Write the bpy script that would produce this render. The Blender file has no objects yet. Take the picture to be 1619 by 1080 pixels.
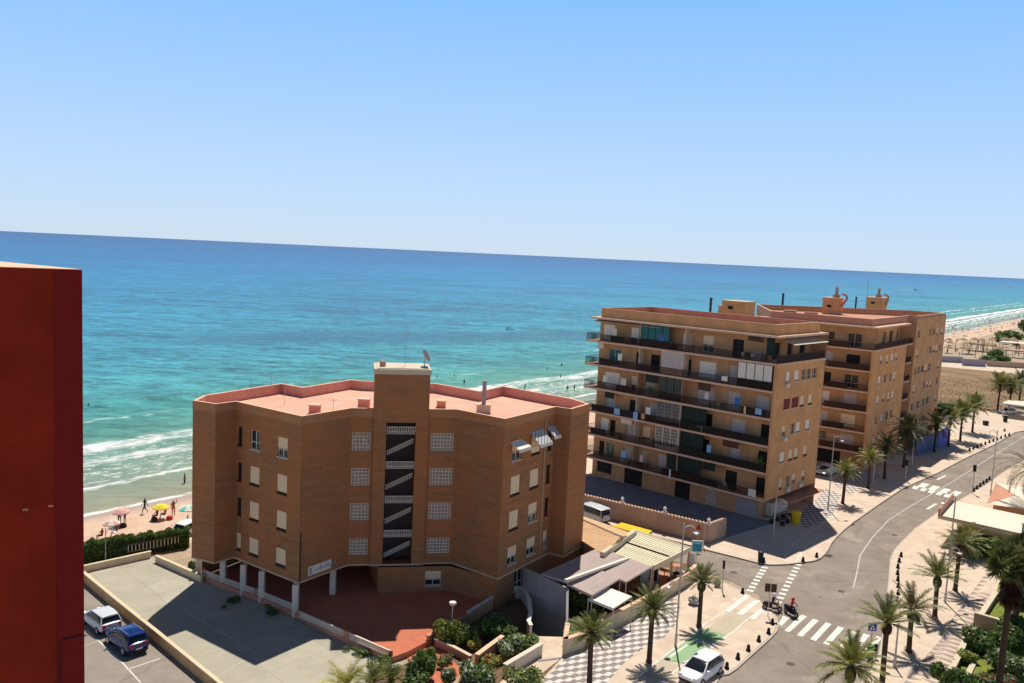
import bpy, bmesh, math, random
from mathutils import Vector, Matrix
from mathutils.geometry import tessellate_polygon
random.seed(11)
S = bpy.context.scene; C = S.collection
R = math.radians; PI = math.pi
# ---------------------------------------------------------------- camera
CH = 31.0; FX = 1330.0
ROLL = math.atan2(76, 1619); PITCH = math.atan(138 * math.cos(ROLL) / FX)
cp, sp = math.cos(PITCH), math.sin(PITCH); cr, sr = math.cos(ROLL), math.sin(ROLL)
def ray(px, py):
    x = (px - 809.5) / FX; y = (540 - py) / FX
    x2 = cr*x - sr*y; y2 = sr*x + cr*y
    return Vector((x2, cp + sp*y2, -sp + cp*y2))
def G(px, py, z=0.0):                       # ground point seen at a photo pixel, on height z
    d = ray(px, py); t = (z - CH) / d.z
    return Vector((d.x*t, d.y*t, z))
def G2(pts, z=0.0): return [(G(x, y, z).x, G(x, y, z).y) for x, y in pts]
cam = bpy.data.objects.new('camera', bpy.data.cameras.new('camera')); C.objects.link(cam)
r0 = Vector((1, 0, 0)); u0 = Vector((0, sp, cp)); f0 = Vector((0, cp, -sp))
rr = cr*r0 + sr*u0; uu = -sr*r0 + cr*u0
cam.matrix_world = Matrix(((rr.x, uu.x, -f0.x, 0), (rr.y, uu.y, -f0.y, 0), (rr.z, uu.z, -f0.z, CH), (0, 0, 0, 1)))
cam.data.sensor_width = 36; cam.data.lens = FX/1619*36; cam.data.clip_end = 90000; cam.data.clip_start = .5
S.camera = cam
# ---------------------------------------------------------------- materials
def lin(c):
    return tuple((v/255/12.92) if v/255 <= .04045 else ((v/255+.055)/1.055)**2.4 for v in c)
class NT:
    def __init__(s, m): s.m = m; m.use_nodes = True; s.t = m.node_tree; s.t.nodes.clear(); s.o = s.n('ShaderNodeOutputMaterial')
    def n(s, k, **kw):
        x = s.t.nodes.new(k)
        for a, v in kw.items(): setattr(x, a, v)
        return x
    def l(s, a, b): s.t.links.new(a, b)
    def put(s, sock, v):
        if isinstance(v, bpy.types.NodeSocket): s.l(v, sock)
        elif isinstance(v, (int, float)): sock.default_value = v
        else: sock.default_value = tuple(v) + ((1,) if len(sock.default_value) == 4 and len(v) == 3 else ())
    def math(s, op, a, b=0, c=None, clamp=False):
        x = s.n('ShaderNodeMath', operation=op, use_clamp=clamp); s.put(x.inputs[0], a); s.put(x.inputs[1], b)
        if c is not None: s.put(x.inputs[2], c)
        return x.outputs[0]
    def mix(s, f, a, b):
        x = s.n('ShaderNodeMix', data_type='RGBA'); s.put(x.inputs[0], f); s.put(x.inputs[6], a); s.put(x.inputs[7], b); return x.outputs[2]
    def noise(s, vec, scale, detail=4, rough=.6):
        x = s.n('ShaderNodeTexNoise'); s.put(x.inputs['Scale'], scale); s.put(x.inputs['Detail'], detail); s.put(x.inputs['Roughness'], rough)
        if vec is not None: s.l(vec, x.inputs['Vector'])
        return x.outputs['Fac']
    def mapv(s, vec, sc):
        x = s.n('ShaderNodeMapping'); s.l(vec, x.inputs[0]); x.inputs['Scale'].default_value = sc; return x.outputs[0]
    def coord(s, k='Object'): return s.n('ShaderNodeTexCoord').outputs[k]
    def step(s, v, lo, hi):
        x = s.n('ShaderNodeMapRange', interpolation_type='SMOOTHSTEP'); s.put(x.inputs[0], v); s.put(x.inputs[1], lo); s.put(x.inputs[2], hi); return x.outputs[0]
    def bsdf(s, col, rough=.8, spec=.3, metal=0, bump=None, bs=.3, bd=.02, alpha=None):
        p = s.n('ShaderNodeBsdfPrincipled'); s.put(p.inputs['Base Color'], col); s.put(p.inputs['Roughness'], rough)
        p.inputs['Specular IOR Level'].default_value = spec; p.inputs['Metallic'].default_value = metal
        if bump is not None:
            b = s.n('ShaderNodeBump'); b.inputs['Strength'].default_value = bs; b.inputs['Distance'].default_value = bd
            s.l(bump, b.inputs['Height']); s.l(b.outputs[0], p.inputs['Normal'])
        s.l(p.outputs[0], s.o.inputs[0]); return p
def scl(c, k): return tuple(min(1, v*k) for v in c)
def mat(name, col, rough=.8, var=.14, scale=1.5, spec=.25, metal=0, bump=.0, bscale=30, stretch=(1, 1, 1), stain=None):
    m = bpy.data.materials.new(name); t = NT(m); v = t.mapv(t.coord(), stretch)
    n1 = t.noise(v, scale, 6, .65); n2 = t.noise(v, scale*9, 3)
    f = t.math('ADD', t.math('MULTIPLY', n1, .65), t.math('MULTIPLY', n2, .35))
    f = t.step(f, .3, .7)
    c = t.mix(f, scl(col, 1-var), scl(col, 1+var))
    if stain: c = t.mix(t.math('MULTIPLY', t.step(t.noise(v, scale*.35, 5, .7), .52, .68), stain[1]), c, stain[0])
    t.bsdf(c, rough, spec, metal, t.noise(t.coord(), bscale, 4) if bump else None, bump, .03)
    return m
def brick_mat(name, c1, c2, var=.2):
    m = bpy.data.materials.new(name); t = NT(m); uv = t.coord('UV')
    br = t.n('ShaderNodeTexBrick'); t.l(uv, br.inputs[0]); br.inputs['Scale'].default_value = 1
    br.inputs['Brick Width'].default_value = .25; br.inputs['Row Height'].default_value = .075; br.inputs['Mortar Size'].default_value = .008
    t.put(br.inputs['Color1'], c1); t.put(br.inputs['Color2'], c2); t.put(br.inputs['Mortar'], scl(c2, .75)); br.inputs['Bias'].default_value = 0
    n = t.step(t.noise(t.mapv(uv, (.35, 2.2, 1)), 1.0, 8, .7), .35, .68)
    n2 = t.step(t.noise(uv, .25, 4), .38, .64)
    c = t.mix(t.math('MULTIPLY', n, .8), br.outputs[0], scl(c2, .78)); c = t.mix(t.math('MULTIPLY', n2, .6), c, (c1[0]*1.02, c1[1]*.70, c1[2]*.58))
    drip = t.step(t.noise(t.mapv(uv, (1.6, .12, 1)), 1, 5, .7), .55, .75)
    c = t.mix(t.math('MULTIPLY', drip, .3), c, scl(c2, .6))
    t.bsdf(c, .9, .15, 0, br.outputs['Fac'], .25, .01); return m
def ground_mat(name, col, rough=.85, var=.1, cell=(1.2, 1.2), jw=.012, jk=.7, patch=None, crack=.0, stains=None, scale=.4):
    m = bpy.data.materials.new(name); t = NT(m); pos = t.n('ShaderNodeNewGeometry').outputs['Position']
    n = t.step(t.noise(pos, scale, 8, .7), .32, .68); n2 = t.step(t.noise(pos, 6, 4, .7), .3, .7)
    c = t.mix(n, scl(col, 1-var), scl(col, 1+var)); c = t.mix(t.math('MULTIPLY', n2, .25), c, scl(col, .82))
    mp = t.n('ShaderNodeMapping'); t.l(pos, mp.inputs[0]); mp.inputs['Rotation'].default_value = (0, 0, .753)
    if cell:
        br = t.n('ShaderNodeTexBrick'); t.l(mp.outputs[0], br.inputs[0]); br.inputs['Scale'].default_value = 1; br.inputs['Brick Width'].default_value = cell[0]; br.inputs['Row Height'].default_value = cell[1]; br.inputs['Mortar Size'].default_value = jw; br.offset = 0
        br.inputs['Color1'].default_value = (1, 1, 1, 1); br.inputs['Color2'].default_value = (.86, .86, .86, 1); br.inputs['Mortar'].default_value = (jk, jk, jk, 1)
        x = t.n('ShaderNodeMix', data_type='RGBA', blend_type='MULTIPLY'); x.inputs[0].default_value = 1; t.l(c, x.inputs[6]); t.l(br.outputs[0], x.inputs[7]); c = x.outputs[2]
    if stains: c = t.mix(t.math('MULTIPLY', t.step(t.noise(pos, .13, 6, .72), .5, .66), stains[1]), c, stains[0])
    if crack:
        v = t.n('ShaderNodeTexVoronoi', feature='DISTANCE_TO_EDGE'); v.inputs['Scale'].default_value = .085; w = t.n('ShaderNodeVectorMath', operation='ADD'); nz = t.n('ShaderNodeTexNoise'); nz.inputs['Scale'].default_value = .6; nz.inputs['Detail'].default_value = 6; t.l(pos, nz.inputs['Vector']); t.l(pos, w.inputs[0]); t.l(nz.outputs['Color'], w.inputs[1]); t.l(w.outputs[0], v.inputs['Vector'])
        c = t.mix(t.math('MULTIPLY', t.math('SUBTRACT', 1, t.step(v.outputs['Distance'], .002, .014)), crack), c, scl(col, .5))
    sp = t.step(t.noise(pos, 1.3, 2, .5), .70, .76); c = t.mix(t.math('MULTIPLY', sp, .45), c, scl(col, .45))
    t.bsdf(c, rough, .22, 0, n2, .12, .02); return m
def render_mat(name, col, var=.12):
    m = bpy.data.materials.new(name); t = NT(m); uv = t.coord('UV')
    n = t.step(t.noise(uv, .5, 7, .7), .35, .7); drip = t.step(t.noise(t.mapv(uv, (1.2, .08, 1)), 1, 5, .7), .5, .75)
    c = t.mix(n, scl(col, 1-var), scl(col, 1+var)); c = t.mix(t.math('MULTIPLY', drip, .3), c, scl(col, .62))
    t.bsdf(c, .9, .15, 0, t.noise(uv, 14, 4), .12, .02); return m
M = {}
M['brick'] = brick_mat('brown_brick', (.45, .235, .108), (.34, .165, .076))
M['rooftile'] = ground_mat('pink_roof_paint', (.80, .43, .31), var=.05, cell=(3.2, 3.2), jw=.03, jk=.86, stains=((.66, .34, .24), .7), scale=.5)
M['brick_light'] = render_mat('coping', (.60, .42, .27))
M['parapet_in'] = mat('pink_parapet', (.66, .30, .22), var=.12, scale=.8)
M['cream'] = mat('cream_paint', (.62, .52, .38), var=.08)
M['ochre'] = render_mat('ochre_render', (.50, .295, .15))
M['orange'] = render_mat('orange_render', (.66, .345, .155))
M['slab'] = mat('slab_edge', (.70, .45, .31), var=.1, scale=2, stain=((.45, .28, .19), .4))
M['terra'] = mat('terracotta_roof', (.52, .25, .16), var=.15, scale=.6, stain=((.38, .19, .12), .6))
M['greywall'] = render_mat('bare_grey_render', (.36, .33, .32))
M['shutter'] = mat('roller_shutter_cream', (.80, .62, .40), var=.05, stretch=(1, 1, 12), scale=2)
M['white'] = mat('white_paint', (.80, .73, .62), var=.05)
M['offwhite'] = mat('aged_white', (.68, .59, .48), var=.12, scale=1.2)
M['cblue_c'] = mat('blue_cloth', (.06, .16, .42))
M['dark'] = mat('dark_opening', (.02, .018, .018), var=.3)
M['darkbrown'] = mat('dark_brown_metal', (.045, .025, .02), rough=.6)
M['railing'] = mat('dark_railing', (.035, .018, .016), rough=.5)
M['cloth_green'] = mat('dark_green_screen', (.018, .035, .026), var=.3, scale=2)
M['cloth_brown'] = mat('brown_screen', (.09, .045, .03), var=.25, scale=2)
M['grey'] = mat('grey_paint', (.32, .31, .32), var=.08)
M['metal'] = mat('galvanised', (.42, .42, .43), rough=.45, metal=.6, var=.08)
M['black'] = mat('black_iron', (.018, .018, .02), rough=.5)
M['rubber'] = mat('rubber', (.02, .02, .02), rough=.85)
M['red'] = mat('red_paint', (.45, .03, .02), rough=.5)
M['maroon'] = mat('maroon_shutter', (.16, .012, .01), rough=.6, stretch=(1, 1, 10))
M['yellow'] = mat('yellow_plastic', (.80, .50, .01), rough=.45, var=.05)
M['blue'] = mat('blue_sign', (.03, .05, .42), rough=.4)
M['teal'] = mat('teal_sign', (.02, .26, .36), rough=.4)
M['lightblue'] = mat('light_blue', (.25, .50, .75), rough=.6)
M['green_paint'] = mat('green_paint', (.03, .16, .05), rough=.5)
M['silver'] = mat('silver_car_paint', (.62, .63, .66), rough=.25, spec=.6, var=.02)
M['wcar'] = mat('white_car_paint', (.85, .84, .84), rough=.2, spec=.6, var=.01)
M['bcar'] = mat('blue_car_paint', (.004, .024, .14), rough=.16, spec=.7, var=.03)
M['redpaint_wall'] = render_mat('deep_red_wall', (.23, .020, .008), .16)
M['redpaint_shaded'] = mat('deep_red_shaded_strip', (.17, .008, .008), var=.1, scale=.5, rough=.9)  # strip darker as a face turned from the light, shade put into the paint
M['salmon'] = mat('salmon_parapet_cap', (.78, .50, .34), var=.1, rough=.9)
M['redlight'] = mat('tail_light', (.5, .02, .02), rough=.3)
M['lamp'] = mat('lamp_glass', (.8, .8, .78), rough=.3, var=.02)
M['trunk'] = mat('palm_trunk', (.075, .045, .028), var=.35, scale=3, stretch=(1, 1, 4), bump=.8, bscale=12)
M['boot'] = mat('palm_boots', (.050, .022, .012), var=.5, scale=5, bump=.9, bscale=14)
M['dryfrond'] = mat('dry_frond', (.20, .11, .05), var=.3, scale=4)
def leafmat(name, col, tr=.25, var=.35, scale=1.2):
    m = bpy.data.materials.new(name); t = NT(m)
    n = t.step(t.noise(t.coord(), scale, 4), .3, .7); c = t.mix(n, scl(col, 1-var), scl(col, 1+var))
    p = t.bsdf(c, .5, .35); d = t.n('ShaderNodeBsdfTranslucent'); t.l(c, d.inputs[0])
    x = t.n('ShaderNodeMixShader'); x.inputs[0].default_value = tr
    t.l(p.outputs[0], x.inputs[1]); t.l(d.outputs[0], x.inputs[2]); t.l(x.outputs[0], t.o.inputs[0]); return m
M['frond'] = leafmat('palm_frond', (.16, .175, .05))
M['frond_y'] = leafmat('palm_frond_yellow', (.27, .27, .06))  # yellow-green fronds, the plant's own colour
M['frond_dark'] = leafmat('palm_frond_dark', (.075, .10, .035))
M['leaf'] = leafmat('leaf_green', (.15, .23, .04), .35)
M['leaf_d'] = leafmat('leaf_dark', (.085, .14, .035), .3)
M['leaf_y'] = leafmat('leaf_yellow', (.46, .42, .08))
M['leaf_g'] = leafmat('leaf_grey_green', (.26, .31, .13))
M['flower_w'] = leafmat('white_blossom', (.6, .62, .5), .2, .1)
M['flower_y'] = leafmat('yellow_blossom', (.75, .60, .12), .2, .1)
M['flower_r'] = leafmat('red_blossom', (.4, .04, .04), .2, .1)
def glassmat(name, col, rough=.08):
    m = bpy.data.materials.new(name); t = NT(m); n = t.noise(t.coord(), .8, 3)
    t.bsdf(t.mix(n, scl(col, .6), scl(col, 1.5)), rough, .6); return m
M['glass'] = glassmat('window_glass', (.022, .028, .032)); M['glass_g'] = glassmat('green_glass', (.02, .10, .09), .15)
M['carglass'] = glassmat('car_glass', (.012, .016, .02)); M['curtain'] = mat('curtain', (.52, .46, .42), var=.12, scale=3, stretch=(6, 6, .5))
# ---------------------------------------------------------------- mesh builder
ORG = {}
class MB:
    def __init__(s): s.v = []; s.f = []; s.m = []; s.uv = {}
    def poly(s, pts, m=0):
        b = len(s.v); s.v += [tuple(p) for p in pts]; s.f.append(tuple(range(b, b+len(pts)))); s.m.append(m)
    def raw(s, vs, fs, m=0):
        b = len(s.v); s.v += [tuple(p) for p in vs]
        for f in fs: s.f.append(tuple(b+i for i in f)); s.m.append(m)
    def box(s, x0, x1, y0, y1, z0, z1, m=0, fr=None):
        P = [(x, y, z) for z in (z0, z1) for y in (y0, y1) for x in (x0, x1)]
        if fr: P = [fr(*p) for p in P]
        s.raw(P, [(0, 2, 3, 1), (4, 5, 7, 6), (0, 1, 5, 4), (2, 6, 7, 3), (0, 4, 6, 2), (1, 3, 7, 5)], m)
    def prism(s, poly, z0, z1, m=0, ms=None, bottom=False):
        n = len(poly); ms = m if ms is None else ms
        a = sum(poly[i][0]*poly[(i+1) % n][1]-poly[(i+1) % n][0]*poly[i][1] for i in range(n))
        if a < 0: poly = poly[::-1]
        lo = [(p[0], p[1], z0) for p in poly]; hi = [(p[0], p[1], z1) for p in poly]
        tr = tessellate_polygon([[Vector(p) for p in hi]])
        s.raw(hi, [fix(t, hi) for t in tr], m)
        if bottom: s.raw(lo, [fix(t, lo)[::-1] for t in tr], ms)
        for i in range(n):
            j = (i+1) % n; s.poly([lo[i], lo[j], hi[j], hi[i]], ms)
    def sheet(s, poly, z, holes=(), m=0):
        loops = [[Vector((p[0], p[1], z)) for p in poly]]+[[Vector((p[0], p[1], z)) for p in h] for h in holes]
        allv = [v for l in loops for v in l]; tr = tessellate_polygon(loops)
        s.raw([tuple(v) for v in allv], [fix(t, allv) for t in tr], m)
    def tube(s, pts, rad, n=8, m=0, cap=True):
        pts = [Vector(p) for p in pts]; rad = rad if isinstance(rad, (list, tuple)) else [rad]*len(pts)
        rings = []; b = len(s.v)
        for i, p in enumerate(pts):
            d = (pts[min(i+1, len(pts)-1)]-pts[max(i-1, 0)]).normalized()
            a = Vector((0, 0, 1)) if abs(d.z) < .9 else Vector((1, 0, 0)); x = d.cross(a).normalized(); y = d.cross(x).normalized()
            for k in range(n):
                t = 2*PI*k/n; s.v.append(tuple(p+rad[i]*(math.cos(t)*x+math.sin(t)*y)))
        for i in range(len(pts)-1):
            for k in range(n):
                k2 = (k+1) % n; s.f.append((b+i*n+k, b+i*n+k2, b+(i+1)*n+k2, b+(i+1)*n+k)); s.m.append(m)
        if cap: s.f.append(tuple(b+k for k in range(n))[::-1]); s.m.append(m); s.f.append(tuple(b+(len(pts)-1)*n+k for k in range(n))); s.m.append(m)
    def lathe(s, prof, c=(0, 0, 0), n=12, m=0):
        b = len(s.v)
        for r, z in prof:
            for k in range(n): t = 2*PI*k/n; s.v.append((c[0]+r*math.cos(t), c[1]+r*math.sin(t), c[2]+z))
        for i in range(len(prof)-1):
            for k in range(n):
                k2 = (k+1) % n; s.f.append((b+i*n+k, b+i*n+k2, b+(i+1)*n+k2, b+(i+1)*n+k)); s.m.append(m)
        s.f.append(tuple(b+(len(prof)-1)*n+k for k in range(n))); s.m.append(m)
    def build(s, name, mats, parent=None, smooth=False, org=None, uv=None):
        if not isinstance(mats, (list, tuple)): mats = [mats]
        mats = [M[x] if isinstance(x, str) else x for x in mats]
        if parent is not None: o3 = ORG[parent.name]
        elif org is not None: o3 = org
        else:
            xs = [v[0] for v in s.v]; ys = [v[1] for v in s.v]; zs = [v[2] for v in s.v]
            o3 = ((min(xs)+max(xs))/2, (min(ys)+max(ys))/2, min(zs))
        me = bpy.data.meshes.new(name); me.from_pydata([(v[0]-o3[0], v[1]-o3[1], v[2]-o3[2]) for v in s.v], [], s.f)
        for mm in mats: me.materials.append(mm)
        me.polygons.foreach_set('material_index', s.m)
        if smooth: me.polygons.foreach_set('use_smooth', [True]*len(s.f))
        if len(s.f) < 200000:
            l = me.uv_layers.new(name='UVMap'); data = l.data
            for p in me.polygons:
                nx, ny, nz = p.normal
                if uv is None and abs(nz) < .7: q = math.hypot(nx, ny) or 1; tx, ty = -ny/q, nx/q
                for li in p.loop_indices:
                    v = s.v[me.loops[li].vertex_index]
                    if uv: data[li].uv = uv(v)
                    elif abs(nz) < .7: data[li].uv = (v[0]*tx+v[1]*ty, v[2])
                    else: data[li].uv = (v[0], v[1])
        o = bpy.data.objects.new(name, me); C.objects.link(o)
        if parent is not None: o.parent = parent
        else: o.location = o3
        ORG[o.name] = o3
        return o
def fix(t, V):
    a, b, c = (V[i] for i in t)
    return tuple(t) if (b[0]-a[0])*(c[1]-a[1])-(b[1]-a[1])*(c[0]-a[0]) > 0 else tuple(t)[::-1]
def tag(o, label=None, cat=None, group=None, kind=None):
    if label: o['label'] = label
    if cat: o['category'] = cat
    if group: o['group'] = group
    if kind: o['kind'] = kind
    return o
def thing(name, label, cat, loc=(0, 0, 0), group=None):
    o = bpy.data.objects.new(name, None); C.objects.link(o); o.location = loc; o.empty_display_size = .3
    ORG[o.name] = tuple(loc); return tag(o, label, cat, group)
def dup(root, loc, rz=0, label=None, scale=1, group=None):
    def cp_(o, par):
        c = o.copy(); C.objects.link(c)
        if par is not None: c.parent = par
        for ch in list(o.children): cp_(ch, c)
        return c
    r = cp_(root, None); r.location = loc; r.rotation_euler = (0, 0, rz); r.scale = (scale,)*3
    if label: r['label'] = label
    if group: r['group'] = group
    return r
def struct(mb, name, mats, **k): return tag(mb.build(name, mats, **k), kind='structure')
class Fr:                                   # wall frame: s along A->B, t outward (towards the right-hand side seen A->B), z up
    def __init__(s, A, B):
        s.A = Vector(A[:2]); d = Vector(B[:2])-s.A; s.L = d.length; s.d = d/s.L; s.n = Vector((s.d.y, -s.d.x))
    def __call__(s, a, t, z): p = s.A+s.d*a+s.n*t; return (p.x, p.y, z)
    def at(s, px, py):
        r = ray(px, py); D = s.d; A = s.A; det = -D.x*r.y+D.y*r.x
        a = (A.x*r.y-A.y*r.x)/det; t = (A.x+a*D.x)/r.x if abs(r.x) > abs(r.y) else (A.y+a*D.y)/r.y
        return a, CH+t*r.z
def wall(mb, fr, s0, s1, z0, z1, ops=(), d=.2, m=0, t=0):
    ss = sorted({s0, s1, *[min(max(v, s0), s1) for o in ops for v in o[:2]]}); zs = sorted({z0, z1, *[min(max(v, z0), z1) for o in ops for v in o[2:4]]})
    for i in range(len(ss)-1):
        for j in range(len(zs)-1):
            a, b, c, e = ss[i], ss[i+1], zs[j], zs[j+1]; ma, mz = (a+b)/2, (c+e)/2
            if any(o[0] < ma < o[1] and o[2] < mz < o[3] for o in ops): continue
            mb.poly([fr(a, t, c), fr(b, t, c), fr(b, t, e), fr(a, t, e)], m)
    for o in ops:
        a, b, c, e = o[:4]
        mb.poly([fr(a, t, c), fr(a, t-d, c), fr(a, t-d, e), fr(a, t, e)], m); mb.poly([fr(b, t-d, c), fr(b, t, c), fr(b, t, e), fr(b, t-d, e)], m)
        mb.poly([fr(a, t, e), fr(a, t-d, e), fr(b, t-d, e), fr(b, t, e)], m); mb.poly([fr(a, t-d, c), fr(a, t, c), fr(b, t, c), fr(b, t-d, c)], m)
def window(par, fr, a, b, c, e, kind='shut', t=0, name='window', fm='white', d=.2, label=None):
    """frame (part) + pane and shutter (sub-parts) set into an opening"""
    w = .06; mb = MB(); i0, i1 = t-d+.005, t-d+.075
    mb.box(a+.002, a+w, i0, i1, c+.002, e-.002, fr=fr); mb.box(b-w, b-.002, i0, i1, c+.002, e-.002, fr=fr)
    mb.box(a+w, b-w, i0, i1, c+.002, c+w, fr=fr); mb.box(a+w, b-w, i0, i1, e-w, e-.002, fr=fr)
    if kind in ('glass', 'half', 'door', 'green', 'curtain'):
        x = (a+b)/2; mb.box(x-.03, x+.03, i0+.003, i1-.003, c+w, e-w, fr=fr)
        if kind in ('half', 'glass'): z = c+(e-c)*.38; mb.box(a+w, x-.03, i0+.006, i1-.006, z-.025, z+.025, fr=fr); mb.box(x+.03, b-w, i0+.006, i1-.006, z-.025, z+.025, fr=fr)
    if kind == 'lattice':
        n = max(3, round((b-a)/.3)); k = max(3, round((e-c)/.3))
        for i in range(1, n): x = a+(b-a)*i/n; mb.box(x-.02, x+.02, i0+.003, i1+.02, c+w, e-w, fr=fr)
        for i in range(1, k): z = c+(e-c)*i/k; mb.box(a+w, b-w, i0+.006, i1+.03, z-.02, z+.02, fr=fr)
    if kind not in ('lattice', 'door'): mb.box(a-.04, b+.04, t+.002, t+.07, c-.07, c-.005, fr=fr)
    o = mb.build(name, fm if kind != 'shut' else 'darkbrown', par)  # shut frame and sill are dark: shadow line below shutters put into the colour
    if label: o['label'] = label
    pm = {'dark': 'dark', 'green': 'glass_g', 'curtain': 'curtain', 'lattice': 'lattice_back'}.get(kind, 'glass')
    p = MB(); p.box(a+w-.01, b-w+.01, i0+.01, i0+.03, c+w-.01, e-w+.01, fr=fr); p.build('pane', pm, o)
    if kind in ('shut', 'half', 'maroon', 'shutw'):
        q = MB(); zz = c+.16 if kind != 'half' else c+(e-c)*.45
        if kind == 'maroon': zz = c+.01
        q.box(a+.012, b-.012, t-.09, t-.05, zz, e-.003, fr=fr)
        q.build('shutter', {'maroon': 'maroon', 'shutw': 'white'}.get(kind, 'shutter'), o)
    return o
M['lattice_back'] = mat('lattice_glass', (.34, .27, .21), var=.5, scale=5)
def railing(par, pts, z0, z1, mt='railing', gap=.14, name='railing', solid=None, bar=.022, closed=False):
    mb = MB()
    for i in range(len(pts)-1):
        f = Fr(pts[i], pts[i+1]); mb.box(0, f.L, -.025, .025, z1-.05, z1, fr=f); mb.box(0, f.L, -.018, .018, z0+.08, z0+.115, fr=f)
        n = max(1, int(f.L/gap))
        for k in range(n+1):
            x = f.L*k/n; mb.box(x-bar/2, x+bar/2, -bar/2, bar/2, z0, z1-.05, fr=f)
    return mb.build(name, mt, par)
# ---------------------------------------------------------------- world and sun
W = bpy.data.worlds.new('World'); S.world = W; W.use_nodes = True
wt = W.node_tree; wt.nodes.clear()
sky = wt.nodes.new('ShaderNodeTexSky'); sky.sky_type = 'NISHITA'; sky.sun_disc = False
SUN_EL, SUN_AZ = R(63), R(6)               # azimuth clockwise from +Y
sky.sun_elevation = SUN_EL; sky.sun_rotation = SUN_AZ; sky.altitude = 0; sky.air_density = 1.0; sky.dust_density = .1; sky.ozone_density = 4
bg = wt.nodes.new('ShaderNodeBackground'); bg.inputs[1].default_value = .13
wo = wt.nodes.new('ShaderNodeOutputWorld'); 
tc = wt.nodes.new('ShaderNodeTexCoord'); sz_ = wt.nodes.new('ShaderNodeSeparateXYZ'); wt.links.new(tc.outputs['Generated'], sz_.inputs[0])
sr_ = wt.nodes.new('ShaderNodeValToRGB'); wt.links.new(sz_.outputs[2], sr_.inputs[0]); er = sr_.color_ramp.elements
for p_ in (.2, .4, .6): er.new(p_)
for e_, (p_, c_) in zip(er, ((0, (.52, .66, .82)), (.08, (.46, .645, .93)), (.29, (.22, .50, .99)), (.42, (.05, .10, .20)), (1, (.006, .013, .027)))): e_.position = p_; e_.color = c_+(1,)
vs = wt.nodes.new('ShaderNodeVectorMath'); vs.operation = 'SCALE'; vs.inputs['Scale'].default_value = 1/.13; wt.links.new(sr_.outputs[0], vs.inputs[0])
mx = wt.nodes.new('ShaderNodeMix'); mx.data_type = 'RGBA'; mx.inputs[0].default_value = .9; wt.links.new(sky.outputs[0], mx.inputs[6]); wt.links.new(vs.outputs[0], mx.inputs[7])
wt.links.new(mx.outputs[2], bg.inputs[0]); wt.links.new(bg.outputs[0], wo.inputs[0])
sl = bpy.data.lights.new('sun', 'SUN'); sl.energy = 4.7; sl.angle = R(.53); sl.color = (1, .94, .84)
so = bpy.data.objects.new('sun', sl); C.objects.link(so)
sd = Vector((math.sin(SUN_AZ)*math.cos(SUN_EL), math.cos(SUN_AZ)*math.cos(SUN_EL), math.sin(SUN_EL)))
so.rotation_euler = sd.to_track_quat('Z', 'Y').to_euler(); so.location = (0, 60, 120)
S.view_settings.view_transform = 'Standard'; S.view_settings.look = 'None'; S.view_settings.exposure = .12; S.view_settings.gamma = 1
S.render.engine = 'CYCLES'
# ---------------------------------------------------------------- sea and beach
S0 = Vector((-39.3, 102.4)); SE = Vector((.617, .787)).normalized(); SN = Vector((-SE.y, SE.x))
def shore(a, d): p = S0+SE*a+SN*d; return p.x, p.y
def srange(*seg):
    out = []
    for a, b, n in seg: out += [a+(b-a)*(i/n) for i in range(n)]
    return out+[seg[-1][1]]
m = bpy.data.materials.new('sea_water'); t = NT(m); uv = t.coord('UV')
sx = t.n('ShaderNodeSeparateXYZ'); t.l(uv, sx.inputs[0]); A_, D_ = sx.outputs[0], sx.outputs[1]
cr_ = t.n('ShaderNodeValToRGB')
wob = t.math('MULTIPLY', t.math('SUBTRACT', t.noise(t.mapv(uv, (.012, .03, 1)), 1, 4), .5), 30)
far = t.math('LOGARITHM', t.math('MAXIMUM', t.math('ADD', D_, t.math('MULTIPLY', wob, t.step(D_, 5, 80))), 1), 10)
t.l(t.math('DIVIDE', far, 4.2), cr_.inputs[0])
stops = [(1, (158, 148, 118)), (7, (140, 146, 120)), (18, (118, 146, 122)), (40, (82, 144, 126)), (62, (66, 140, 138)), (120, (54, 134, 148)), (300, (43, 125, 154)), (650, (28, 114, 156)), (1400, (23, 97, 146)), (6000, (20, 78, 130)), (15800, (20, 70, 120))]
el = cr_.color_ramp.elements
while len(el) < len(stops): el.new(.5)
for e_, (d_, c_) in zip(el, stops): e_.position = math.log10(d_)/4.2; e_.color = lin(c_)+(1,)
pos = t.coord('Object')
st1 = t.noise(t.mapv(pos, (.028, .10, 1)), 1, 6, .68); st2 = t.noise(t.mapv(pos, (.11, .26, 1)), 1, 7, .75); st3 = t.noise(t.mapv(pos, (.004, .011, 1)), 1, 5, .6)
st4 = t.noise(t.mapv(pos, (.32, .5, 1)), 1, 5, .7)
mod = t.math('ADD', t.math('ADD', t.math('MULTIPLY', t.math('SUBTRACT', t.step(st1, .38, .62), .5), .36), t.math('ADD', t.math('MULTIPLY', t.math('SUBTRACT', t.step(st4, .4, .6), .5), .5), t.math('MULTIPLY', t.math('SUBTRACT', t.step(st2, .40, .60), .5), .62))), t.math('MULTIPLY', t.math('SUBTRACT', st3, .5), 1.0))  # wind streaks and light and dark of small waves put into the colour
damp = t.step(D_, 4, 90)
hsv = t.n('ShaderNodeHueSaturation'); t.l(cr_.outputs[0], hsv.inputs['Color']); t.l(t.math('ADD', 1.0, t.math('MULTIPLY', mod, t.math('ADD', .25, t.math('MULTIPLY', damp, .75)))), hsv.inputs['Value'])
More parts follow.
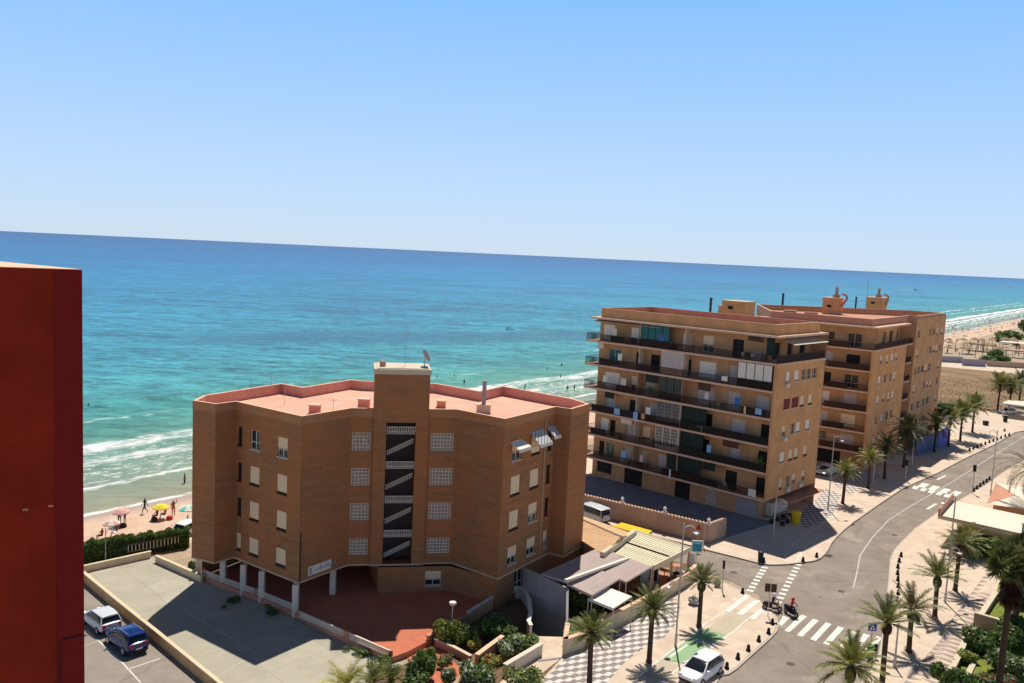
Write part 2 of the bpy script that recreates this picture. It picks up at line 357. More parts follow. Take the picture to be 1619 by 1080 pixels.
# patches of darker weed-covered bottom offshore
weed = t.math('MULTIPLY', t.step(t.noise(t.mapv(uv, (.006, .014, 1)), 1, 5, .6), .52, .68), t.math('MULTIPLY', t.step(D_, 90, 160), t.math('SUBTRACT', 1, t.step(D_, 500, 900))))
sp_ = t.n('ShaderNodeSeparateXYZ'); t.l(pos, sp_.inputs[0]); yb = t.math('ADD', sp_.outputs[1], t.math('MULTIPLY', t.math('SUBTRACT', st1, .5), 60)); xb = sp_.outputs[0]
band = t.math('MULTIPLY', t.math('SUBTRACT', 1, t.step(t.math('ABSOLUTE', t.math('SUBTRACT', yb, t.math('ADD', 325, t.math('MULTIPLY', xb, .5)))), 8, 34)), t.math('MULTIPLY', t.step(xb, -130, -70), t.math('SUBTRACT', 1, t.step(xb, 20, 90))))
band = t.math('MULTIPLY', band, t.step(t.math('ADD', t.math('MULTIPLY', st2, .6), t.math('MULTIPLY', st1, .4)), .40, .56))
deep = t.mix(t.math('MULTIPLY', weed, .5), hsv.outputs[0], lin((36, 84, 112))); deep = t.mix(t.math('MULTIPLY', band, .8), deep, lin((44, 76, 104)))
lo = t.math('MULTIPLY', t.math('SUBTRACT', t.noise(t.mapv(uv, (.022, .0, 1)), 1, 5, .65), .5), 26)
lo2 = t.math('MULTIPLY', t.math('SUBTRACT', t.noise(t.mapv(uv, (.12, .02, 1)), 1, 4, .6), .5), 5)
dd = t.math('ADD', D_, t.math('ADD', lo, lo2))
hi = t.noise(t.mapv(uv, (.35, 1.1, 1)), 1, 7, .75); hi2 = t.noise(t.mapv(uv, (.05, .12, 1)), 1, 4, .6)
foam = None
for c_, w_, lo_, loc in ((.2, .8, .44, 0), (10.5, .7, .45, .6), (17, .9, .52, 1), (22, 1.8, .47, 1), (30, 2.9, .43, 1), (48, .8, .56, 1), (60, .9, .57, 1)):
    lo_ = t.math('SUBTRACT', lo_, t.math('MULTIPLY', t.step(A_, 150, 300), .12)) if c_ > 15 else lo_
    x = t.math('ADD', D_, t.math('ADD', t.math('MULTIPLY', lo, loc*.55 if loc else .06), t.math('MULTIPLY', lo2, 1 if loc else .35)))
    b = t.math('SUBTRACT', 1, t.step(t.math('ABSOLUTE', t.math('SUBTRACT', x, c_)), w_*.5, w_*1.25))
    b = t.math('MULTIPLY', b, t.step(t.math('ADD', t.math('MULTIPLY', hi, .6), t.math('MULTIPLY', hi2, .5)), lo_, t.math('ADD', lo_, .16)))
    foam = b if foam is None else t.math('MAXIMUM', foam, b)
lace = t.math('MULTIPLY', t.step(t.noise(t.mapv(uv, (.5, .9, 1)), 1, 6, .8), .50, .60), t.math('MULTIPLY', t.step(dd, 9, 13), t.math('SUBTRACT', 1, t.step(dd, 27, 36))))
foam = t.math('MAXIMUM', foam, t.math('MULTIPLY', lace, .7))
caps = t.math('MULTIPLY', t.step(t.noise(t.mapv(pos, (.10, .35, 1)), 1, 8, .8), .66, .70), t.math('MULTIPLY', t.step(D_, 100, 180), t.math('SUBTRACT', 1, t.step(D_, 1200, 2600))))
foam = t.math('MAXIMUM', foam, t.math('MULTIPLY', caps, .6))
col = t.mix(foam, deep, (.80, .80, .78))
bh = t.math('ADD', t.math('MULTIPLY', t.noise(t.mapv(pos, (.25, .7, 1)), 1, 6, .7), 1), t.math('MULTIPLY', foam, .3))
t.bsdf(col, t.math('ADD', .32, t.math('MULTIPLY', foam, .4)), .12, 0, bh, .55, .5)
M['sea'] = m
As = srange((-30000, -3000, 10), (-3000, -300, 12), (-300, -60, 24), (-60, 160, 220), (160, 460, 120), (460, 1500, 60), (1500, 60000, 24))
Ds = srange((-1.5, 70, 140), (70, 200, 26), (200, 1000, 20), (1000, 40000, 30))
def crest(a, d):
    if d > 75 or d < 1 or a < -70 or a > 1400: return 0
    z = 0
    for c_, w_, h_, ph in ((61, 2.2, .65, 0), (48, 2.0, .3, 2), (31, 1.6, .42, 4), (17.5, 1.1, .2, 1), (10.5, .8, .14, 3)):
        k = c_+2.2*math.sin(a/19+ph)+1.2*math.sin(a/7.3+ph*2); h = h_*(.6+.4*math.sin(a/31+ph*3))
        z += h*math.exp(-((d-k)/w_)**2)
    return z
mb = MB(); nd = len(Ds)
mb.v = [shore(a, d)+(-.7+crest(a, d),) for a in As for d in Ds]
for i in range(len(As)-1):
    for j in range(nd-1): mb.f.append((i*nd+j, (i+1)*nd+j, (i+1)*nd+j+1, i*nd+j+1)[::-1]); mb.m.append(0)
seaUV = lambda v: ((Vector(v[:2])-S0).dot(SE), (Vector(v[:2])-S0).dot(SN))
o = struct(mb, 'sea', 'sea', smooth=True, uv=seaUV, org=(0, 0, 0))
# beach sand
m = bpy.data.materials.new('beach_sand'); t = NT(m); uv = t.coord('UV'); sx = t.n('ShaderNodeSeparateXYZ'); t.l(uv, sx.inputs[0])
n = t.noise(t.coord(), .5, 8, .7); wet = t.step(t.math('ADD', sx.outputs[1], t.math('MULTIPLY', t.math('SUBTRACT', t.noise(t.mapv(uv, (.12, .1, 1)), 1, 3), .5), 3)), -3.6, -1.2)
c = t.mix(t.step(n, .3, .7), (.54, .37, .26), (.66, .47, .34)); c = t.mix(t.math('MULTIPLY', wet, .75), c, (.36, .28, .21))
t.bsdf(c, t.math('SUBTRACT', .9, t.math('MULTIPLY', wet, .45)), .25, 0, t.noise(t.coord(), 2.2, 6, .7), .6, .12); M['sand'] = m
mb = MB(); As2 = srange((-400, -70, 10), (-70, 90, 80), (90, 1500, 60), (1500, 4000, 5)); Ds2 = [-17.2, -12, -8, -5, -3, -1.5, 0, 3, 8, 16, 30]
zs2 = [-.02, -.12, -.28, -.42, -.5, -.58, -.70, -.86, -1.1, -1.5, -2.2]; nd = len(Ds2)
mb.v = [shore(a, d)+(z,) for a in As2 for d, z in zip(Ds2, zs2)]
for i in range(len(As2)-1):
    for j in range(nd-1): mb.f.append((i*nd+j, (i+1)*nd+j, (i+1)*nd+j+1, i*nd+j+1)[::-1]); mb.m.append(0)
struct(mb, 'beach', 'sand', smooth=True, uv=seaUV, org=(0, 0, 0))
# ---------------------------------------------------------------- ground
M['earth'] = mat('dry_earth', (.40, .30, .20), var=.2, scale=.6, stain=((.22, .18, .09), .6), bump=.2, bscale=3)
M['field'] = mat('dry_field', (.25, .15, .07), var=.45, scale=.09, stain=((.14, .10, .04), 1.0), bump=.5, bscale=2)
M['asphalt'] = ground_mat('worn_asphalt', (.265, .215, .175), var=.16, cell=None, crack=.3, stains=((.38, .315, .255), .8), scale=.3)
M['asphalt_l'] = ground_mat('side_street_asphalt', (.30, .25, .21), var=.1, cell=None, crack=.3, stains=((.22, .18, .15), .5))
M['pave'] = ground_mat('beige_paving', (.70, .55, .42), var=.07, cell=(.8, .8), jw=.018, jk=.8, stains=((.54, .41, .32), .55))
M['manhole'] = mat('iron_cover', (.10, .085, .075))
M['kerb'] = mat('kerb_stone', (.52, .44, .36), var=.12, scale=2)
M['lot'] = ground_mat('concrete_lot', (.45, .41, .32), var=.09, cell=(5.2, 5.2), jw=.04, jk=.78, stains=((.36, .34, .26), .8), crack=.12)
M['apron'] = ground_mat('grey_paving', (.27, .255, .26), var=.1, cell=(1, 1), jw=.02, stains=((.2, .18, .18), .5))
M['tile'] = ground_mat('terracotta_paving', (.58, .18, .10), var=.08, cell=(.4, .4), jw=.015, jk=.85, stains=((.46, .15, .085), .5))
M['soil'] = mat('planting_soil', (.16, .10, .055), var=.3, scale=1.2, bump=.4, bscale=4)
M['line'] = mat('road_paint', (.74, .70, .64), var=.12, scale=3, stain=((.45, .40, .35), .55))
M['lineold'] = mat('faded_paint', (.50, .47, .42), var=.2, scale=2, stain=((.3, .27, .22), .7))
M['lane'] = mat('green_cycle_lane', (.27, .43, .22), var=.1, scale=1, stain=((.28, .36, .22), .6))
M['lanebeige'] = mat('cycle_lane_beige', (.50, .42, .31), var=.08, scale=.8)
pit = [(2.6, 66.13), (5.47, 66.2), (5.62, 69.7), (3.3, 71.9), (1.9, 73.5)]+G2([(836, 966), (838, 990)])
mb = MB()
outer = [shore(-400, -17), shore(4000, -17), (9000, 6000), (9000, -3000), (-3000, -3000)]
mb.sheet(outer, -.03, [pit]); struct(mb, 'ground', 'earth')
lp = [(850, 1230), (1400, 1230), (1425, 1040), (1425, 940), (1430, 885), (1460, 848), (1530, 800), (1640, 738), (1720, 690), (1700, 640), (1590, 672), (1470, 742), (1340, 812), (1285, 872), (1180, 868), (1112, 850), (1030, 830), (900, 796), (880, 812), (1000, 858), (1078, 893), (1140, 912), (1200, 940), (1215, 1000), (1120, 1060), (1000, 1100)]
mb = MB(); mb.sheet(G2(lp), 0); struct(mb, 'road', 'asphalt')
KW = [(1078, 902), (1108, 908), (1133, 915.5), (1160, 927), (1185, 941), (1205, 952), (1220, 964), (1229, 977), (1231, 988), (1228, 998), (1218, 1009), (1189, 1035), (1166, 1056), (1152, 1065.5), (1138, 1067), (1128, 1090), (1095, 1120), (1040, 1170)]
IW = [(800, 1170), (850, 1082), (891, 1037), (921, 1026), (947, 1006), (1020, 967), (1078, 929), (1085, 915)]
def pavement(px, z, name, m_='pave', kerb=None):
    P = G2(px, z); mb = MB(); mb.prism(P, -.02, z, 0, 1); o = struct(mb, name, [m_, 'kerb'])
    if kerb:
        K = G2(kerb, z); mb = MB()
        for i in range(len(K)-1):
            f = Fr(K[i], K[i+1]); mb.box(0, f.L, -.02, .13, -.02, z+.004+.0007*(i % 2), fr=f); mb.box(0, f.L, .13, .18, z-.06, z+.001, 1, fr=f)
        struct(mb, name.replace('pavement', 'kerb'), ['kerb', 'asphalt'])
    return o
pavement(KW+IW, .12, 'pavement', kerb=KW)
KN = [(930, 822), (1020, 842), (1112, 867), (1160, 879), (1199, 889), (1218, 892), (1245, 891), (1268, 888), (1285, 886), (1295, 882), (1303, 875), (1308, 868), (1313, 858), (1320.5, 849), (1333, 837), (1348, 825), (1388, 797), (1427, 771), (1482, 747), (1519, 727), (1574, 701), (1604, 683), (1645, 676), (1720, 672)]
pavement(KN+[(1720, 655), (1640, 652), (1560, 650), (1500, 650), (1380, 690), (1100, 700), (925, 720), (915, 818)], .12, 'pavement', kerb=KN)
KE = [(1310, 1180), (1340, 1110), (1380, 1060), (1392, 1034), (1397, 1008), (1401, 978), (1404, 945), (1407, 915), (1409, 885), (1414, 872), (1422, 862), (1435, 849), (1448, 836), (1483, 811), (1530, 784), (1562, 765), (1590, 745), (1640, 716), (1720, 672)]
KEr = KE[::-1]
pavement(KEr+[(1310, 1180), (1560, 1180), (1700, 900), (1800, 760)], .12, 'pavement', kerb=KEr)
# apron behind the boundary wall of the balcony block
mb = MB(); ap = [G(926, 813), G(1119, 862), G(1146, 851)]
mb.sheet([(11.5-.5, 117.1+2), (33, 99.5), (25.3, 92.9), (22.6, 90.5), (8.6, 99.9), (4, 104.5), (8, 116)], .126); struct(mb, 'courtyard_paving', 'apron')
# parking lot, side street, terrace
mb = MB(); mb.sheet(G2([(122, 912), (237, 877), (250, 884), (318, 915), (395, 948), (470, 980), (560, 1018), (640, 1050), (660, 1200), (480, 1200), (345, 1088)]), -.012); struct(mb, 'parking_lot', 'lot')
mb = MB(); mb.sheet(G2([(60, 900), (128, 914), (345, 1090), (460, 1200), (100, 1250), (-100, 1000)]), -.008); struct(mb, 'side_street', 'asphalt_l')
TZ = .45
ter = G2([(318, 914), (345, 925), (400, 945), (466, 973), (546, 1008), (618, 1040), (645, 1030), (672, 1016), (690, 1003), (740, 977), (779, 953), (760, 930), (600, 925)], TZ)
ter = [(-27.2, 74.3)]+[(x+.12, y+.4) for x, y in ter[1:4]]+ter[4:-2]+[(-.2, 70.9), (-1, 78), (-20, 80)]
mb = MB(); mb.prism(ter, -.02, TZ, 0, 1); struct(mb, 'terrace', ['tile', 'terra'])
mb = MB(); mb.sheet(G2([(640, 1031), (672, 1014), (700, 1028), (730, 1060), (700, 1100), (600, 1120), (650, 1060)]), .02); struct(mb, 'garden_path', 'tile')
mb = MB(); mb.sheet(G2([(779, 953), (826, 946), (836, 966), (838, 990), (838, 1005), (893, 1007), (903, 990), (945, 1000), (891, 1036), (850, 1080), (800, 1150), (700, 1150), (730, 1062), (700, 1026), (676, 1010), (740, 979)]), -.004, []); struct(mb, 'planting_bed', 'soil')
mb = MB(); mb.sheet(G2([(830, 1005.5), (898, 1007.5), (893, 1036), (860, 1062), (828, 1090), (790, 1080), (845, 1030)]), .004); struct(mb, 'driveway', 'pave')
mb = MB(); mb.sheet(G2([(640, 1050), (700, 1100), (800, 1150), (700, 1230), (480, 1230), (560, 1100), (610, 1060)]), -.002); struct(mb, 'shrub_bed', 'soil')
# garage ramp pit
mb = MB(); zf = -3.4; n = len(pit)
for i in range(n):
    a, b = pit[i], pit[(i+1) % n]; mb.poly([(a[0], a[1], -.03), (b[0], b[1], -.03), (b[0], b[1], zf), (a[0], a[1], zf)], 0)
mb.sheet(pit, zf, m=1); struct(mb, 'garage_ramp', ['grey', 'asphalt'])
# lawn and shrub ground at the right
M['lawn'] = mat('lawn', (.17, .20, .025), var=.35, scale=.9, stain=((.10, .11, .02), .7), bump=.5, bscale=6)
mb = MB(); mb.sheet(G2([(1500, 1082), (1573, 942), (1600, 860), (1720, 860), (1800, 1100), (1600, 1250), (1480, 1140)], .13), .13); struct(mb, 'lawn', 'lawn')
# dry field beyond the far block, footpath, far sand
mb = MB(); mb.sheet([(x, y) for x, y in [G(1470, 700)[:2], G(1495, 577)[:2], G(1440, 560)[:2], G(1640, 592)[:2], G(1720, 600)[:2], G(1700, 636)[:2], G(1560, 643)[:2], G(1500, 690)[:2]] if True][0:1]+[G(1420, 574)[:2], G(1640, 593)[:2], G(1780, 603)[:2], G(1740, 628)[:2], G(1610, 638)[:2], G(1545, 656)[:2], G(1480, 690)[:2]], .002); struct(mb, 'field', 'field')
mb = MB(); mb.sheet([G(1440, 568)[:2], G(1560, 576)[:2], G(1640, 585)[:2], G(1740, 590)[:2], G(1740, 600)[:2], G(1640, 594)[:2], G(1440, 575)[:2]], .006); struct(mb, 'footpath', 'pave')
# ---------------------------------------------------------------- painted markings
def line(px, w, z, m_='line', name='road_marking'):
    P = G2(px, z); mb = MB()
    for i in range(len(P)-1): f = Fr(P[i], P[i+1]); mb.box(-.02, f.L+.02, -w/2, w/2, z, z+.002+.0004*(i % 2), fr=f)
    return struct(mb, name, m_)
def quads(qs, z, m_='line', name='road_marking'):
    mb = MB()
    for q in qs: mb.sheet(G2(q, z), z)
    return struct(mb, name, m_)
def zz(q, ox, oy, s): return [(ox+x/s, oy+y/s) for x, y in q]
Z1 = lambda q: zz(q, 1100, 880, 5.397)
quads([Z1(q) for q in ([(745, 505), (800, 525), (735, 590), (706, 575)], [(900, 495), (950, 510), (800, 645), (755, 632)], [(1000, 530), (1050, 545), (910, 685), (862, 670)], [(1110, 560), (1160, 575), (1025, 720), (975, 705)], [(1215, 595), (1268, 610), (1135, 755), (1085, 740)], [(1328, 632), (1380, 648), (1262, 785), (1232, 760)], [(1434, 655), (1486, 671), (1372, 815), (1340, 795)], [(1543, 677), (1595, 693), (1455, 845), (1418, 826)])], .004, name='zebra_crossing')
def dots(p0, p1, n, w, h, z=.004, name='cycle_crossing'):
    A, B = Vector(G(*p0)[:2]), Vector(G(*p1)[:2]); mb = MB(); f = Fr(A, B)
    for i in range(n): s_ = f.L*i/(n-1); mb.box(s_-h/2, s_+h/2, -w/2, w/2, z, z+.003, fr=f)
    return struct(mb, name, 'line')
dots((1186, 934), (1212, 892.5), 9, .62, .5); dots((1230.5, 952), (1262, 893), 11, .62, .5)
quads([Z1(q) for q in ([(245, 462), (290, 475), (465, 335), (425, 322)], [(345, 488), (400, 500), (555, 378), (505, 366)], [(450, 525), (505, 535), (625, 430), (585, 418)])], .136, name='zebra_crossing')
Z2 = lambda q: zz(q, 820, 900, 4.762)
quads([Z2([(1100, 660), (1230, 720), (1570, 497), (1400, 445)])], .125, 'lane', 'cycle_lane')
quads([[(1160, 962), (1200, 972), (1148, 1004), (1118, 994)], [(1048, 1040), (1078, 1053), (1045, 1078), (1010, 1064)]], .125, 'lanebeige', 'cycle_lane')
line([(1148, 965), (1118, 984), (1051, 1037), (1017, 1063), (1000, 1082)], .12, .1295); line([(1183, 978), (1160, 998), (1078, 1052), (1040, 1085)], .12, .1295)
# bicycle symbol
mb = MB(); bc = G(1116, 1017, .13); e1 = (Vector(G(1135, 1006)[:2])-Vector(G(1095, 1028)[:2])).normalized(); fb = Fr(bc, Vector(bc[:2])+e1)
def ringb(cx, cy, r): mb.raw([fb(cx+rr_*math.cos(2*PI*k/16), cy+rr_*math.sin(2*PI*k/16), .1315) for rr_ in (r+.05, r-.1) for k in range(16)], [(k, (k+1) % 16, 16+(k+1) % 16, 16+k) for k in range(16)])
ringb(-.1, -.55, .32); ringb(-.1, .55, .32)
for (a, b) in (((-.1, -.55), (.3, -.15)), ((.3, -.15), (-.15, .05)), ((-.15, .05), (-.1, -.55)), ((-.15, .05), (.35, .4)), ((.3, -.15), (.35, .4)), ((.5, .35), (-.1, .55))):
    f2 = Fr(fb(*a, 0), fb(*b, 0)); mb.box(0, f2.L, -.06, .06, .130, .1325, fr=f2)
struct(mb, 'bicycle_symbol', 'line')
Z3 = lambda q: zz(q, 820, 900, 4.762)
quads([Z3([(1130, 655), (1150, 662), (1275, 572), (1262, 566)]), Z3([(1250, 700), (1262, 690), (1385, 622), (1365, 650)])], .131)
# road centre line and dashes
line([(1349, 930), (1355, 905), (1360, 878), (1379, 850), (1405, 822), (1440, 800), (1468, 784), (1507, 761), (1568, 722), (1620, 690)], .14, .004, 'lineold')
line([(1466, 805), (1480, 796.5)], .35, .004); line([(1482, 758.5), (1495, 752)], .35, .004)
quads([[(1442+i*17, 759+i*4.2), (1453+i*17, 761.5+i*4.2), (1444+i*17, 767+i*4.4), (1433+i*17, 764.5+i*4.4)] for i in range(5)], .004, name='zebra_crossing')
quads([[(1446+i*12.5, 768+i*3.2), (1454+i*12.5, 770+i*3.2), (1449+i*12.5, 774+i*3.2), (1441+i*12.5, 772+i*3.2)] for i in range(5)], .004, name='zebra_crossing')
# pale worn patches at the junction mouth and right gutter line
line([(1409, 940), (1412, 888), (1424, 866), (1440, 850)], .10, .004, 'lineold')
line([(136, 996), (160, 1017), (190, 1044), (222, 1079)], .10, -.004, 'line'); line([(200, 1059), (253, 1041)], .10, -.004, 'line'); line([(133, 1022), (158, 1012)], .08, -.004, 'lineold')
line([(258, 946), (406, 1033)], .13, -.008, 'lineold', 'bay_line'); line([(388, 1042), (406, 1033), (485, 1002)], .09, -.008, 'lineold', 'bay_line'); line([(338, 1073), (384, 1045)], .07, -.008, 'lineold', 'bay_line'); line([(296, 956), (352, 928)], .07, -.008, 'lineold', 'bay_line'); line([(485, 1078), (520, 1063)], .07, -.008, 'lineold', 'bay_line')
line([(1240, 880), (1262, 852), (1300, 830), (1325, 812)], .10, .126, 'line', 'cycle_lane_line'); line([(1258, 889), (1275, 862), (1300, 845)], .12, .126, 'line', 'cycle_lane_line')
for px, py, lab, w_ in ((1347, 829, 'dark drain grate at the outer kerb bend beyond the side street', .5), (1311, 879, 'dark drain grate at the inner kerb bend by the far corner', .5), (1432, 772, 'dark drain grate at the kerb before the far zebra crossing', .6)):
    p = G(px, py, .004); f = Fr((p.x, p.y), (p.x+.65, p.y+.76)); mb = MB()
    for i in range(6): mb.box(-w_, w_, -.3+.1*i, -.24+.1*i, .004, .016, fr=f)
    tag(mb.build('drain_grate', 'black'), lab, 'drain')
for px, py, lab in ((1414, 846, 'round dark manhole cover beside the centre line of the bend'), (1330, 935, 'round manhole cover in the middle of the junction'), (1250, 1050, 'round manhole cover on the road below the zebra crossing'), (1160, 905, 'round manhole cover in the mouth of the side street')):
    p = G(px, py, 0); mb = MB(); mb.lathe([(.34, .003), (.34, .010), (.30, .012), (.02, .014)], (p.x, p.y, 0), 16); tag(mb.build('manhole_cover', 'manhole'), lab, 'manhole cover')
# ---------------------------------------------------------------- wave mosaic
m = bpy.data.materials.new('wave_mosaic'); t = NT(m); sx = t.n('ShaderNodeSeparateXYZ'); t.l(t.coord('UV'), sx.inputs[0])
f = t.math('ADD', t.math('MULTIPLY', t.math('COSINE', t.math('MULTIPLY', sx.outputs[0], 2*PI)), .75), t.math('COSINE', t.math('MULTIPLY', sx.outputs[1], 2*PI)))
k = t.step(f, .02, .30); n = t.step(t.noise(t.coord(), 5, 4), .3, .7); big = t.step(t.noise(t.coord(), .5, 4), .4, .7)
c = t.mix(k, t.mix(n, (.20, .165, .15), (.30, .25, .225)), t.mix(n, (.58, .53, .50), (.72, .68, .64))); c = t.mix(t.math('MULTIPLY', big, .25), c, (.42, .36, .31))
t.bsdf(c, .8, .2); M['mosaic'] = m
a0 = Vector(G(904, 1049)[:2]); va = Vector(G(920.3, 1046.8)[:2])-a0; vb = Vector(G(905.5, 1040)[:2])-a0; va = va.normalized()*.80; vb = vb.normalized()*.92
mi = Matrix(((va.x, vb.x), (va.y, vb.y))).inverted()
def muv(v): q = mi @ (Vector(v[:2])-a0); return (q.x, q.y)
def mosaic(px, z=.126):
    mb = MB(); mb.sheet(G2(px, z), z); return struct(mb, 'pavement_mosaic', 'mosaic', uv=muv)
mosaic([(800, 1160), (852, 1084), (893, 1040), (923, 1029), (949, 1009), (1020, 970), (1060, 945), (1076, 960), (1070, 985), (1050, 1008), (1025, 1020), (1003, 1035), (985, 1050), (955, 1085), (900, 1160)])
mosaic([(1262, 812), (1290, 790), (1306, 772), (1330, 782), (1322, 800), (1317, 812), (1290, 830), (1268, 836)])
mosaic([(1312, 762), (1360, 735), (1395, 752), (1345, 782)])
# dark triangular teeth along the right-hand pavement
M['tooth'] = mat('grey_mosaic', (.33, .26, .235), var=.15, scale=3)
def teeth(p0, p1, n, w, flip=1, z=.126):
    A, B = G(*p0, z), G(*p1, z); f = Fr(A, B); mb = MB(); st = f.L/n
    for i in range(n): mb.sheet([f(st*i, 0, 0)[:2], f(st*(i+.75), 0, 0)[:2], f(st*(i+.1), flip*w, 0)[:2]], z)
    return struct(mb, 'pavement_mosaic', 'tooth')
teeth((1574, 942), (1526, 1010), 12, 1.7, 1); teeth((1524, 1012), (1490, 1090), 11, 1.7, 1)
teeth((1496, 1000), (1420, 1090), 14, .9, -1); teeth((1560, 905), (1500, 985), 12, .6, -1)
# ---------------------------------------------------------------- brown brick apartment block
F = [(-27.6, 72.4), (-25.2, 71.3), (-24.0, 72.9), (-16.9, 67.8), (-13.7, 72.3), (-4.6, 74.0), (-.3, 70.7), (4.4, 77.7), (5.8, 76.9), (7.8, 80.2)]
BK = [(6.3, 82.8), (-.8, 88.8), (-3.1, 84.8), (-7.8, 88.4), (-15.4, 87.8), (-16.9, 88.3), (-20.4, 82.1), (-23.0, 83.8), (-27.7, 75.2)]
ZB, ZT, ZD = 2.8, 17.0, 16.0
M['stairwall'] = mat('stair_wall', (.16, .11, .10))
b1 = thing('apartment_building', 'brown brick zigzag apartment block with pink roof, white pillars and open central stairwell', 'building', (-9.5, 78, 0))
rows = [(13.15, 14.85), (10.0, 11.65), (6.85, 8.5), (3.7, 5.25)]
faces = [Fr(F[i], F[i+1]) for i in range(len(F)-1)]
fL, fS, fC, fQ, fR = faces[2], faces[3], faces[4], faces[5], faces[6]
opsL = []; kinds = [['dark', 'glass', 'half'], ['dark', 'shut', 'shut'], ['dark', 'shut', 'shut'], ['shut', 'shut', 'shut']]
for (z0, z1), kk in zip(rows, kinds):
    for (a, b), k in zip(((.35, .95), (2.1, 3.4), (5.75, 7.05)), kk): opsL.append((a, b, z0, z1, k))
opsC = [(a, b, z0, z1+.05, 'lattice') for z0, z1 in rows for a, b in ((-.02, 0),) if False]
gr = [(.12, 1.72), (7.0, 9.05)]
for z0, z1 in rows: opsC += [(gr[0][0], gr[0][1], z0+.05, z1, 'lattice'), (gr[1][0], gr[1][1], z0+.05, z1, 'lattice')]
opsR = []
for r_, (z0, z1) in enumerate(rows):
    for (a, b), k in zip(((1.4, 2.85), (4.5, 5.95), (7.3, 8.0)), [('half', 'shut', 'dark'), ('shut', 'shut', 'dark'), ('shut', 'half', 'dark'), ('half', 'half', 'half')][r_]): opsR.append((a, b, z0-.12, z1-.02, k))
mb = MB()
for i, f in enumerate(faces):
    ops = {2: opsL, 4: opsC, 6: opsR}.get(i, [])
    if i == 4:                                  # stair tower stands in this face
        wall(mb, f, 0, 1.95, ZB, ZT, [o for o in ops if o[1] < 1.95]); wall(mb, f, 6.75, f.L, ZB, ZT, [o for o in ops if o[0] > 6.75])
        wall(mb, f, 1.95, 6.75, ZB, 20.1, [(3.05, 5.65, ZB+.02, 15.8)], d=2.2, t=.18)
        mb.poly([f(1.95, 0, ZB), f(1.95, .18, ZB), f(1.95, .18, 20.1), f(1.95, 0, 20.1)]); mb.poly([f(6.75, 0, ZB), f(6.75, .18, ZB), f(6.75, .18, 20.1), f(6.75, 0, 20.1)])
        mb.poly([f(1.95, 0, ZD), f(1.95, -3.6, ZD), f(1.95, -3.6, 20.1), f(1.95, 0, 20.1)]); mb.poly([f(6.75, 0, ZD), f(6.75, -3.6, ZD), f(6.75, -3.6, 20.1), f(6.75, 0, 20.1)])
        mb.poly([f(1.95, -3.6, ZD), f(6.75, -3.6, ZD), f(6.75, -3.6, 20.1), f(1.95, -3.6, 20.1)])
    else: wall(mb, f, 0, f.L, ZB, ZT, ops)
allp = F+BK
for i in range(len(F)-1, len(allp)): a, b = allp[i], allp[(i+1) % len(allp)]; f = Fr(a, b); wall(mb, f, 0, f.L, 0 if i < len(allp)-1 else ZB, ZT)
mb.sheet(allp, ZB)                                 # soffit over the open ground floor
mb.build('brick_wall', 'brick', b1)
for fr, ops in ((fL, opsL), (fC, opsC), (fR, opsR)):
    for o in ops: window(b1, fr, *o[:4], kind=o[4], d=.2, fm='white' if o[4] in ('lattice', 'glass', 'half') else ('darkbrown' if o[4] == 'dark' else 'cream'), label='white glass-block window grid' if o[4] == 'lattice' else None)
# string course lines on the brickwork
M['pale_brick'] = brick_mat('pale_brick', (.52, .28, .14), (.46, .24, .12))
for i, f in enumerate(faces):
    for a, b, o_ in (((0, 1.95, 0), (1.95, 6.75, .18), (6.75, f.L, 0)) if i == 4 else ((-.003*i, f.L, 0),)):
        mb = MB(); mb.box(a, b, o_+.003, o_+.05, ZB-.02, ZB+.14, fr=f); mb.build('string_course', 'brick_light', b1)
        if o_ == 0: mb = MB(); mb.box(a, b, .003, .04, ZT-.72, ZT+.02, fr=f); mb.build('brick_band', 'pale_brick', b1)
        for k in range(1, 4):
            z = ZB+3.14*k+.12
            if o_ == 0: mb = MB(); mb.box(a, b, .002, .022, z, z+.10, fr=f); mb.build('floor_line', 'brick', b1)
f = Fr(F[3], F[4]); mb = MB(); mb.tube([f(.12, .06, 2.9), f(.12, .06, 7.2)], .045, 6); mb.build('downpipe', 'darkbrown', b1)
f = faces[2]; mb = MB(); mb.tube([f(7.9, .05, 7.0), f(7.2, .09, 6.3), f(6.0, .09, 5.2)], .012, 5); mb.build('cable', 'black', b1)
f = faces[6]; mb = MB(); mb.tube([f(6.7, .06, 2.95), f(6.7, .06, 16.2)], .05, 6); mb.build('downpipe', 'brick_light', b1)
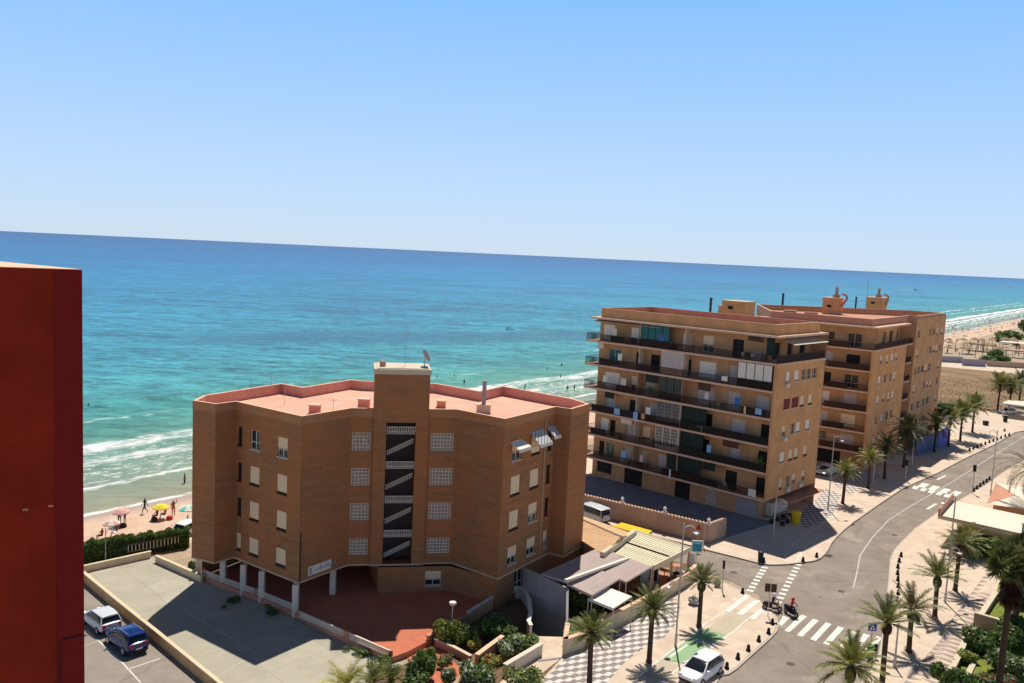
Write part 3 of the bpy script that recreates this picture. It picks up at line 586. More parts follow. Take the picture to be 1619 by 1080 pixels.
# coping, parapet inner faces and roof deck
cx_ = sum(p[0] for p in allp)/len(allp); cy_ = sum(p[1] for p in allp)/len(allp)
def inset(poly, d):
    n = len(poly); a = sum(poly[i][0]*poly[(i+1) % n][1]-poly[(i+1) % n][0]*poly[i][1] for i in range(n)); sg = 1 if a > 0 else -1; out = []
    for i in range(n):
        p0, p1, p2 = Vector(poly[i-1]), Vector(poly[i]), Vector(poly[(i+1) % n]); d1 = (p1-p0).normalized(); d2 = (p2-p1).normalized()
        n1 = Vector((-d1.y, d1.x))*sg; n2 = Vector((-d2.y, d2.x))*sg; k = n1+n2; k = k/max(.35, k.dot(k)/2*1.0) if k.length > .01 else n1
        out.append(tuple(p1+k*d))
    return out
def parapet(par, poly, zd, zt, w, m_out, m_cap, m_in, m_deck, deckname='roof', z_low=None):
    ins = inset(poly, w); n = len(poly); mb = MB()
    for i in range(n):
        j = (i+1) % n; a, b, c, d = poly[i], poly[j], ins[j], ins[i]
        mb.poly([(a[0], a[1], zt), (b[0], b[1], zt), (c[0], c[1], zt), (d[0], d[1], zt)], 0)
        mb.poly([(d[0], d[1], zd), (c[0], c[1], zd), (c[0], c[1], zt), (d[0], d[1], zt)], 1)
        if z_low is not None: mb.poly([(a[0], a[1], z_low), (b[0], b[1], z_low), (b[0], b[1], zt), (a[0], a[1], zt)], 2)
    mb.build('parapet', [m_cap, m_in, m_out], par)
    mb = MB(); mb.sheet(ins, zd); return mb.build(deckname, m_deck, par)
parapet(b1, allp, ZD, ZT, .28, 'brick', 'salmon', 'parapet_in', 'rooftile')
# stair tower top
f = fC
mb = MB(); mb.box(1.85, 6.85, -3.7, .28, 20.1, 20.55, fr=f); mb.box(2.1, 6.6, -3.5, .05, 20.55, 20.62, 1, fr=f); mb.build('tower_roof', ['cream', 'cream'], b1)
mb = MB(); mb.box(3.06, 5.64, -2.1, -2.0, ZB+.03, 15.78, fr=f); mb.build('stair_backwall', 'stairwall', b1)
for k in range(4):
    z = 14.95-3.13*k
    mb = MB(); mb.box(3.07, 5.63, -1.9, .02, z-.22, z-.08, fr=f); mb.build('stair_landing', 'grey', b1)
    mb = MB(); mb.box(3.1, 5.6, .06, .10, z+.42, z+.47, fr=f); mb.box(3.1, 5.6, .06, .10, z-.02, z+.03, fr=f)
    for i in range(17): x = 3.12+i*.153; mb.box(x, x+.055, .065, .095, z+.03, z+.42, fr=f)
    mb.build('landing_railing', 'offwhite', b1)
    mb = MB(); n = 14                               # sloping flight with its balusters
    for i in range(n):
        x = 3.15+i*(2.35/n); zz_ = z-2.05+i*(1.15/n); mb.box(x, x+.17, -.9, -.25, zz_-.12, zz_, 1, fr=f); mb.box(x+.05, x+.11, -.22, -.17, zz_, zz_+.3, fr=f); mb.box(x-.01, x+.19, -.23, -.17, zz_+.27, zz_+.32, fr=f)
    mb.build('stair_flight', ['offwhite', 'grey'], b1)
    mb = MB()
    for i in range(13): x = 3.2+i*.19; mb.box(x, x+.03, -1.2, -1.17, z-2.9, z-.25, fr=f)
    mb.build('stair_grille', 'black', b1)
# ground floor: recessed walls and white pillars
gw = [(-11.5, 76.5), (-10.2, 72.05), (-5.2, 72.9)]
mb = MB(); g1 = Fr((-10.9, 72.2), (-4.7, 73.4)); wall(mb, g1, 0, g1.L, 0, ZB, [(4.15, 5.6, 1.0, 2.35)])
gs = Fr((-14.5, 84), (-10.9, 72.2)); wall(mb, gs, 0, gs.L, 0, ZB)
g2 = Fr((-4.7, 73.4), (-.45, 70.9)); wall(mb, g2, 0, g2.L, 0, ZB, [], t=0)
g3 = Fr((-.45, 70.95), (4.3, 77.9)); wall(mb, g3, 0, g3.L, 0, ZB, [(2.9, 4.3, .7, 2.5)]); g4 = Fr((4.3, 77.9), (7.7, 80.2)); wall(mb, g4, 0, g4.L, 0, ZB)
mb.build('ground_floor_wall', 'brick', b1)
window(b1, g1, 4.15, 5.6, 1.0, 2.35, 'half', fm='offwhite'); window(b1, g3, 2.9, 4.3, .7, 2.5, 'glass', fm='white')
for px, py in ((315, 908), (353, 927), (385, 940), (414, 951), (467, 974), (526, 946)):
    p = G(px, py, 0.0); mb = MB(); w = .24
    mb.box(p.x-w, p.x+w, p.y-w-.05, p.y+w-.05, 0 if px != 526 else TZ, ZB-.01); mb.build('pillar', 'offwhite', b1)
# awnings over top-floor windows at the right
for (a, b, z, out, m_, sl_) in ((1.0, 2.95, 14.75, .95, 'white', .45), (4.1, 6.2, 15.25, 1.15, 'stripe_awning', 1.0), (6.9, 8.1, 15.3, .9, 'stripe_awning', .75)):
    if m_ not in M:
        mm = bpy.data.materials.new('striped_awning'); t = NT(mm); sx = t.n('ShaderNodeSeparateXYZ'); t.l(t.coord('UV'), sx.inputs[0])
        k = t.step(t.math('SINE', t.math('MULTIPLY', sx.outputs[0], 22)), -.2, .2); t.bsdf(t.mix(k, (.30, .29, .30), (.62, .60, .58)), .8, .1); M[m_] = mm
    mb = MB(); th = .03
    P = [fR(a, .04, z), fR(b, .04, z), fR(b, out, z-sl_), fR(a, out, z-sl_)]
    mb.raw(P+[(x, y, zz_-th) for x, y, zz_ in P], [(0, 1, 2, 3), (7, 6, 5, 4), (0, 4, 5, 1), (1, 5, 6, 2), (2, 6, 7, 3), (3, 7, 4, 0)], 0)
    P = [fR(a, out, z-sl_-.001), fR(b, out, z-sl_-.001), fR(b, out+.06, z-sl_-.28), fR(a, out+.06, z-sl_-.28)]; Q = [(x, y+.02, zz_) for x, y, zz_ in P]
    mb.raw(P+Q, [(0, 1, 2, 3), (7, 6, 5, 4), (0, 3, 7, 4), (1, 5, 6, 2), (3, 2, 6, 7)], 1)
    aw = mb.build('awning', [m_, 'white'], b1)
    mb = MB(); mb.tube([fR(a+.08, .03, z-sl_-.35), fR(a+.08, out, z-sl_-.04)], .02, 6); mb.tube([fR(b-.08, .03, z-sl_-.35), fR(b-.08, out, z-sl_-.04)], .02, 6); mb.build('awning_arm', 'metal', aw)
# wall banner
fB = Fr(F[3], F[4]); a0_, z0_ = fB.at(485, 909); a1_, z1_ = fB.at(523, 895)
bn = thing('banner', 'long white banner with dark letter hung low on the brown brick corner', 'banner', fB(a0_, .03, 3.2))
mb = MB(); mb.box(a0_+.1, a1_, .03, .06, 3.15, 3.95, fr=fB); mb.build('cloth', 'bannercloth' if 'bannercloth' in M else 'white', bn)
mb = MB(); q = a0_+.25
for (x0, x1, y0, y1) in ((0, .07, 0, .5), (.07, .3, 0, .07), (.07, .26, .21, .28), (.07, .3, .43, .5)): mb.box(q+x0, q+x1, .061, .066, 3.3+y0, 3.3+y1, fr=fB)
mb.build('letter', 'black', bn)
mb = MB(); x = q+.6
for i in range(9): hh = .12+.1*((i*7) % 3); mb.box(x+i*.27, x+i*.27+.17, .061, .065, 3.42, 3.42+hh, fr=fB)
mb.build('faded_print', 'grey', bn)
# roof clutter of the brick block ------------------------------------------------
def roofbox(px, py, w, d, h, z, name, label, cat, m_='parapet_in', cap='cream', ang=0):
    p = G(px, py, z); th_ = thing(name, label, cat, (p.x, p.y, z)); f = Fr((p.x, p.y), (p.x+math.cos(ang), p.y+math.sin(ang)))
    mb = MB(); mb.box(-w/2, w/2, -d, 0, z, z+h, fr=f); mb.build('shaft', m_, th_)
    mb = MB(); mb.box(-w/2-.08, w/2+.08, -d-.08, .08, z+h, z+h+.1, fr=f)
    mb.build('cap', cap, th_); return th_
roofbox(496, 655, .9, .8, .75, ZD, 'roof_vent', 'small pink vent block on the left half of the brick block roof', 'roof vent', m_='parapet_in', cap='salmon')
roofbox(574, 646, 1.0, .9, .8, ZD, 'roof_vent', 'pink vent block with pale cap touching the left of the stair tower', 'roof vent', cap='cream')
roofbox(697, 645, .8, .9, .6, ZD, 'roof_vent', 'low pink vent block right of the stair tower', 'roof vent', cap='salmon')
roofbox(841, 629, .8, .6, .6, ZD, 'roof_vent', 'small pink vent against the rear parapet of the brick block', 'roof vent', cap='salmon')
ch = roofbox(764, 654, 1.3, 1.1, .75, ZD, 'chimney', 'tall dark chimney pipe on pale block on the pink roof', 'chimney', m_='cream', cap='salmon')
c0 = ORG[ch.name]; mb = MB(); mb.tube([(c0[0], c0[1]+.5, ZD+.8), (c0[0], c0[1]+.5, ZD+3.0)], .2, 12); mb.tube([(c0[0], c0[1]+.5, ZD+3.0), (c0[0], c0[1]+.5, ZD+3.05)], .27, 12); mb.build('pipe', 'grey', ch)
# TV mast, satellite dish, rooftop aerials
def aerial(loc, h, label, rungs=3, r=.025, boom=.55):
    th_ = thing('television_aerial', label, 'aerial', loc); x, y, z = loc; mb = MB(); mb.tube([(x, y, z), (x, y, z+h)], r, 6); mb.build('mast', 'metal', th_)
    mb = MB(); mb.tube([(x-boom, y, z+h-.2), (x+boom, y+.1, z+h-.2)], .014, 5)
    for i in range(rungs*2): xx = x-boom+i*(2*boom/(rungs*2-1)); mb.tube([(xx, y-.25, z+h-.2), (xx, y+.3, z+h-.2)], .009, 4)
    mb.build('crossbars', 'metal', th_); return th_
pt = Fr(F[4], F[5]); aerial(pt(4.6, -1.5, 20.6), 3.0, 'thin television mast with crossbars on the stair tower roof')
for px, py, h, lab in ((429, 625, 1.9, 'thin aerial mast on the left roof corner of the brick block'), (450, 640, 2.3, 'taller thin aerial mast at mid left of the pink roof'), (397, 622, 1.4, 'short aerial at the left rear parapet of the brick block'), (527, 650, 1.2, 'short washing-line post near the left vent on the pink roof')):
    p = G(px, py, ZD); aerial((p.x, p.y, ZD), h, lab, 2, .02, .3)
p = fC(6.3, -1.2, 20.62); ds = thing('satellite_dish', 'round dark satellite dish on the right edge of the stair tower roof', 'satellite dish', p)
mb = MB(); mb.tube([p, (p[0], p[1], p[2]+.75)], .05, 8); mb.box(p[0]-.3, p[0]+.3, p[1]-.3, p[1]+.3, p[2], p[2]+.05); mb.build('stand', 'metal', ds)
mb = MB(); ax = Vector((.75, .45, .45)).normalized(); up = Vector((0, 0, 1)); e_x = ax.cross(up).normalized(); e_y = ax.cross(e_x).normalized(); c = Vector(p)+Vector((0, 0, .95)); nn = 20
for rr_, dz in ((0.02, 0), (.25, .03), (.45, .10), (.6, .19)):
    for k in range(nn): t_ = 2*PI*k/nn; mb.v.append(tuple(c+ax*dz+(e_x*math.cos(t_)+e_y*math.sin(t_))*rr_))
for i in range(3):
    for k in range(nn): mb.f.append((i*nn+k, i*nn+(k+1) % nn, (i+1)*nn+(k+1) % nn, (i+1)*nn+k)); mb.m.append(0)
mb.build('reflector', 'grey', ds, smooth=True); mb = MB(); mb.tube([tuple(c), tuple(c+ax*.6)], .02, 6); mb.tube([tuple(c+ax*.58), tuple(c+ax*.68)], .06, 8); mb.build('receiver_arm', 'metal', ds)
p = fC(2.6, -1.0, 20.62); dr = thing('roof_drum', 'small brown drum on the left corner of the stair tower roof', 'drum', p); mb = MB(); mb.lathe([(.26, 0), (.28, .1), (.26, .45), (.1, .5)], p, 12); mb.build('drum_body', 'terra', dr)
# terrace balustrades ------------------------------------------------------------
def balustrade(pts, z0, h, label, name='balustrade', mt='offwhite', gap=.2):
    P0 = pts[0]; th_ = thing(name, label, 'balustrade', (P0[0], P0[1], z0)); mb = MB(); mr = MB()
    for i in range(len(pts)-1):
        f = Fr(pts[i], pts[i+1]); mr.box(-.02*i, f.L+.01, -.07, .07, z0+h-.07, z0+h, fr=f); mr.box(-.02*i, f.L+.01, -.07, .07, z0, z0+.05, fr=f)
        for k in range(int(f.L/gap)): x = gap*(k+.5); mb.box(x-.05, x+.05, -.045, .045, z0+.05, z0+h-.07, fr=f)
    mr.build('rail', mt, th_); mb.build('balusters', mt, th_)
    for i, p in enumerate(pts): mp = MB(); mp.box(p[0]-.13, p[0]+.13, p[1]-.13, p[1]+.13, z0-.02, z0+h+.06); mp.build('post', 'terra', th_)
    return th_
balustrade([(x+.12, y+.45) for x, y in G2([(318, 912), (345, 923), (400, 943), (460, 968)], TZ)], TZ, .5, 'white balustrade between the pillars of the brick block')
balustrade(G2([(472, 975), (546, 1007)], TZ), TZ, .5, 'white balustrade on the dark red wall right of the corner pillar')
balustrade(G2([(550, 1009), (618, 1039)], TZ), TZ, .5, 'white balustrade above the palm shrubs at the terrace corner')
def lowwall(px, h, w, name, label, m_='cream', cap='white', z0=-.03, cat='wall', z=0, capw=.05):
    P = G2(px, z); mb = MB(); mc = MB(); th_ = thing(name, label, cat, (P[0][0], P[0][1], z0))
    for i in range(len(P)-1):
        f = Fr(P[i], P[i+1]); e = .003*(i % 2); mb.box(-w/2, f.L+w/2, -w/2+e, w/2-e, z0, z0+h-e, fr=f)
        mc.box(-w/2-capw, f.L+w/2+capw, -w/2-capw+e, w/2+capw-e, z0+h+.0-e, z0+h+.08-e, fr=f)
    mb.build('wall_body', m_, th_); mc.build('coping', cap, th_); return th_
M['orangewall'] = render_mat('orange_boundary', (.60, .36, .17)); M['yellowcap'] = mat('pale_coping', (.66, .54, .36), var=.08)
lowwall([(60, 878), (133, 920), (190, 968), (250, 1017), (345, 1096), (440, 1190)], .85, .2, 'boundary_wall', 'long orange boundary wall with pale coping beside the parked cars', 'orangewall', 'yellowcap', -.02)
lowwall([(60, 918), (133, 905), (236, 882)], .62, .22, 'boundary_wall', 'low pale wall closing the far end of the concrete car park', 'yellowcap', 'yellowcap')
lowwall([(248, 889), (318, 920)], .62, .22, 'boundary_wall', 'low pale wall from the car park gate gap to the brick block', 'yellowcap', 'yellowcap')
lowwall([(740, 987), (779, 962)], 1.1, .2, 'terrace_wall', 'low brown wall with white coping at the right edge of the dark terrace', 'ochre', 'offwhite')
lowwall([(677, 1020), (705, 1002), (738, 988)], .8, .22, 'terrace_wall', 'short dark red wall behind the yellow-leaved bush', 'terra', 'terra')
lowwall([(690, 1022), (716, 1034), (742, 1048)], .6, .22, 'planter_wall', 'thin planter edge beside the terracotta path', 'terra', 'cream')
lowwall([(755, 1052), (772, 1039), (792, 1024)], .9, .3, 'planter_wall', 'short pink planter wall between shrubs left of the driveway', 'terra', 'salmon')
lowwall([(800, 1068), (830, 1050), (853, 1036)], .9, .3, 'planter_wall', 'grey planter wall on the left of the driveway mouth', 'offwhite', 'offwhite')
lowwall([(853, 1045), (893, 1040)], .01, .1, 'driveway_threshold', 'thin threshold strip at the mouth of the driveway', 'grey', 'grey')
# curved white rims of the ramp
lowwall([(812, 944), (822, 945), (830, 952), (836, 966), (838, 985), (835, 1000), (838, 1006)], 1.0, .22, 'ramp_wall', 'curved white wall on the left side of the garage ramp', 'offwhite', 'white')
lowwall([(893, 1036), (921, 1026), (947, 1006), (985, 986), (1020, 967), (1060, 942), (1082, 929), (1099, 914)], 1.35, .3, 'boundary_wall', 'pinkish boundary wall between the restaurant and the wave mosaic pavement', 'ochrewall' if 'ochrewall' in M else 'salmon2' if 'salmon2' in M else 'yellowcap', 'salmon')
lowwall([(893, 1036), (896, 1012)], 1.35, .3, 'gate_pier_wall', 'short return wall at the right side of the driveway', 'yellowcap', 'salmon')
# red building at the far left ---------------------------------------------------
rb = thing('red_building', 'dark red rendered end wall of the near building at the left edge', 'building', (-12, 19, 0))
Pc = Vector((-9.25, 18.0)); A_l = Pc+Vector((-.91, -.41))*14; Bk = Pc+Vector((-.8, .6))*14
fR1 = Fr((A_l.x, A_l.y), (Pc.x, Pc.y)); zt = 30.24
mb = MB(); e = .52
mb.poly([fR1(0, 0, 0), fR1(fR1.L-e, 0, 0), fR1(fR1.L-e, 0, zt), fR1(0, 0, zt)], 0)
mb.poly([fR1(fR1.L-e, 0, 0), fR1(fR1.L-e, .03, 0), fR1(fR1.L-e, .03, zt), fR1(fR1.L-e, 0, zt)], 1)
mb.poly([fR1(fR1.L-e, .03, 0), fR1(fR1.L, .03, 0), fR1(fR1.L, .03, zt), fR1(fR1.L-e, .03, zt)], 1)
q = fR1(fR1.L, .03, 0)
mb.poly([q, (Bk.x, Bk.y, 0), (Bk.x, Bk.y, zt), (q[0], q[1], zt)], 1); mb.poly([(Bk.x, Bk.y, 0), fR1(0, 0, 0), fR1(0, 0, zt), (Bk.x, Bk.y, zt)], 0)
mb.build('wall', ['redpaint_wall', 'redpaint_shaded'], rb)
mb = MB(); mb.prism([fR1(0, .0, 0)[:2], fR1(fR1.L-e, .0, 0)[:2], fR1(fR1.L-e, .03, 0)[:2], q[:2], (Bk.x, Bk.y)], zt, zt+.012); mb.build('roof_cap', 'salmon', rb)
for px, py, w_ in ((40, 806, .055), (80, 800, .045)):
    a_, z_ = fR1.at(px, py); mb = MB(); mb.box(a_-w_, a_+w_, .001, .006, z_-.02, z_+.02, fr=fR1); mb.build('repair_patch', 'terra', rb)
mb = MB(); a_, z_ = fR1.at(94, 1045); mb.tube([fR1(a_, .05, z_-6), fR1(a_, .05, z_+.35), fR1(a_+.06, .05, z_+.5), fR1(a_+.55, .09, z_+.56)], .014, 6); mb.build('cable', 'black', rb)
# ---------------------------------------------------------------- long balcony block
V2 = Vector((.729, -.684)); U2 = Vector((.690, .724)).normalized()
L2 = Vector((11.5, 117.1)); R2 = Vector((31.1, 98.7)); REC = 1.45
Z2 = [2.95+3.31*k for k in range(7)]         # slab levels; Z2[6] = eaves
RC = L2+(R2-L2)+V2*.28                        # outer corner of the side wall
f2 = Fr(L2+U2*REC, R2+U2*REC)                 # wall plane, t outward
side = Fr(RC, RC+U2*13.5)                     # right-hand end face
b2 = thing('balcony_building', 'long ochre six-storey block with brown balconies and orange end wall', 'building', (24, 110, 0))
DP = 12.2
# doors and windows of each floor: (s0, s1, kind, low sill?)
rowsF = {
 5: [(.4, 2.4, 'shutw', 0), (5.1, 6.4, 'shutw', 0), (7.0, 7.6, 'curtain', 0), (13.3, 14.6, 'shutw', 0), (16.3, 17.8, 'half', .2), (20.5, 22.0, 'dark', 0)],
 4: [(1.6, 3.6, 'green', 0), (6.2, 7.5, 'dark', 0), (8.6, 10.0, 'dark', 0), (12.6, 14.8, 'dark', 0), (16.0, 18.4, 'shutw', 0), (20.2, 21.6, 'curtain', 0), (23.2, 25.2, 'dark', 0)],
 3: [(1.1, 3.6, 'shutw', 0), (5.6, 7.0, 'half', 0), (7.9, 9.4, 'curtain', 0), (11.5, 14.2, 'dark', 0), (15.9, 18.5, 'curtain', 0), (20.3, 22.0, 'curtain', 0), (24.1, 25.9, 'curtain', 0)],
 2: [(1.5, 3.2, 'curtain', 0), (5.6, 7.4, 'dark', 0), (8.6, 10, 'curtain', 0), (11.4, 14.2, 'dark', 0), (15.6, 18.4, 'dark', 0), (21.0, 23.0, 'curtain', 0), (25.1, 26.3, 'dark', 0)],
 1: [(.8, 2.2, 'shutw', 0), (2.5, 3.4, 'dark', 0), (5.2, 6.6, 'curtain', 0), (8.0, 9.2, 'shut', .6), (11.5, 14, 'dark', 0), (15.4, 18.2, 'dark', 0), (21.1, 22.6, 'curtain', 0), (25.0, 26.4, 'dark', 0)],
 0: [(.8, 1.7, 'dark', 0), (2.0, 3.4, 'green', 0), (5.0, 6.4, 'curtain', 0), (7.4, 8.9, 'curtain', 0), (10.6, 13.0, 'curtain', 0), (15.2, 17.0, 'dark', 0), (20.8, 22.4, 'dark', 0), (25.0, 26.4, 'dark', 0)]}
mb = MB(); allops = []
for k in range(6):
    ops = [(a, b, Z2[k]+.12+lo, Z2[k]+2.35, kd) for a, b, kd, lo in rowsF[k]]; allops += ops
    if k == 5: wall(mb, f2, -.2, 25.0, Z2[k], Z2[k+1], ops, m=0)
    else: wall(mb, f2, -.2, f2.L+.28, Z2[k], Z2[k+1], ops, m=0)
gops = [(.6, 3.2, .9, 2.5, 'dark'), (5.4, 8.4, .05, 2.5, 'dark'), (13.6, 15.9, .05, 2.5, 'dark'), (18.2, 19.9, .05, 2.35, 'lattice')]
wall(mb, f2, -.2, f2.L-1.2, 0, Z2[0], gops, m=0)
# other sides
lft = Fr(f2.A-V2*.2+U2*(DP), f2.A-V2*.2); wall(mb, lft, 0, lft.L, 0, Z2[6], m=0)
bck = Fr(RC+U2*13.6, f2.A-V2*.2+U2*DP); wall(mb, bck, 0, bck.L, 0, Z2[6], m=0)
sb = Fr(RC-V2*1.6+U2*1.6, RC-V2*1.6+U2*13.5); wall(mb, sb, 0, sb.L, 0, Z2[0], m=1)
s5 = Fr(R2+U2*REC-V2*1.7, R2-V2*1.7+U2*13.5); wall(mb, s5, 0, s5.L, Z2[5], Z2[6], [(1.2, 3.4, Z2[5]+.1, Z2[5]+2.3), (5.2, 6.8, Z2[5]+.1, Z2[5]+2.3), (8.6, 10.4, Z2[5]+.1, Z2[5]+2.3)], m=0)
mb.build('front_wall', ['ochre', 'ochre'], b2)
for o in allops+gops: window(b2, f2, *o[:4], kind=o[4], name='balcony_door' if o[3]-o[2] > 2 else 'window', fm={'dark': 'darkbrown', 'lattice': 'white'}.get(o[4], 'offwhite'))
for a, b in ((1.2, 3.4), (5.2, 6.8), (8.6, 10.4)): window(b2, s5, a, b, Z2[5]+.1, Z2[5]+2.3, 'dark', name='balcony_door', fm='offwhite')
mb = MB(); mb.box(22.6, 25.4, .01, .06, .2, 2.2, fr=f2); mb.build('garage_door', 'grey', b2)
# orange end wall with its small windows
wops = []
sidew = {4: [(2.7, 3.7, 'shutw'), (4.9, 6.2, 'shutw'), (6.9, 8.0, 'glass'), (8.3, 9.5, 'glass'), (9.9, 11.2, 'glass')],
         3: [(2.6, 4.3, 'maroon'), (4.8, 6.6, 'maroon'), (7.1, 8.2, 'shut'), (9.4, 10.5, 'shut')],
         2: [(2.7, 3.7, 'half'), (5.0, 6.1, 'glass'), (6.5, 7.7, 'shutw'), (9.2, 10.4, 'shutw')],
         1: [(2.7, 4.0, 'shutw'), (5.1, 6.2, 'shut'), (6.6, 7.7, 'shut'), (9.2, 10.3, 'shut')],
         0: [(3.2, 3.9, 'shut'), (5.0, 6.0, 'glass'), (6.6, 7.6, 'half'), (9.3, 10.2, 'half')]}
for k, r_ in sidew.items(): wops += [(a, b, Z2[k]+.95, Z2[k]+2.25, kd) for a, b, kd in r_]
mb = MB(); wall(mb, side, 0, 13.5, Z2[0]+.3, Z2[5], wops, m=0)
fin = Fr(RC-V2*.28, RC); mb.poly([fin(0, 0, Z2[0]+.3), fin(.28, 0, Z2[0]+.3), fin(.28, 0, Z2[5]), fin(0, 0, Z2[5])])
fi = Fr(RC-V2*.28+U2*REC, RC-V2*.28); wall(mb, fi, 0, REC, Z2[0]+.3, Z2[5], m=0)
mb.prism([tuple(RC), tuple(RC-V2*1.7), tuple(RC-V2*1.7+U2*13.5), tuple(RC+U2*13.5)], Z2[0]+.05, Z2[0]+.3, 0, bottom=True)
mb.build('end_wall', 'orange', b2)
for o in wops: window(b2, side, *o[:4], kind=o[4], fm='offwhite')
mb = MB()
for a, k in ((3.4, 2), (5.3, 0), (2.9, 4), (8.7, 0)): mb.box(a-.35, a+.35, .02, .34, Z2[k]+.35, Z2[k]+.85, fr=side)
mb.build('air_conditioner', 'offwhite', b2)
# balcony slabs, railings, screens
bf = Fr(L2-V2*1.5, R2)                         # outer balcony edge line
for k in range(6):
    z = Z2[k]; right = bf.L+(.28 if k == 5 else -.001)
    pl = [bf(0, 0, 0)[:2], bf(right, 0, 0)[:2], bf(right, -REC+.004, 0)[:2], bf(1.3, -REC+.004, 0)[:2], bf(1.3, -5.5, 0)[:2], bf(0, -5.5, 0)[:2]]
    mb = MB(); mb.prism(pl, z-.17, z+.09, 0, 0, bottom=True)
    if k == 5: w5 = [tuple(RC), tuple(RC-V2*1.95), tuple(RC-V2*1.95+U2*13.4), tuple(RC+U2*13.4)]; mb.prism([tuple(RC+V2*.12-U2*.02), tuple(RC-V2*1.9-U2*-.9), tuple(RC-V2*1.9+U2*13.4), tuple(RC+V2*.12+U2*13.4)], z-.165, z+.085, 0, 0, bottom=True)
    mb.build('balcony_slab', 'slab', b2)
    e = [bf(.06, -5.4, 0)[:2], bf(.06, -.07, 0)[:2], bf(right-.06, -.07, 0)[:2]]
    if k == 5: e.append(tuple(RC-V2*.06+U2*13.3))
    railing(b2, [e[0], e[1]], z+.09, z+1.05, 'railing', .16, 'balcony_railing')
    railing(b2, e[1:], z+.09, z+1.05, 'railing', .13, 'balcony_railing', bar=.04)
    for (a, b, mt) in {5: [(4.2, 6.4, 'darkbrown'), (9.0, 14.0, 'darkbrown')], 4: [(2.6, 4.5, 'cloth_brown'), (8.6, 10.8, 'cloth_brown')], 3: [(5.6, 8.5, 'darkbrown'), (24.5, 27.9, 'darkbrown')],
                       2: [(1.6, 12.3, 'darkbrown'), (16.2, 21.0, 'cloth_green'), (21.2, 28, 'cloth_green')], 1: [(1.6, 4.2, 'darkbrown'), (16.4, 28, 'cloth_green')], 0: [(9.5, 11, 'cloth_brown'), (15.4, 22, 'darkbrown')]}[k]:
        mb = MB(); mb.box(a, b, -.105, -.095, z+.14, z+.98, fr=bf); mb.build('railing_screen', mt, b2)
# vertical dividers and enclosed galleries at the balcony edge
for k in range(6):
    for a in (9.0, 15.9):
        mb = MB(); mb.box(a-.05, a+.05, -REC+.01, -.2, Z2[k]+.095, Z2[k+1]-.19, fr=bf); mb.build('balcony_divider', 'cream' if (k+int(a)) % 3 else 'ochre', b2)
def gallery(k, a, b, par_m, win_m, fm='offwhite', lat=False, zlo=1.0):
    z = Z2[k]+.095; zt_ = Z2[k+1]-.18; par = MB(); par.box(a, b, -.3, -.13, z, z+zlo, fr=bf); g = par.build('enclosed_gallery', par_m, b2)
    n = max(2, round((b-a)/1.1))
    fr_ = MB()
    for i in range(n+1): x = a+(b-a)*i/n; fr_.box(x-.035, x+.035, -.24, -.17, z+zlo, zt_, fr=bf)
    fr_.box(a+.035, b-.035, -.235, -.175, zt_-.08, zt_, fr=bf); fr_.box(a+.035, b-.035, -.235, -.175, z+zlo, z+zlo+.07, fr=bf)
    if lat:
        for i in range(1, 14): x = a+(b-a)*i/14; fr_.box(x-.02, x+.02, -.22, -.18, z+.1, zt_-.08, fr=bf)
        for j in range(1, 7): zz_ = z+(zt_-z)*j/7; fr_.box(a+.04, b-.04, -.215, -.185, zz_-.02, zz_+.02, fr=bf)
    fr_.build('frame', fm, g); p = MB(); p.box(a+.03, b-.03, -.21, -.20, z+zlo+.02, zt_-.02, fr=bf); p.build('pane', win_m, g)
gallery(5, 9.1, 13.6, 'darkbrown', 'glass_g', 'black'); gallery(4, 12.6, 15.8, 'slab', 'curtain', 'offwhite'); gallery(4, 23.6, 28.1, 'darkbrown', 'white', 'darkbrown', zlo=.95)
gallery(3, 12.5, 15.8, 'black', 'glass', 'darkbrown', True, .5); gallery(2, 12.4, 15.8, 'black', 'glass', 'grey', True, .5); gallery(1, 12.4, 15.8, 'offwhite', 'glass', 'white', True, .5)
# dark hanging canvas over the open right-hand bays
for k, a, b in ((2, 16.0, 19.6), (1, 16.0, 19.4), (0, 14.2, 19.2), (5, 27.0, 28.0)):
    mb = MB(); mb.box(a, b, -.5, -.47, Z2[k]+1.0, Z2[k+1]-.2, fr=bf); mb.build('hanging_screen', 'cloth_green', b2)
# laundry, towels, things on the balconies
for k, a, w_, h_, mt in ((2, 5.6, .95, .85, 'lightblue'), (2, 8.8, .7, 1.0, 'blue2' if 'blue2' in M else 'lightblue'), (2, 10.1, .55, .75, 'orange'), (4, 21.6, .8, .6, 'white'), (3, 26.4, .8, .7, 'lightblue'), (3, 24.9, .25, .9, 'salmon'), (0, 26.3, 1.0, .9, 'white'), (0, 15.0, .25, 1.3, 'white')):
    mb = MB(); z = Z2[k]+1.07
    for i in range(6):
        x0 = a+w_*i/6; x1 = a+w_*(i+1)/6; o0 = .02*math.sin(i*1.9); o1 = .02*math.sin(i*1.9+1.9)
        mb.raw([bf(x0, .02+o0, z-h_), bf(x1, .02+o1, z-h_), bf(x1, .0, z), bf(x0, .0, z), bf(x0, .01+o0-.05, z-h_+.01), bf(x1, .01+o1-.05, z-h_+.01)], [(0, 1, 2, 3), (4, 5, 2, 3)])
    p = bf(a, 0, z-h_); tw = mb.build('towel', mt); lab = {5.6: 'pale blue towel hanging on the third balcony row towards its left end', 8.8: 'blue towel in the middle of the laundry on the third balcony row', 10.1: 'orange towel at the right of the laundry on the third balcony row', 21.6: 'white sheet hung on the fifth balcony row beside the white blinds', 26.4: 'light blue laundry at the right end of the fourth balcony row', 24.9: 'narrow pink towel near the right end of the fourth balcony row', 26.3: 'white cloth over the lowest balcony railing at its right corner', 15.0: 'long thin white towel on the lowest balcony row near the middle'}[a]
    tag(tw, lab, 'towel', 'laundry on the balconies')
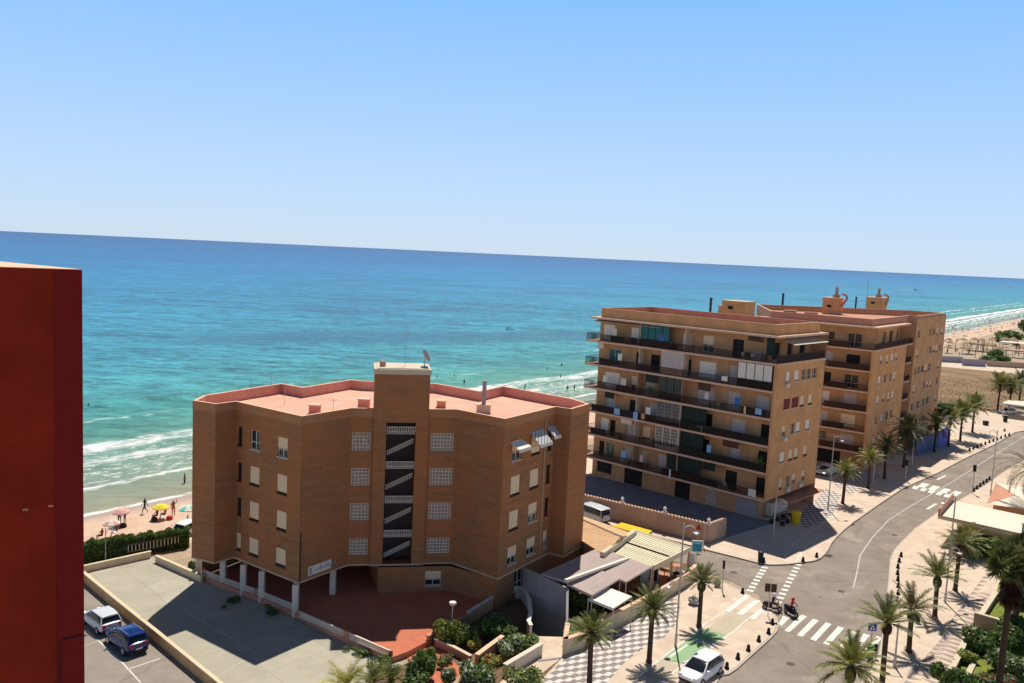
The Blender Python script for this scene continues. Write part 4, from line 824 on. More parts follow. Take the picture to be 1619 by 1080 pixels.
random.seed(5)
def plantpot(f_, a, t_, z, label, s_=1, cat='potted plant'):
    p = f_(a, t_, z); th_ = thing('potted_plant', label, cat, p, 'potted plants on the balconies'); mb = MB(); mb.lathe([(.13*s_, 0), (.18*s_, .3*s_), (.15*s_, .3*s_)], p, 10); mb.build('pot', 'terra', th_)
    lf = MB()
    for i in range(int(90*s_)):
        d = Vector((random.gauss(0, 1), random.gauss(0, 1), random.gauss(0, 1))).normalized()*random.uniform(.1, .38)*s_; c = Vector(p)+Vector((0, 0, .6*s_))+d; u = Vector((random.uniform(-1, 1), random.uniform(-1, 1), random.uniform(-1, 1))).normalized()*.09*s_; v = u.cross(d).normalized()*.05*s_
        lf.raw([c-u, c+v, c+u, c-v], [(0, 1, 2, 3)])
    lf.build('foliage', 'leaf', th_)
for i, (k, a, lab, s_) in enumerate(((1, 27.3, 'large round green plant at the right corner of the second balcony row', 1.9), (3, 10.9, 'dark bushy plant on the fourth balcony row left of the dark lattice', 1.5), (0, 4.9, 'green pot plant behind the lowest balcony railing on the left', 1.3), (5, 24.4, 'small pot plant on the top balcony before the right corner', 1.0), (1, 6.3, 'small plant on the second balcony row on the left', 1.0), (3, 21.5, 'small plant between the pale doors of the fourth balcony row', .9))): plantpot(bf, a, -.5, Z2[k]+.09, lab, s_)
def chairset(a, k, label, mt='white'):
    p = bf(a, -.75, Z2[k]+.09); th_ = thing('garden_chair', label, 'chair', p, 'chairs on the balconies'); f = Fr(p, Vector(p[:2])+V2)
    mb = MB(); mb.box(-.24, .24, -.24, .24, .42, .46, fr=lambda x, y, z: f(x, y, z+p[2])); mb.build('seat', mt, th_)
    mb = MB(); mb.box(-.24, .24, .22, .26, .46, .9, fr=lambda x, y, z: f(x, y, z+p[2])); mb.build('backrest', mt, th_)
    for sx_ in (-.22, .18):
        for sy in (-.22, .2): mb = MB(); mb.box(sx_, sx_+.04, sy, sy+.04, 0, .42, fr=lambda x, y, z: f(x, y, z+p[2])); mb.build('leg', mt, th_)
for a, k, l in ((24.0, 5, 'white chair on the top balcony right of the dark door'), (25.2, 5, 'white chair nearest the right corner of the top balcony'), (4.2, 3, 'white chair on the fourth balcony row at the left'), (11.0, 5, 'white chair on the top balcony behind the green glass gallery'), (7.0, 0, 'white chair on the lowest balcony row towards the left'), (22.8, 0, 'white chair on the lowest balcony row towards the right'), (21.2, 3, 'white chair by the pale blue door of the fourth balcony row'), (9.9, 2, 'white chair behind the orange towel')): chairset(a, k, l)
rc_ = random.Random(21)                       # crowded balconies: tables, cabinets, boxes, folded chairs, clothes
def clutter(fn, mt, a, k, t_, nm, lab, cat, f_=None, zk=None):
    f_ = f_ or bf; z = (zk or Z2)[k]+.09; mb = MB(); fn(mb, lambda x, y, zz_: (lambda p: p)(f_(a+x, t_+y, z+zz_))); tag(mb.build(nm, mt), lab, cat, 'small things on the balconies')
for i in range(46):
    k = rc_.randrange(6); a = rc_.uniform(1.8, 26.8); t_ = -rc_.uniform(.35, .95); q = i % 4; w_ = rc_.uniform(.25, .5); h_ = rc_.uniform(.5, 1.1); fl = ['lowest', 'second', 'third', 'fourth', 'fifth', 'top'][k]
    if q == 0: clutter(lambda mb, g: (mb.box(-w_, w_, -.2, .2, 0, h_, fr=g), mb.box(-w_-.03, w_+.03, -.22, .22, h_, h_+.04, fr=g)), rc_.choice(['offwhite', 'grey', 'cloth_brown', 'darkbrown']), a, k, t_, 'balcony_cabinet', 'low cabinet standing among the clutter of the %s balcony row' % fl, 'cabinet')
    elif q == 1: clutter(lambda mb, g: (mb.box(-.4, .4, -.3, .3, .7, .74, fr=g), *[mb.box(x, x+.04, y, y+.04, 0, .7, fr=g) for x in (-.38, .34) for y in (-.28, .24)]), rc_.choice(['white', 'offwhite', 'cloth_brown']), a, k, t_, 'balcony_table', 'small table on the %s balcony row of the long block' % fl, 'table')
    elif q == 2: clutter(lambda mb, g: mb.raw([g(-w_, .0, 1.9), g(w_, .0, 1.9), g(w_*.9, .05, .9), g(-w_*.95, .04, .95)], [(0, 1, 2, 3)]), rc_.choice(['white', 'cblue_c', 'salmon', 'offwhite', 'lightblue']), a, k, -.2, 'laundry', 'small cloth drying on the %s balcony row of the long block' % fl, 'laundry')
    else: clutter(lambda mb, g: (mb.lathe([(.16, 0), (.2, .3), (.14, .34)], g(0, 0, 0), 9), [mb.raw([g(0, 0, .3), g(.03, .03, .3), g(rc_.uniform(-.4, .4), rc_.uniform(-.2, .2), rc_.uniform(.6, 1.2))], [(0, 1, 2)]) for _ in range(26)]), 'leaf_d', a, k, t_, 'balcony_plant', 'leafy pot plant on the %s balcony row of the long block' % fl, 'potted plant')
# roller blinds half lowered over some balcony bays
for i, (k, a, b, mt, dz) in enumerate(((3, 18.2, 20.0, 'cloth_brown', 1.0), (2, 3.6, 5.2, 'cloth_green', .9), (4, 1.8, 2.9, 'offwhite', .8), (1, 22.2, 24.4, 'cloth_brown', .9), (0, 19.4, 21.4, 'cloth_green', 1.1), (5, 24.6, 26.6, 'cloth_brown', .7), (3, 10.2, 12.2, 'cloth_green', 1.1), (1, 6.6, 8.4, 'offwhite', .7))):
    mb = MB(); mb.box(a, b, -.36, -.33, Z2[k+1]-.18-dz, Z2[k+1]-.18, fr=bf); mb.build('roller_blind', mt, b2)
# awning over the left half of the top floor and over the right side
mb = MB(); P = [bf(1.2, -REC+.02, Z2[6]-.28), bf(11.9, -REC+.02, Z2[6]-.28), bf(11.9, .12, Z2[6]-.5), bf(1.2, .12, Z2[6]-.5)]
mb.raw(P+[(x, y, z-.03) for x, y, z in P], [(0, 1, 2, 3), (7, 6, 5, 4), (0, 4, 5, 1), (1, 5, 6, 2), (2, 6, 7, 3), (3, 7, 4, 0)]); mb.build('awning', 'cream', b2)
mb = MB(); P = [side(3.0, -1.6, Z2[6]-.45), side(12.6, -1.6, Z2[6]-.45), side(12.6, .7, Z2[6]-1.05), side(3.0, .7, Z2[6]-1.05)]
mb.raw(P+[(x, y, z-.03) for x, y, z in P], [(0, 1, 2, 3), (7, 6, 5, 4), (0, 4, 5, 1), (1, 5, 6, 2), (2, 6, 7, 3), (3, 7, 4, 0)]); mb.build('awning', 'cream', b2)
# roof: eaves, parapet, deck
ev = [tuple(L2-V2*.7-U2*.15), tuple(RC-U2*.15+V2*.12), tuple(RC+U2*13.6+V2*.12), tuple(L2-V2*.7+U2*(DP+1.5))]
mb = MB(); mb.prism(ev, Z2[6]-.2, Z2[6]+.05, 0, 0, bottom=True); mb.build('eaves', 'slab', b2)
pp = [tuple(L2+U2*.75+V2*.4), tuple(R2+U2*.75-V2*.5), tuple(R2+U2*12.9-V2*.5), tuple(L2+U2*12.9+V2*.4)]
parapet(b2, pp, Z2[6]+.2, Z2[6]+1.35, .25, 'orange', 'slab', 'terra', 'terra', 'roof', z_low=Z2[6]+.05)
# stair house and smaller boxes on the roof
zr = Z2[6]+.2
def block(par, f_, s0, s1, t0, t1, z0, z1, name, m_='terra', cap=None):
    mb = MB(); mb.box(s0, s1, t0, t1, z0, z1, fr=f_); o = mb.build(name, m_, par)
    if cap: mb = MB(); mb.box(s0-.12, s1+.12, t0-.12, t1+.12, z1, z1+.12, fr=f_); mb.build('cap', cap, o)
    return o
roofF = Fr(L2+U2*.75, R2+U2*.75)
a_, z_ = roofF.at(1138, 500)
g = G(1140, 500, zr); q = Vector(g[:2])-roofF.A; s_a = q.dot(roofF.d)
stairh = thing('stair_house', 'small orange stair house with pale flat cap on the roof of the long balcony block', 'stair house', (g.x, g.y, zr))
hf = Fr((g.x, g.y), (g.x+V2.x, g.y+V2.y)); block(stairh, hf, 0, 3.9, -3.2, 0, zr, zr+2.4, 'room', 'orange', 'cream'); block(stairh, hf, -.9, 0, -3, -.6, zr, zr+1.5, 'tank_box', 'orange', 'slab')
mb = MB(); mb.box(1.1, 1.9, .005, .04, zr+1.2, zr+1.7, fr=hf); mb.build('vent_opening', 'dark', stairh)
def stack(px, py, z, h, label, w=.17):
    p = G(px, py, z); th_ = thing('chimney', label, 'chimney', (p.x, p.y, z)); mb = MB(); mb.tube([(p.x, p.y, z), (p.x, p.y, z+h)], w, 10); mb.build('pipe', 'darkbrown', th_); mb = MB(); mb.tube([(p.x, p.y, z+h), (p.x, p.y, z+h+.12)], w*1.4, 10); mb.build('cowl', 'black', th_)
stack(1122, 505, zr, 3.0, 'dark chimney pipe left of the stair house on the long block roof'); 
roofbox(1209, 512, .9, .9, .9, zr, 'roof_vent', 'small orange vent block near the right corner of the long block roof', 'roof vent', m_='orange', cap='slab')
for i, (px, py) in enumerate(((1062, 497), (1110, 503), (1160, 506), (1190, 503))):
    roofbox(px, py, 1.6, .5, .25, zr, 'skylight', ['low pale skylight at the left on the long block roof', 'low pale skylight before the chimney pipe', 'low pale skylight before the stair house', 'low pale skylight right of the stair house'][i], 'skylight', m_='terra', cap='salmon')
# ground-floor shop sign block and canopy on the street side
mb = MB(); mb.box(3.2, 7.6, -1.55, -.75, .3, 1.9, fr=side); mb.build('sign_board', 'offwhite', b2)
mb = MB(); mb.box(4.4, 13.2, -.9, 1.5, 2.35, 2.45, fr=side); mb.build('canopy', 'terra', b2)
# boundary wall with rounded finials
W2 = [G(1145, 850), G(1118, 860), (9.9, 99.9), (2.5, 105.8)]
bw = thing('boundary_wall', 'pinkish boundary wall with scalloped white cap before the long balcony block', 'wall', (20, 92, .12))
mb = MB(); mc = MB(); M['pinkwall'] = render_mat('pinkish_render', (.50, .33, .23))
for i in range(3):
    f = Fr(W2[i+1], W2[i]); mb.box(-.1, f.L+.1, -.11+.002*i, .11-.002*i, 0, 2.25-.002*i, fr=f)
    n = int(f.L/.42)
    for k in range(n):
        x = f.L*(k+.5)/n; P = [(x-.2, 2.25), (x-.14, 2.36), (x, 2.42), (x+.14, 2.36), (x+.2, 2.25)]
        mc.raw([f(a, t_, z) for t_ in (-.13, .13) for a, z in P], [(0, 1, 2, 3, 4), (9, 8, 7, 6, 5)]+[(j, j+1, j+6, j+5) for j in range(4)])
mb.build('wall_body', 'pinkwall', bw); mc.build('scalloped_cap', 'salmon', bw)
for i, (px, py) in enumerate(((984, 792), (1051, 810), (1118, 836))):
    r_ = ray(px, py); f = Fr(W2[2], W2[1]); a_, z_ = f.at(px, py); p = f(a_, 0, 2.4) if i < 2 else (W2[1][0], W2[1][1], 2.25)
    mb = MB(); mb.lathe([(.26, 0), (.26, .14), (.1, .2), (.1, .28), (.2, .42), (.2, .55), (.06, .72)], p, 10); mb.build('finial', 'white', bw)
# ---------------------------------------------------------------- far apartment block
U3 = Vector((.63, .777)); V3 = Vector((.777, -.63)); C3 = Vector((55.0, 127.3))
Z3 = [2.95, 6.15, 9.35, 12.5, 15.7, 18.95, 22.5]
b3 = thing('far_building', 'far orange stepped apartment block with two rooftop boxes beside the palm street', 'building', (56, 140, 0))
LN = 17.0
f3 = Fr(C3-V3*LN+U3*1.5, C3+U3*1.5-V3*.0)      # front wall behind the balconies
sd3 = Fr(C3, C3+U3*18.6); lb3 = Fr(C3+U3*22.2+V3*.4, C3+U3*43.5+V3*.4); rc3 = Fr(C3+U3*18.6-V3*2.2, C3+U3*22.2-V3*2.2)
lbf = Fr(C3+U3*22.2-V3*2.2, C3+U3*22.2+V3*.4)
mb = MB(); fo = []
for k in range(-1, 6):
    z0 = 0 if k < 0 else Z3[k]
    kd = ['dark', 'glass', 'curtain', 'shutw', 'dark', 'curtain', 'glass'][k+1]; kd2 = ['dark', 'curtain', 'shut', 'curtain', 'glass', 'dark', 'glass'][k+1]
    ops = [(8.5, 10.5, z0+.12, z0+2.3, kd), (12.5, 14.7, z0+.12, z0+2.3, kd2)] if k >= 0 else [(9, 13, .1, 2.4, 'dark')]
    fo += ops; wall(mb, f3, 0, LN, z0, Z3[k+1], ops)
Q3 = Vector((46.5, 161)); lw3 = Fr(Q3, C3-V3*LN+U3*1.5); wall(mb, lw3, 0, lw3.L, 0, Z3[6])
bb = Fr(C3+U3*43.5+V3*.4, Q3); wall(mb, bb, 0, bb.L, 0, Z3[6]+.8)
mb.build('front_wall', 'ochre', b3)
for o in fo: window(b3, f3, *o[:4], kind=o[4], name='balcony_door', fm='offwhite')
so_ = [(a, a+1.15, Z3[k]+.9, Z3[k]+2.2, ['shut', 'glass', 'shutw', 'shutw', 'half', 'dark'][(i*2+k) % 6]) for k in range(5) for i, a in enumerate((3.8, 7.0, 9.8, 12.2)) if not (k == 0 and i > 1)]
mb = MB(); wall(mb, sd3, 0, 18.6, 0, Z3[5], so_); ff = Fr(C3-V3*.3, C3); wall(mb, ff, 0, .3, 0, Z3[5]); fg = Fr(C3-V3*.3+U3*1.5, C3-V3*.3); wall(mb, fg, 0, 1.5, 0, Z3[5])
s53 = Fr(C3+U3*1.5-V3*1.8, C3+U3*18.6-V3*1.8); o53 = [(1.0, 2.8, Z3[5]+.1, Z3[5]+2.3, 'glass'), (4.5, 6.2, Z3[5]+.1, Z3[5]+2.3, 'curtain'), (9, 11, Z3[5]+.1, Z3[5]+2.3, 'glass'), (13, 15, Z3[5]+.1, Z3[5]+2.3, 'dark')]; wall(mb, s53, 0, s53.L, Z3[5], Z3[6], o53)
mb.build('side_wall', 'orange', b3)
for o in so_+o53: window(b3, sd3 if o in so_ else s53, *o[:4], kind=o[4], fm='offwhite')
lo3 = []
for k, cl in ((5, (9.5, 12.2, 14.8)), (4, (10.5, 12.8, 15)), (3, (3.5, 6, 8.5, 11)), (2, (8.5, 10.8, 13.2)), (1, (5, 9, 12)), (0, (5, 10))): lo3 += [(a, a+(1.3 if k in (5, 2) else 1.7), Z3[k]+.9, Z3[k]+2.15, ['half', 'dark', 'glass', 'shut'][(k+int(a)) % 4]) for a in cl]
lo3 += [(a, a+1.2, Z3[k]+.9, Z3[k]+2.1, 'shut' if (k+int(a)) % 2 else 'dark') for k in range(6) for a in (1.5, 18.2)]
mb = MB(); wall(mb, lb3, 0, lb3.L, 0, Z3[6]+.8, lo3); wall(mb, lbf, 0, lbf.L, 0, Z3[6]+.8); ro = [(.9, 2.6, Z3[k]+.1, Z3[k]+2.3, 'dark') for k in range(6)]; wall(mb, rc3, 0, rc3.L, 0, Z3[6]+.3, ro); wall(mb, Fr(C3+U3*18.6, C3+U3*18.6-V3*2.2), 0, 2.2, 0, Z3[5])
M['orange2'] = render_mat('ochre_render_pale', (.60, .34, .17)); mb.build('rear_block_wall', 'orange2', b3)
for o in lo3: window(b3, lb3, *o[:4], kind=o[4], fm='offwhite')
for o in ro: window(b3, rc3, *o[:4], kind=o[4], name='balcony_door', fm='offwhite')
e3 = Fr(C3-V3*LN, C3)
for k in range(6):
    z = Z3[k]; mb = MB(); r_ = LN+(.1 if k == 5 else -.302); mb.prism([e3(-1.5, 0, 0)[:2], e3(r_, 0, 0)[:2], e3(r_, -1.49, 0)[:2], e3(-.0, -1.49, 0)[:2], e3(0, -4, 0)[:2], e3(-1.5, -4, 0)[:2]], z-.16, z+.09, bottom=True)
    if k == 5: mb.prism([tuple(C3+V3*.15-U3*.02), tuple(C3-V3*2), tuple(C3+U3*18.4-V3*2), tuple(C3+U3*18.4+V3*.15)], z-.155, z+.085, bottom=True)
    mb.build('balcony_slab', 'slab', b3); mb = MB(); mb.prism([tuple(C3+U3*18.7-V3*2.19), tuple(C3+U3*18.7+V3*.1), tuple(C3+U3*22.1+V3*.1), tuple(C3+U3*22.1-V3*2.19)], z-.16, z+.09, bottom=True); mb.build('balcony_slab', 'slab', b3)
    pts = [e3(-1.4, -.07, 0)[:2], e3(r_-.06, -.07, 0)[:2]]+([tuple(C3+V3*.0+U3*18.2)] if k == 5 else []); railing(b3, pts, z+.09, z+1.05, 'railing', .17, 'balcony_railing', bar=.03)
    mb = MB(); mb.box(10.2, LN-.5-(k%2)*3, -.12, -.105, z+.14, z+.98, fr=e3); mb.build('railing_screen', ['cloth_brown', 'darkbrown', 'cloth_brown', 'darkbrown', 'cloth_brown', 'cloth_brown'][k], b3)
    railing(b3, [tuple(C3+U3*18.75+V3*.03), tuple(C3+U3*22.0+V3*.03)], z+.09, z+1.05, 'railing', .17, 'balcony_railing', bar=.03)
mb = MB(); mb.prism([tuple(C3-V3*(LN+.3)-U3*.2), tuple(C3+V3*.4-U3*.2), tuple(C3+U3*18.6+V3*.4), tuple(C3+U3*18.6-V3*(LN-4))], Z3[6]-.18, Z3[6]+.06, bottom=True); mb.build('eaves', 'slab', b3)
pp3 = [tuple(C3-V3*LN+U3*1.0), tuple(C3+U3*1.0-V3*.9), tuple(C3+U3*21.9-V3*.9), tuple(C3+U3*22.2-V3*.9+V3*1.2), tuple(C3+U3*43.4+V3*.3), tuple(C3+U3*43.4-V3*6), tuple(Q3)]
parapet(b3, pp3, Z3[6]+.2, Z3[6]+1.2, .25, 'terra', 'salmon', 'terra', 'terra', 'roof', z_low=Z3[6]+.06)
zr3 = Z3[6]+.2
def h3(px0, py0, px1, h, dep, label, chx):
    g0, g1 = G(px0, py0, zr3), G(px1, py0+1, zr3); dv = Vector((g1.x-g0.x, g1.y-g0.y)); ww = dv.dot(V3)/1.0
    th_ = thing('rooftop_room', label, 'rooftop room', (g0.x, g0.y, zr3)); f = Fr((g0.x, g0.y), (g0.x+V3.x, g0.y+V3.y)); block(th_, f, 0, ww, -dep, 0, zr3, zr3+h, 'room', 'orange', 'salmon')
    mb = MB(); mb.box(ww*.3, ww*.3+.8, .004, .03, zr3+1.3, zr3+1.75, fr=f); mb.build('vent_opening', 'dark', th_)
    mb = MB(); c = f(ww*chx, -dep/2, zr3+h); mb.box(ww*chx-.5, ww*chx+.5, -dep/2-.5, -dep/2+.5, zr3+h+.1, zr3+h+.7, fr=f); mb.build('chimney_base', 'terra', th_)
    mb = MB(); mb.tube([(c[0], c[1], c[2]+.7), (c[0], c[1], c[2]+2.0)], .28, 10); mb.tube([(c[0], c[1], c[2]+2.0), (c[0], c[1], c[2]+2.3)], [.42, .05], 10); mb.build('chimney_pipe', 'grey', th_)
    c2 = f(ww*chx+.6, -dep/2, 0); pts = [(c2[0], c2[1], zr3+h+.5)]+[tuple(Vector(f(ww*chx+.6+1.0*math.sin(t_)*1.0+.4, -dep/2, 0))+Vector((0, 0, zr3+h+.1+.75*math.cos(t_)))) for t_ in (0, .5, 1, 1.4, 1.57)]+[f(ww+.25, -dep/2, zr3+h-1.5)]
    mb = MB(); mb.tube(pts[1:], .2, 8); mb.build('duct', 'terra', th_)
h3(1299, 496, 1335, 3.0, 3.0, 'left rooftop room with curved duct and chimney on the far block', .7)
h3(1368, 489, 1408, 2.6, 3.2, 'right rooftop room with curved duct and chimney on the far block', .6)
stack(1237, 484, zr3, 2.6, 'thin dark chimney pipe left of the rooftop rooms on the far block', .22); stack(1352, 493, zr3, 2.9, 'thin dark chimney pipe between the two rooftop rooms', .16)
p = G(1369, 492, zr3); aerial((p.x, p.y, zr3), 6.5, 'very tall thin aerial mast beside the right rooftop room', 2, .05, .4)
for i, (px, py) in enumerate(((1250, 494), (1283, 497), (1430, 500))): roofbox(px, py, 2.2, .6, .3, zr3, 'skylight', ['low pale skylight at the left of the far block roof', 'low pale skylight left of the left rooftop room', 'low pale skylight on the rear part of the far block roof'][i], 'skylight', m_='terra', cap='salmon')
# ---------------------------------------------------------------- restaurant by the driveway
def tilemat(name, c1, c2, fx, fy):
    m = bpy.data.materials.new(name); t = NT(m); sx = t.n('ShaderNodeSeparateXYZ'); t.l(t.coord('UV'), sx.inputs[0])
    a = t.math('SINE', t.math('MULTIPLY', sx.outputs[0], fx)); b = t.math('SINE', t.math('MULTIPLY', sx.outputs[1], fy))
    n = t.step(t.noise(t.mapv(t.coord('UV'), (1, 1, 1)), 1.6, 5, .7), .3, .7); k = t.math('MULTIPLY', t.step(a, -.9, .4), t.math('ADD', .7, t.math('MULTIPLY', t.step(b, -.9, -.3), .3)))
    c = t.mix(n, c1, c2); c = t.mix(k, scl(c1, .5), c); t.bsdf(c, .85, .2, 0, a, .5, .03); return m
M['pantile'] = tilemat('clay_pantiles', (.74, .45, .24), (.86, .60, .36), 26, 16); M['corrug'] = tilemat('yellowed_corrugated_sheet', (.70, .63, .42), (.82, .75, .54), 20, 3)
M['canvas'] = mat('grey_brown_canvas', (.42, .33, .30), var=.07, scale=.7); M['whitecanvas'] = mat('white_canvas', (.80, .76, .68), var=.04)
rs = thing('restaurant', 'low restaurant building with clay tiled roof behind the brick block', 'building', (12, 86, 0))
T = G2([(916, 818), (990, 836), (1003, 842), (957, 874), (914, 862)], 3.6); T[0] = (7.2, 89.6); T[4] = (6.9, 82.0)
cen = (sum(p[0] for p in T)/5, sum(p[1] for p in T)/5)
mb = MB(); mb.prism([tuple(Vector(cen)+(Vector(p)-Vector(cen))*.95) for p in T], 0, 3.3); mb.build('wall', 'ochre', rs)
ax_ = Vector((.73, -.68)); qf = Fr(T[0], Vector(T[0])+ax_)
mb = MB(); rz = [ (p[0], p[1], 3.35+.0*i) for i, p in enumerate(T)]; ra, rb_ = ((T[0][0]+T[4][0])/2, (T[0][1]+T[4][1])/2), ((T[2][0]+T[3][0])/2, (T[2][1]+T[3][1])/2)
mb.raw([rz[0], rz[1], rz[2], rz[3], rz[4], (ra[0], ra[1], 4.2), (rb_[0], rb_[1], 4.2)], [(0, 5, 6, 2, 1), (4, 3, 6, 5), (0, 4, 5), (2, 6, 3)]); mb.build('tiled_roof', 'pantile', rs, uv=lambda v: ((Vector(v[:2])-Vector(T[0])).dot(ax_), (Vector(v[:2])-Vector(T[0])).dot(Vector((.68, .73)))))
f = Fr(ra, rb_); mb = MB(); mb.tube([(ra[0], ra[1], 4.22), (rb_[0], rb_[1], 4.22)], .11, 6); mb.build('ridge', 'cream', rs)
f = Fr(T[2], T[3]); mb = MB(); mb.box(-.4, f.L+.4, -.1, .35, 3.25, 3.75, fr=f); mb.build('gable_coping', 'cream', rs)
pg = thing('pergola_roof', 'yellowish corrugated terrace roof with pale edging between tiled roof and palms', 'terrace roof', (14, 79, 0))
Q = G2([(1008, 842), (1090, 868), (1033, 897), (960, 872)], 3.2); uvp = lambda v: ((Vector(v[:2])-Vector(Q[0])).dot(ax_), (Vector(v[:2])-Vector(Q[0])).dot(Vector((.68, .73))))
mb = MB(); mb.raw([(q[0], q[1], z) for q, z in zip(Q, (3.35, 3.35, 3.05, 3.05))]+[(q[0], q[1], z-.06) for q, z in zip(Q, (3.35, 3.35, 3.05, 3.05))], [(0, 3, 2, 1), (4, 5, 6, 7), (0, 1, 5, 4), (1, 2, 6, 5), (2, 3, 7, 6), (3, 0, 4, 7)]); mb.build('roof_sheet', 'corrug', pg, uv=uvp)
mb = MB(); 
for i in range(4):
    f = Fr(Q[i], Q[(i+1) % 4]); z = 3.1 if i in (1, 2, 3) else 3.3; mb.box(-.06*(i % 2), f.L+.06*(i % 2), -.09, .09, 2.92+.003*i, 3.28+.12*(i in (0, 1)), fr=f)
A_m, B_m = (Vector(Q[0])+Vector(Q[3]))/2, (Vector(Q[1])+Vector(Q[2]))/2; f = Fr(A_m, B_m); mb.box(.1, f.L-.1, -.05, .05, 3.18, 3.31, 1, fr=f)
mb.build('edge_beam', ['cream', 'dark'], pg)
for q in Q+[tuple(B_m)]: mb = MB(); mb.box(q[0]-.08, q[0]+.08, q[1]-.08, q[1]+.08, 0, 2.95); mb.build('post', 'ochre', pg)
mb = MB(); mb.prism([tuple(Vector(q)*.98+Vector((.2, 1.5))) for q in Q], -.02, .12); mb.build('floor', 'terra', pg)
def canopy(px, z, zl, label, m_='canvas', tilt=.25, name='awning', cat='awning', skip=()):
    P = G2(px, z); th_ = thing(name, label, cat, (P[0][0], P[0][1], 0)); zs = [z+tilt, z+tilt, z-tilt*.2, z-tilt*.2]
    # sagging cloth between rafters
    mb = MB(); n = 10; grid = []
    for i in range(n+1):
        for j in range(n+1):
            u, v = i/n, j/n; a = Vector(P[0]).lerp(Vector(P[1]), u); b = Vector(P[3]).lerp(Vector(P[2]), u); q = a.lerp(b, v); zz_ = zs[0]*(1-v)+zs[3]*v-.07*math.sin(v*PI)*abs(math.sin(u*PI*3)); grid.append((q.x, q.y, zz_))
    mb.raw(grid, [(i*(n+1)+j, (i+1)*(n+1)+j, (i+1)*(n+1)+j+1, i*(n+1)+j+1) for i in range(n) for j in range(n)]); mb.raw([(x, y, z_-.03) for x, y, z_ in grid], [(i*(n+1)+j, (i+1)*(n+1)+j, (i+1)*(n+1)+j+1, i*(n+1)+j+1)[::-1] for i in range(n) for j in range(n)])
    for i in (2, 3): a, b = P[i], P[(i+1) % 4]; f = Fr(a, b); 
    f = Fr(P[3], P[2]); mb.box(0, f.L, -.01, .01, zs[3]-.22, zs[3]-.0, fr=f); mb.build('cloth', m_, th_, smooth=False)
    fm_ = MB()
    for i in range(4): a, b = P[i], P[(i+1) % 4]; fm_.tube([(a[0], a[1], zs[i]-.08), (b[0], b[1], zs[(i+1) % 4]-.08)], .035, 6)
    fm_.build('frame', 'offwhite', th_)
    for i, p in enumerate(P):
        if i in skip: continue
        q = MB(); q.tube([(p[0], p[1], zl), (p[0], p[1], zs[i]-.08)], .045, 6); q.build('post', 'offwhite', th_)
    return th_
canopy([(946, 870), (990, 887), (899, 919), (856, 906)], 3.1, 0, 'large grey-brown canvas awning next to the brick block, partly in shadow', skip=(0, 1, 2, 3))
canopy([(994, 886), (1030, 900), (990, 919), (953, 904)], 3.05, 0, 'grey-brown canvas awning at the right beside the yellowish terrace roof', skip=(0, 3))
canopy([(951, 906), (980, 919), (936, 940), (897, 922)], 2.9, 0, 'lowest grey-brown canvas awning above the white canopy', skip=(0, 3))
canopy([(957, 930), (999, 946), (970, 961), (930, 945)], 2.5, 0, 'white canvas canopy with dark fringe by the restaurant garden', 'whitecanvas', .18)
f = Fr(G2([(894, 920)], 3.2)[0], G2([(993, 885)], 3.2)[0]); br = thing('gutter_beam', 'long white beam between the grey-brown canvas awnings', 'beam', f(0, 0, 3.15)); mb = MB(); mb.box(0, f.L, -.14, .14, 3.2, 3.42, fr=f); mb.build('beam', 'white', br); mb = MB(); mb.box(3.2, 3.3, -.05, .05, 0, 3.2, fr=f); mb.build('post', 'darkbrown', br)
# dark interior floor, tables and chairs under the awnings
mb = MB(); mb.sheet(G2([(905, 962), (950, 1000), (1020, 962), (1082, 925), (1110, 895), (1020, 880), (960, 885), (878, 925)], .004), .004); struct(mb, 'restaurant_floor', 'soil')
def rest_table(px, py, label):
    p = G(px, py, .02); th_ = thing('restaurant_table', label, 'table', (p.x, p.y, .02), 'tables under the restaurant awnings'); mb = MB(); mb.box(p.x-.45, p.x+.45, p.y-.45, p.y+.45, .74, .78); mb.build('tabletop', 'terra', th_)
    mb = MB(); mb.tube([(p.x, p.y, .02), (p.x, p.y, .74)], .04, 8); mb.lathe([(.28, .02), (.26, .05), (.04, .08)], (p.x, p.y, 0), 10); mb.build('pedestal', 'black', th_)
for i, (px, py) in enumerate(((985, 950), (1005, 938), (1030, 925), (1050, 912), (1070, 905))): rest_table(px, py, ['dark table beside the white canopy', 'dark table right of the white canopy', 'dark table in front of the white kiosk', 'dark table right of the white kiosk', 'dark table nearest the street corner of the restaurant'][i])
# tall grey side wall of the restaurant terrace, above the ramp
gwl = thing('side_wall', 'tall bare grey wall of the restaurant standing over the garage ramp', 'wall', (4, 68, -3.4))
mb = MB(); Pw = [(1.95, 73.55), (3.32, 71.95), (5.66, 69.75), (5.50, 66.2)]; Hw = [2.9, 2.95, 2.7, .85]
for i in range(3):
    f = Fr(Pw[i], Pw[i+1]); q = [f(0, -.2, -3.4), f(f.L, -.2, -3.4), f(f.L, -.2, Hw[i+1]), f(0, -.2, Hw[i]), f(0, 0, -3.4), f(f.L, 0, -3.4), f(f.L, 0, Hw[i+1]), f(0, 0, Hw[i])]
    mb.raw(q, [(0, 1, 2, 3), (7, 6, 5, 4), (0, 3, 7, 4), (1, 5, 6, 2), (3, 2, 6, 7)])
mb.build('wall_body', 'greywall' if 'greywall' in M else 'offwhite', gwl)
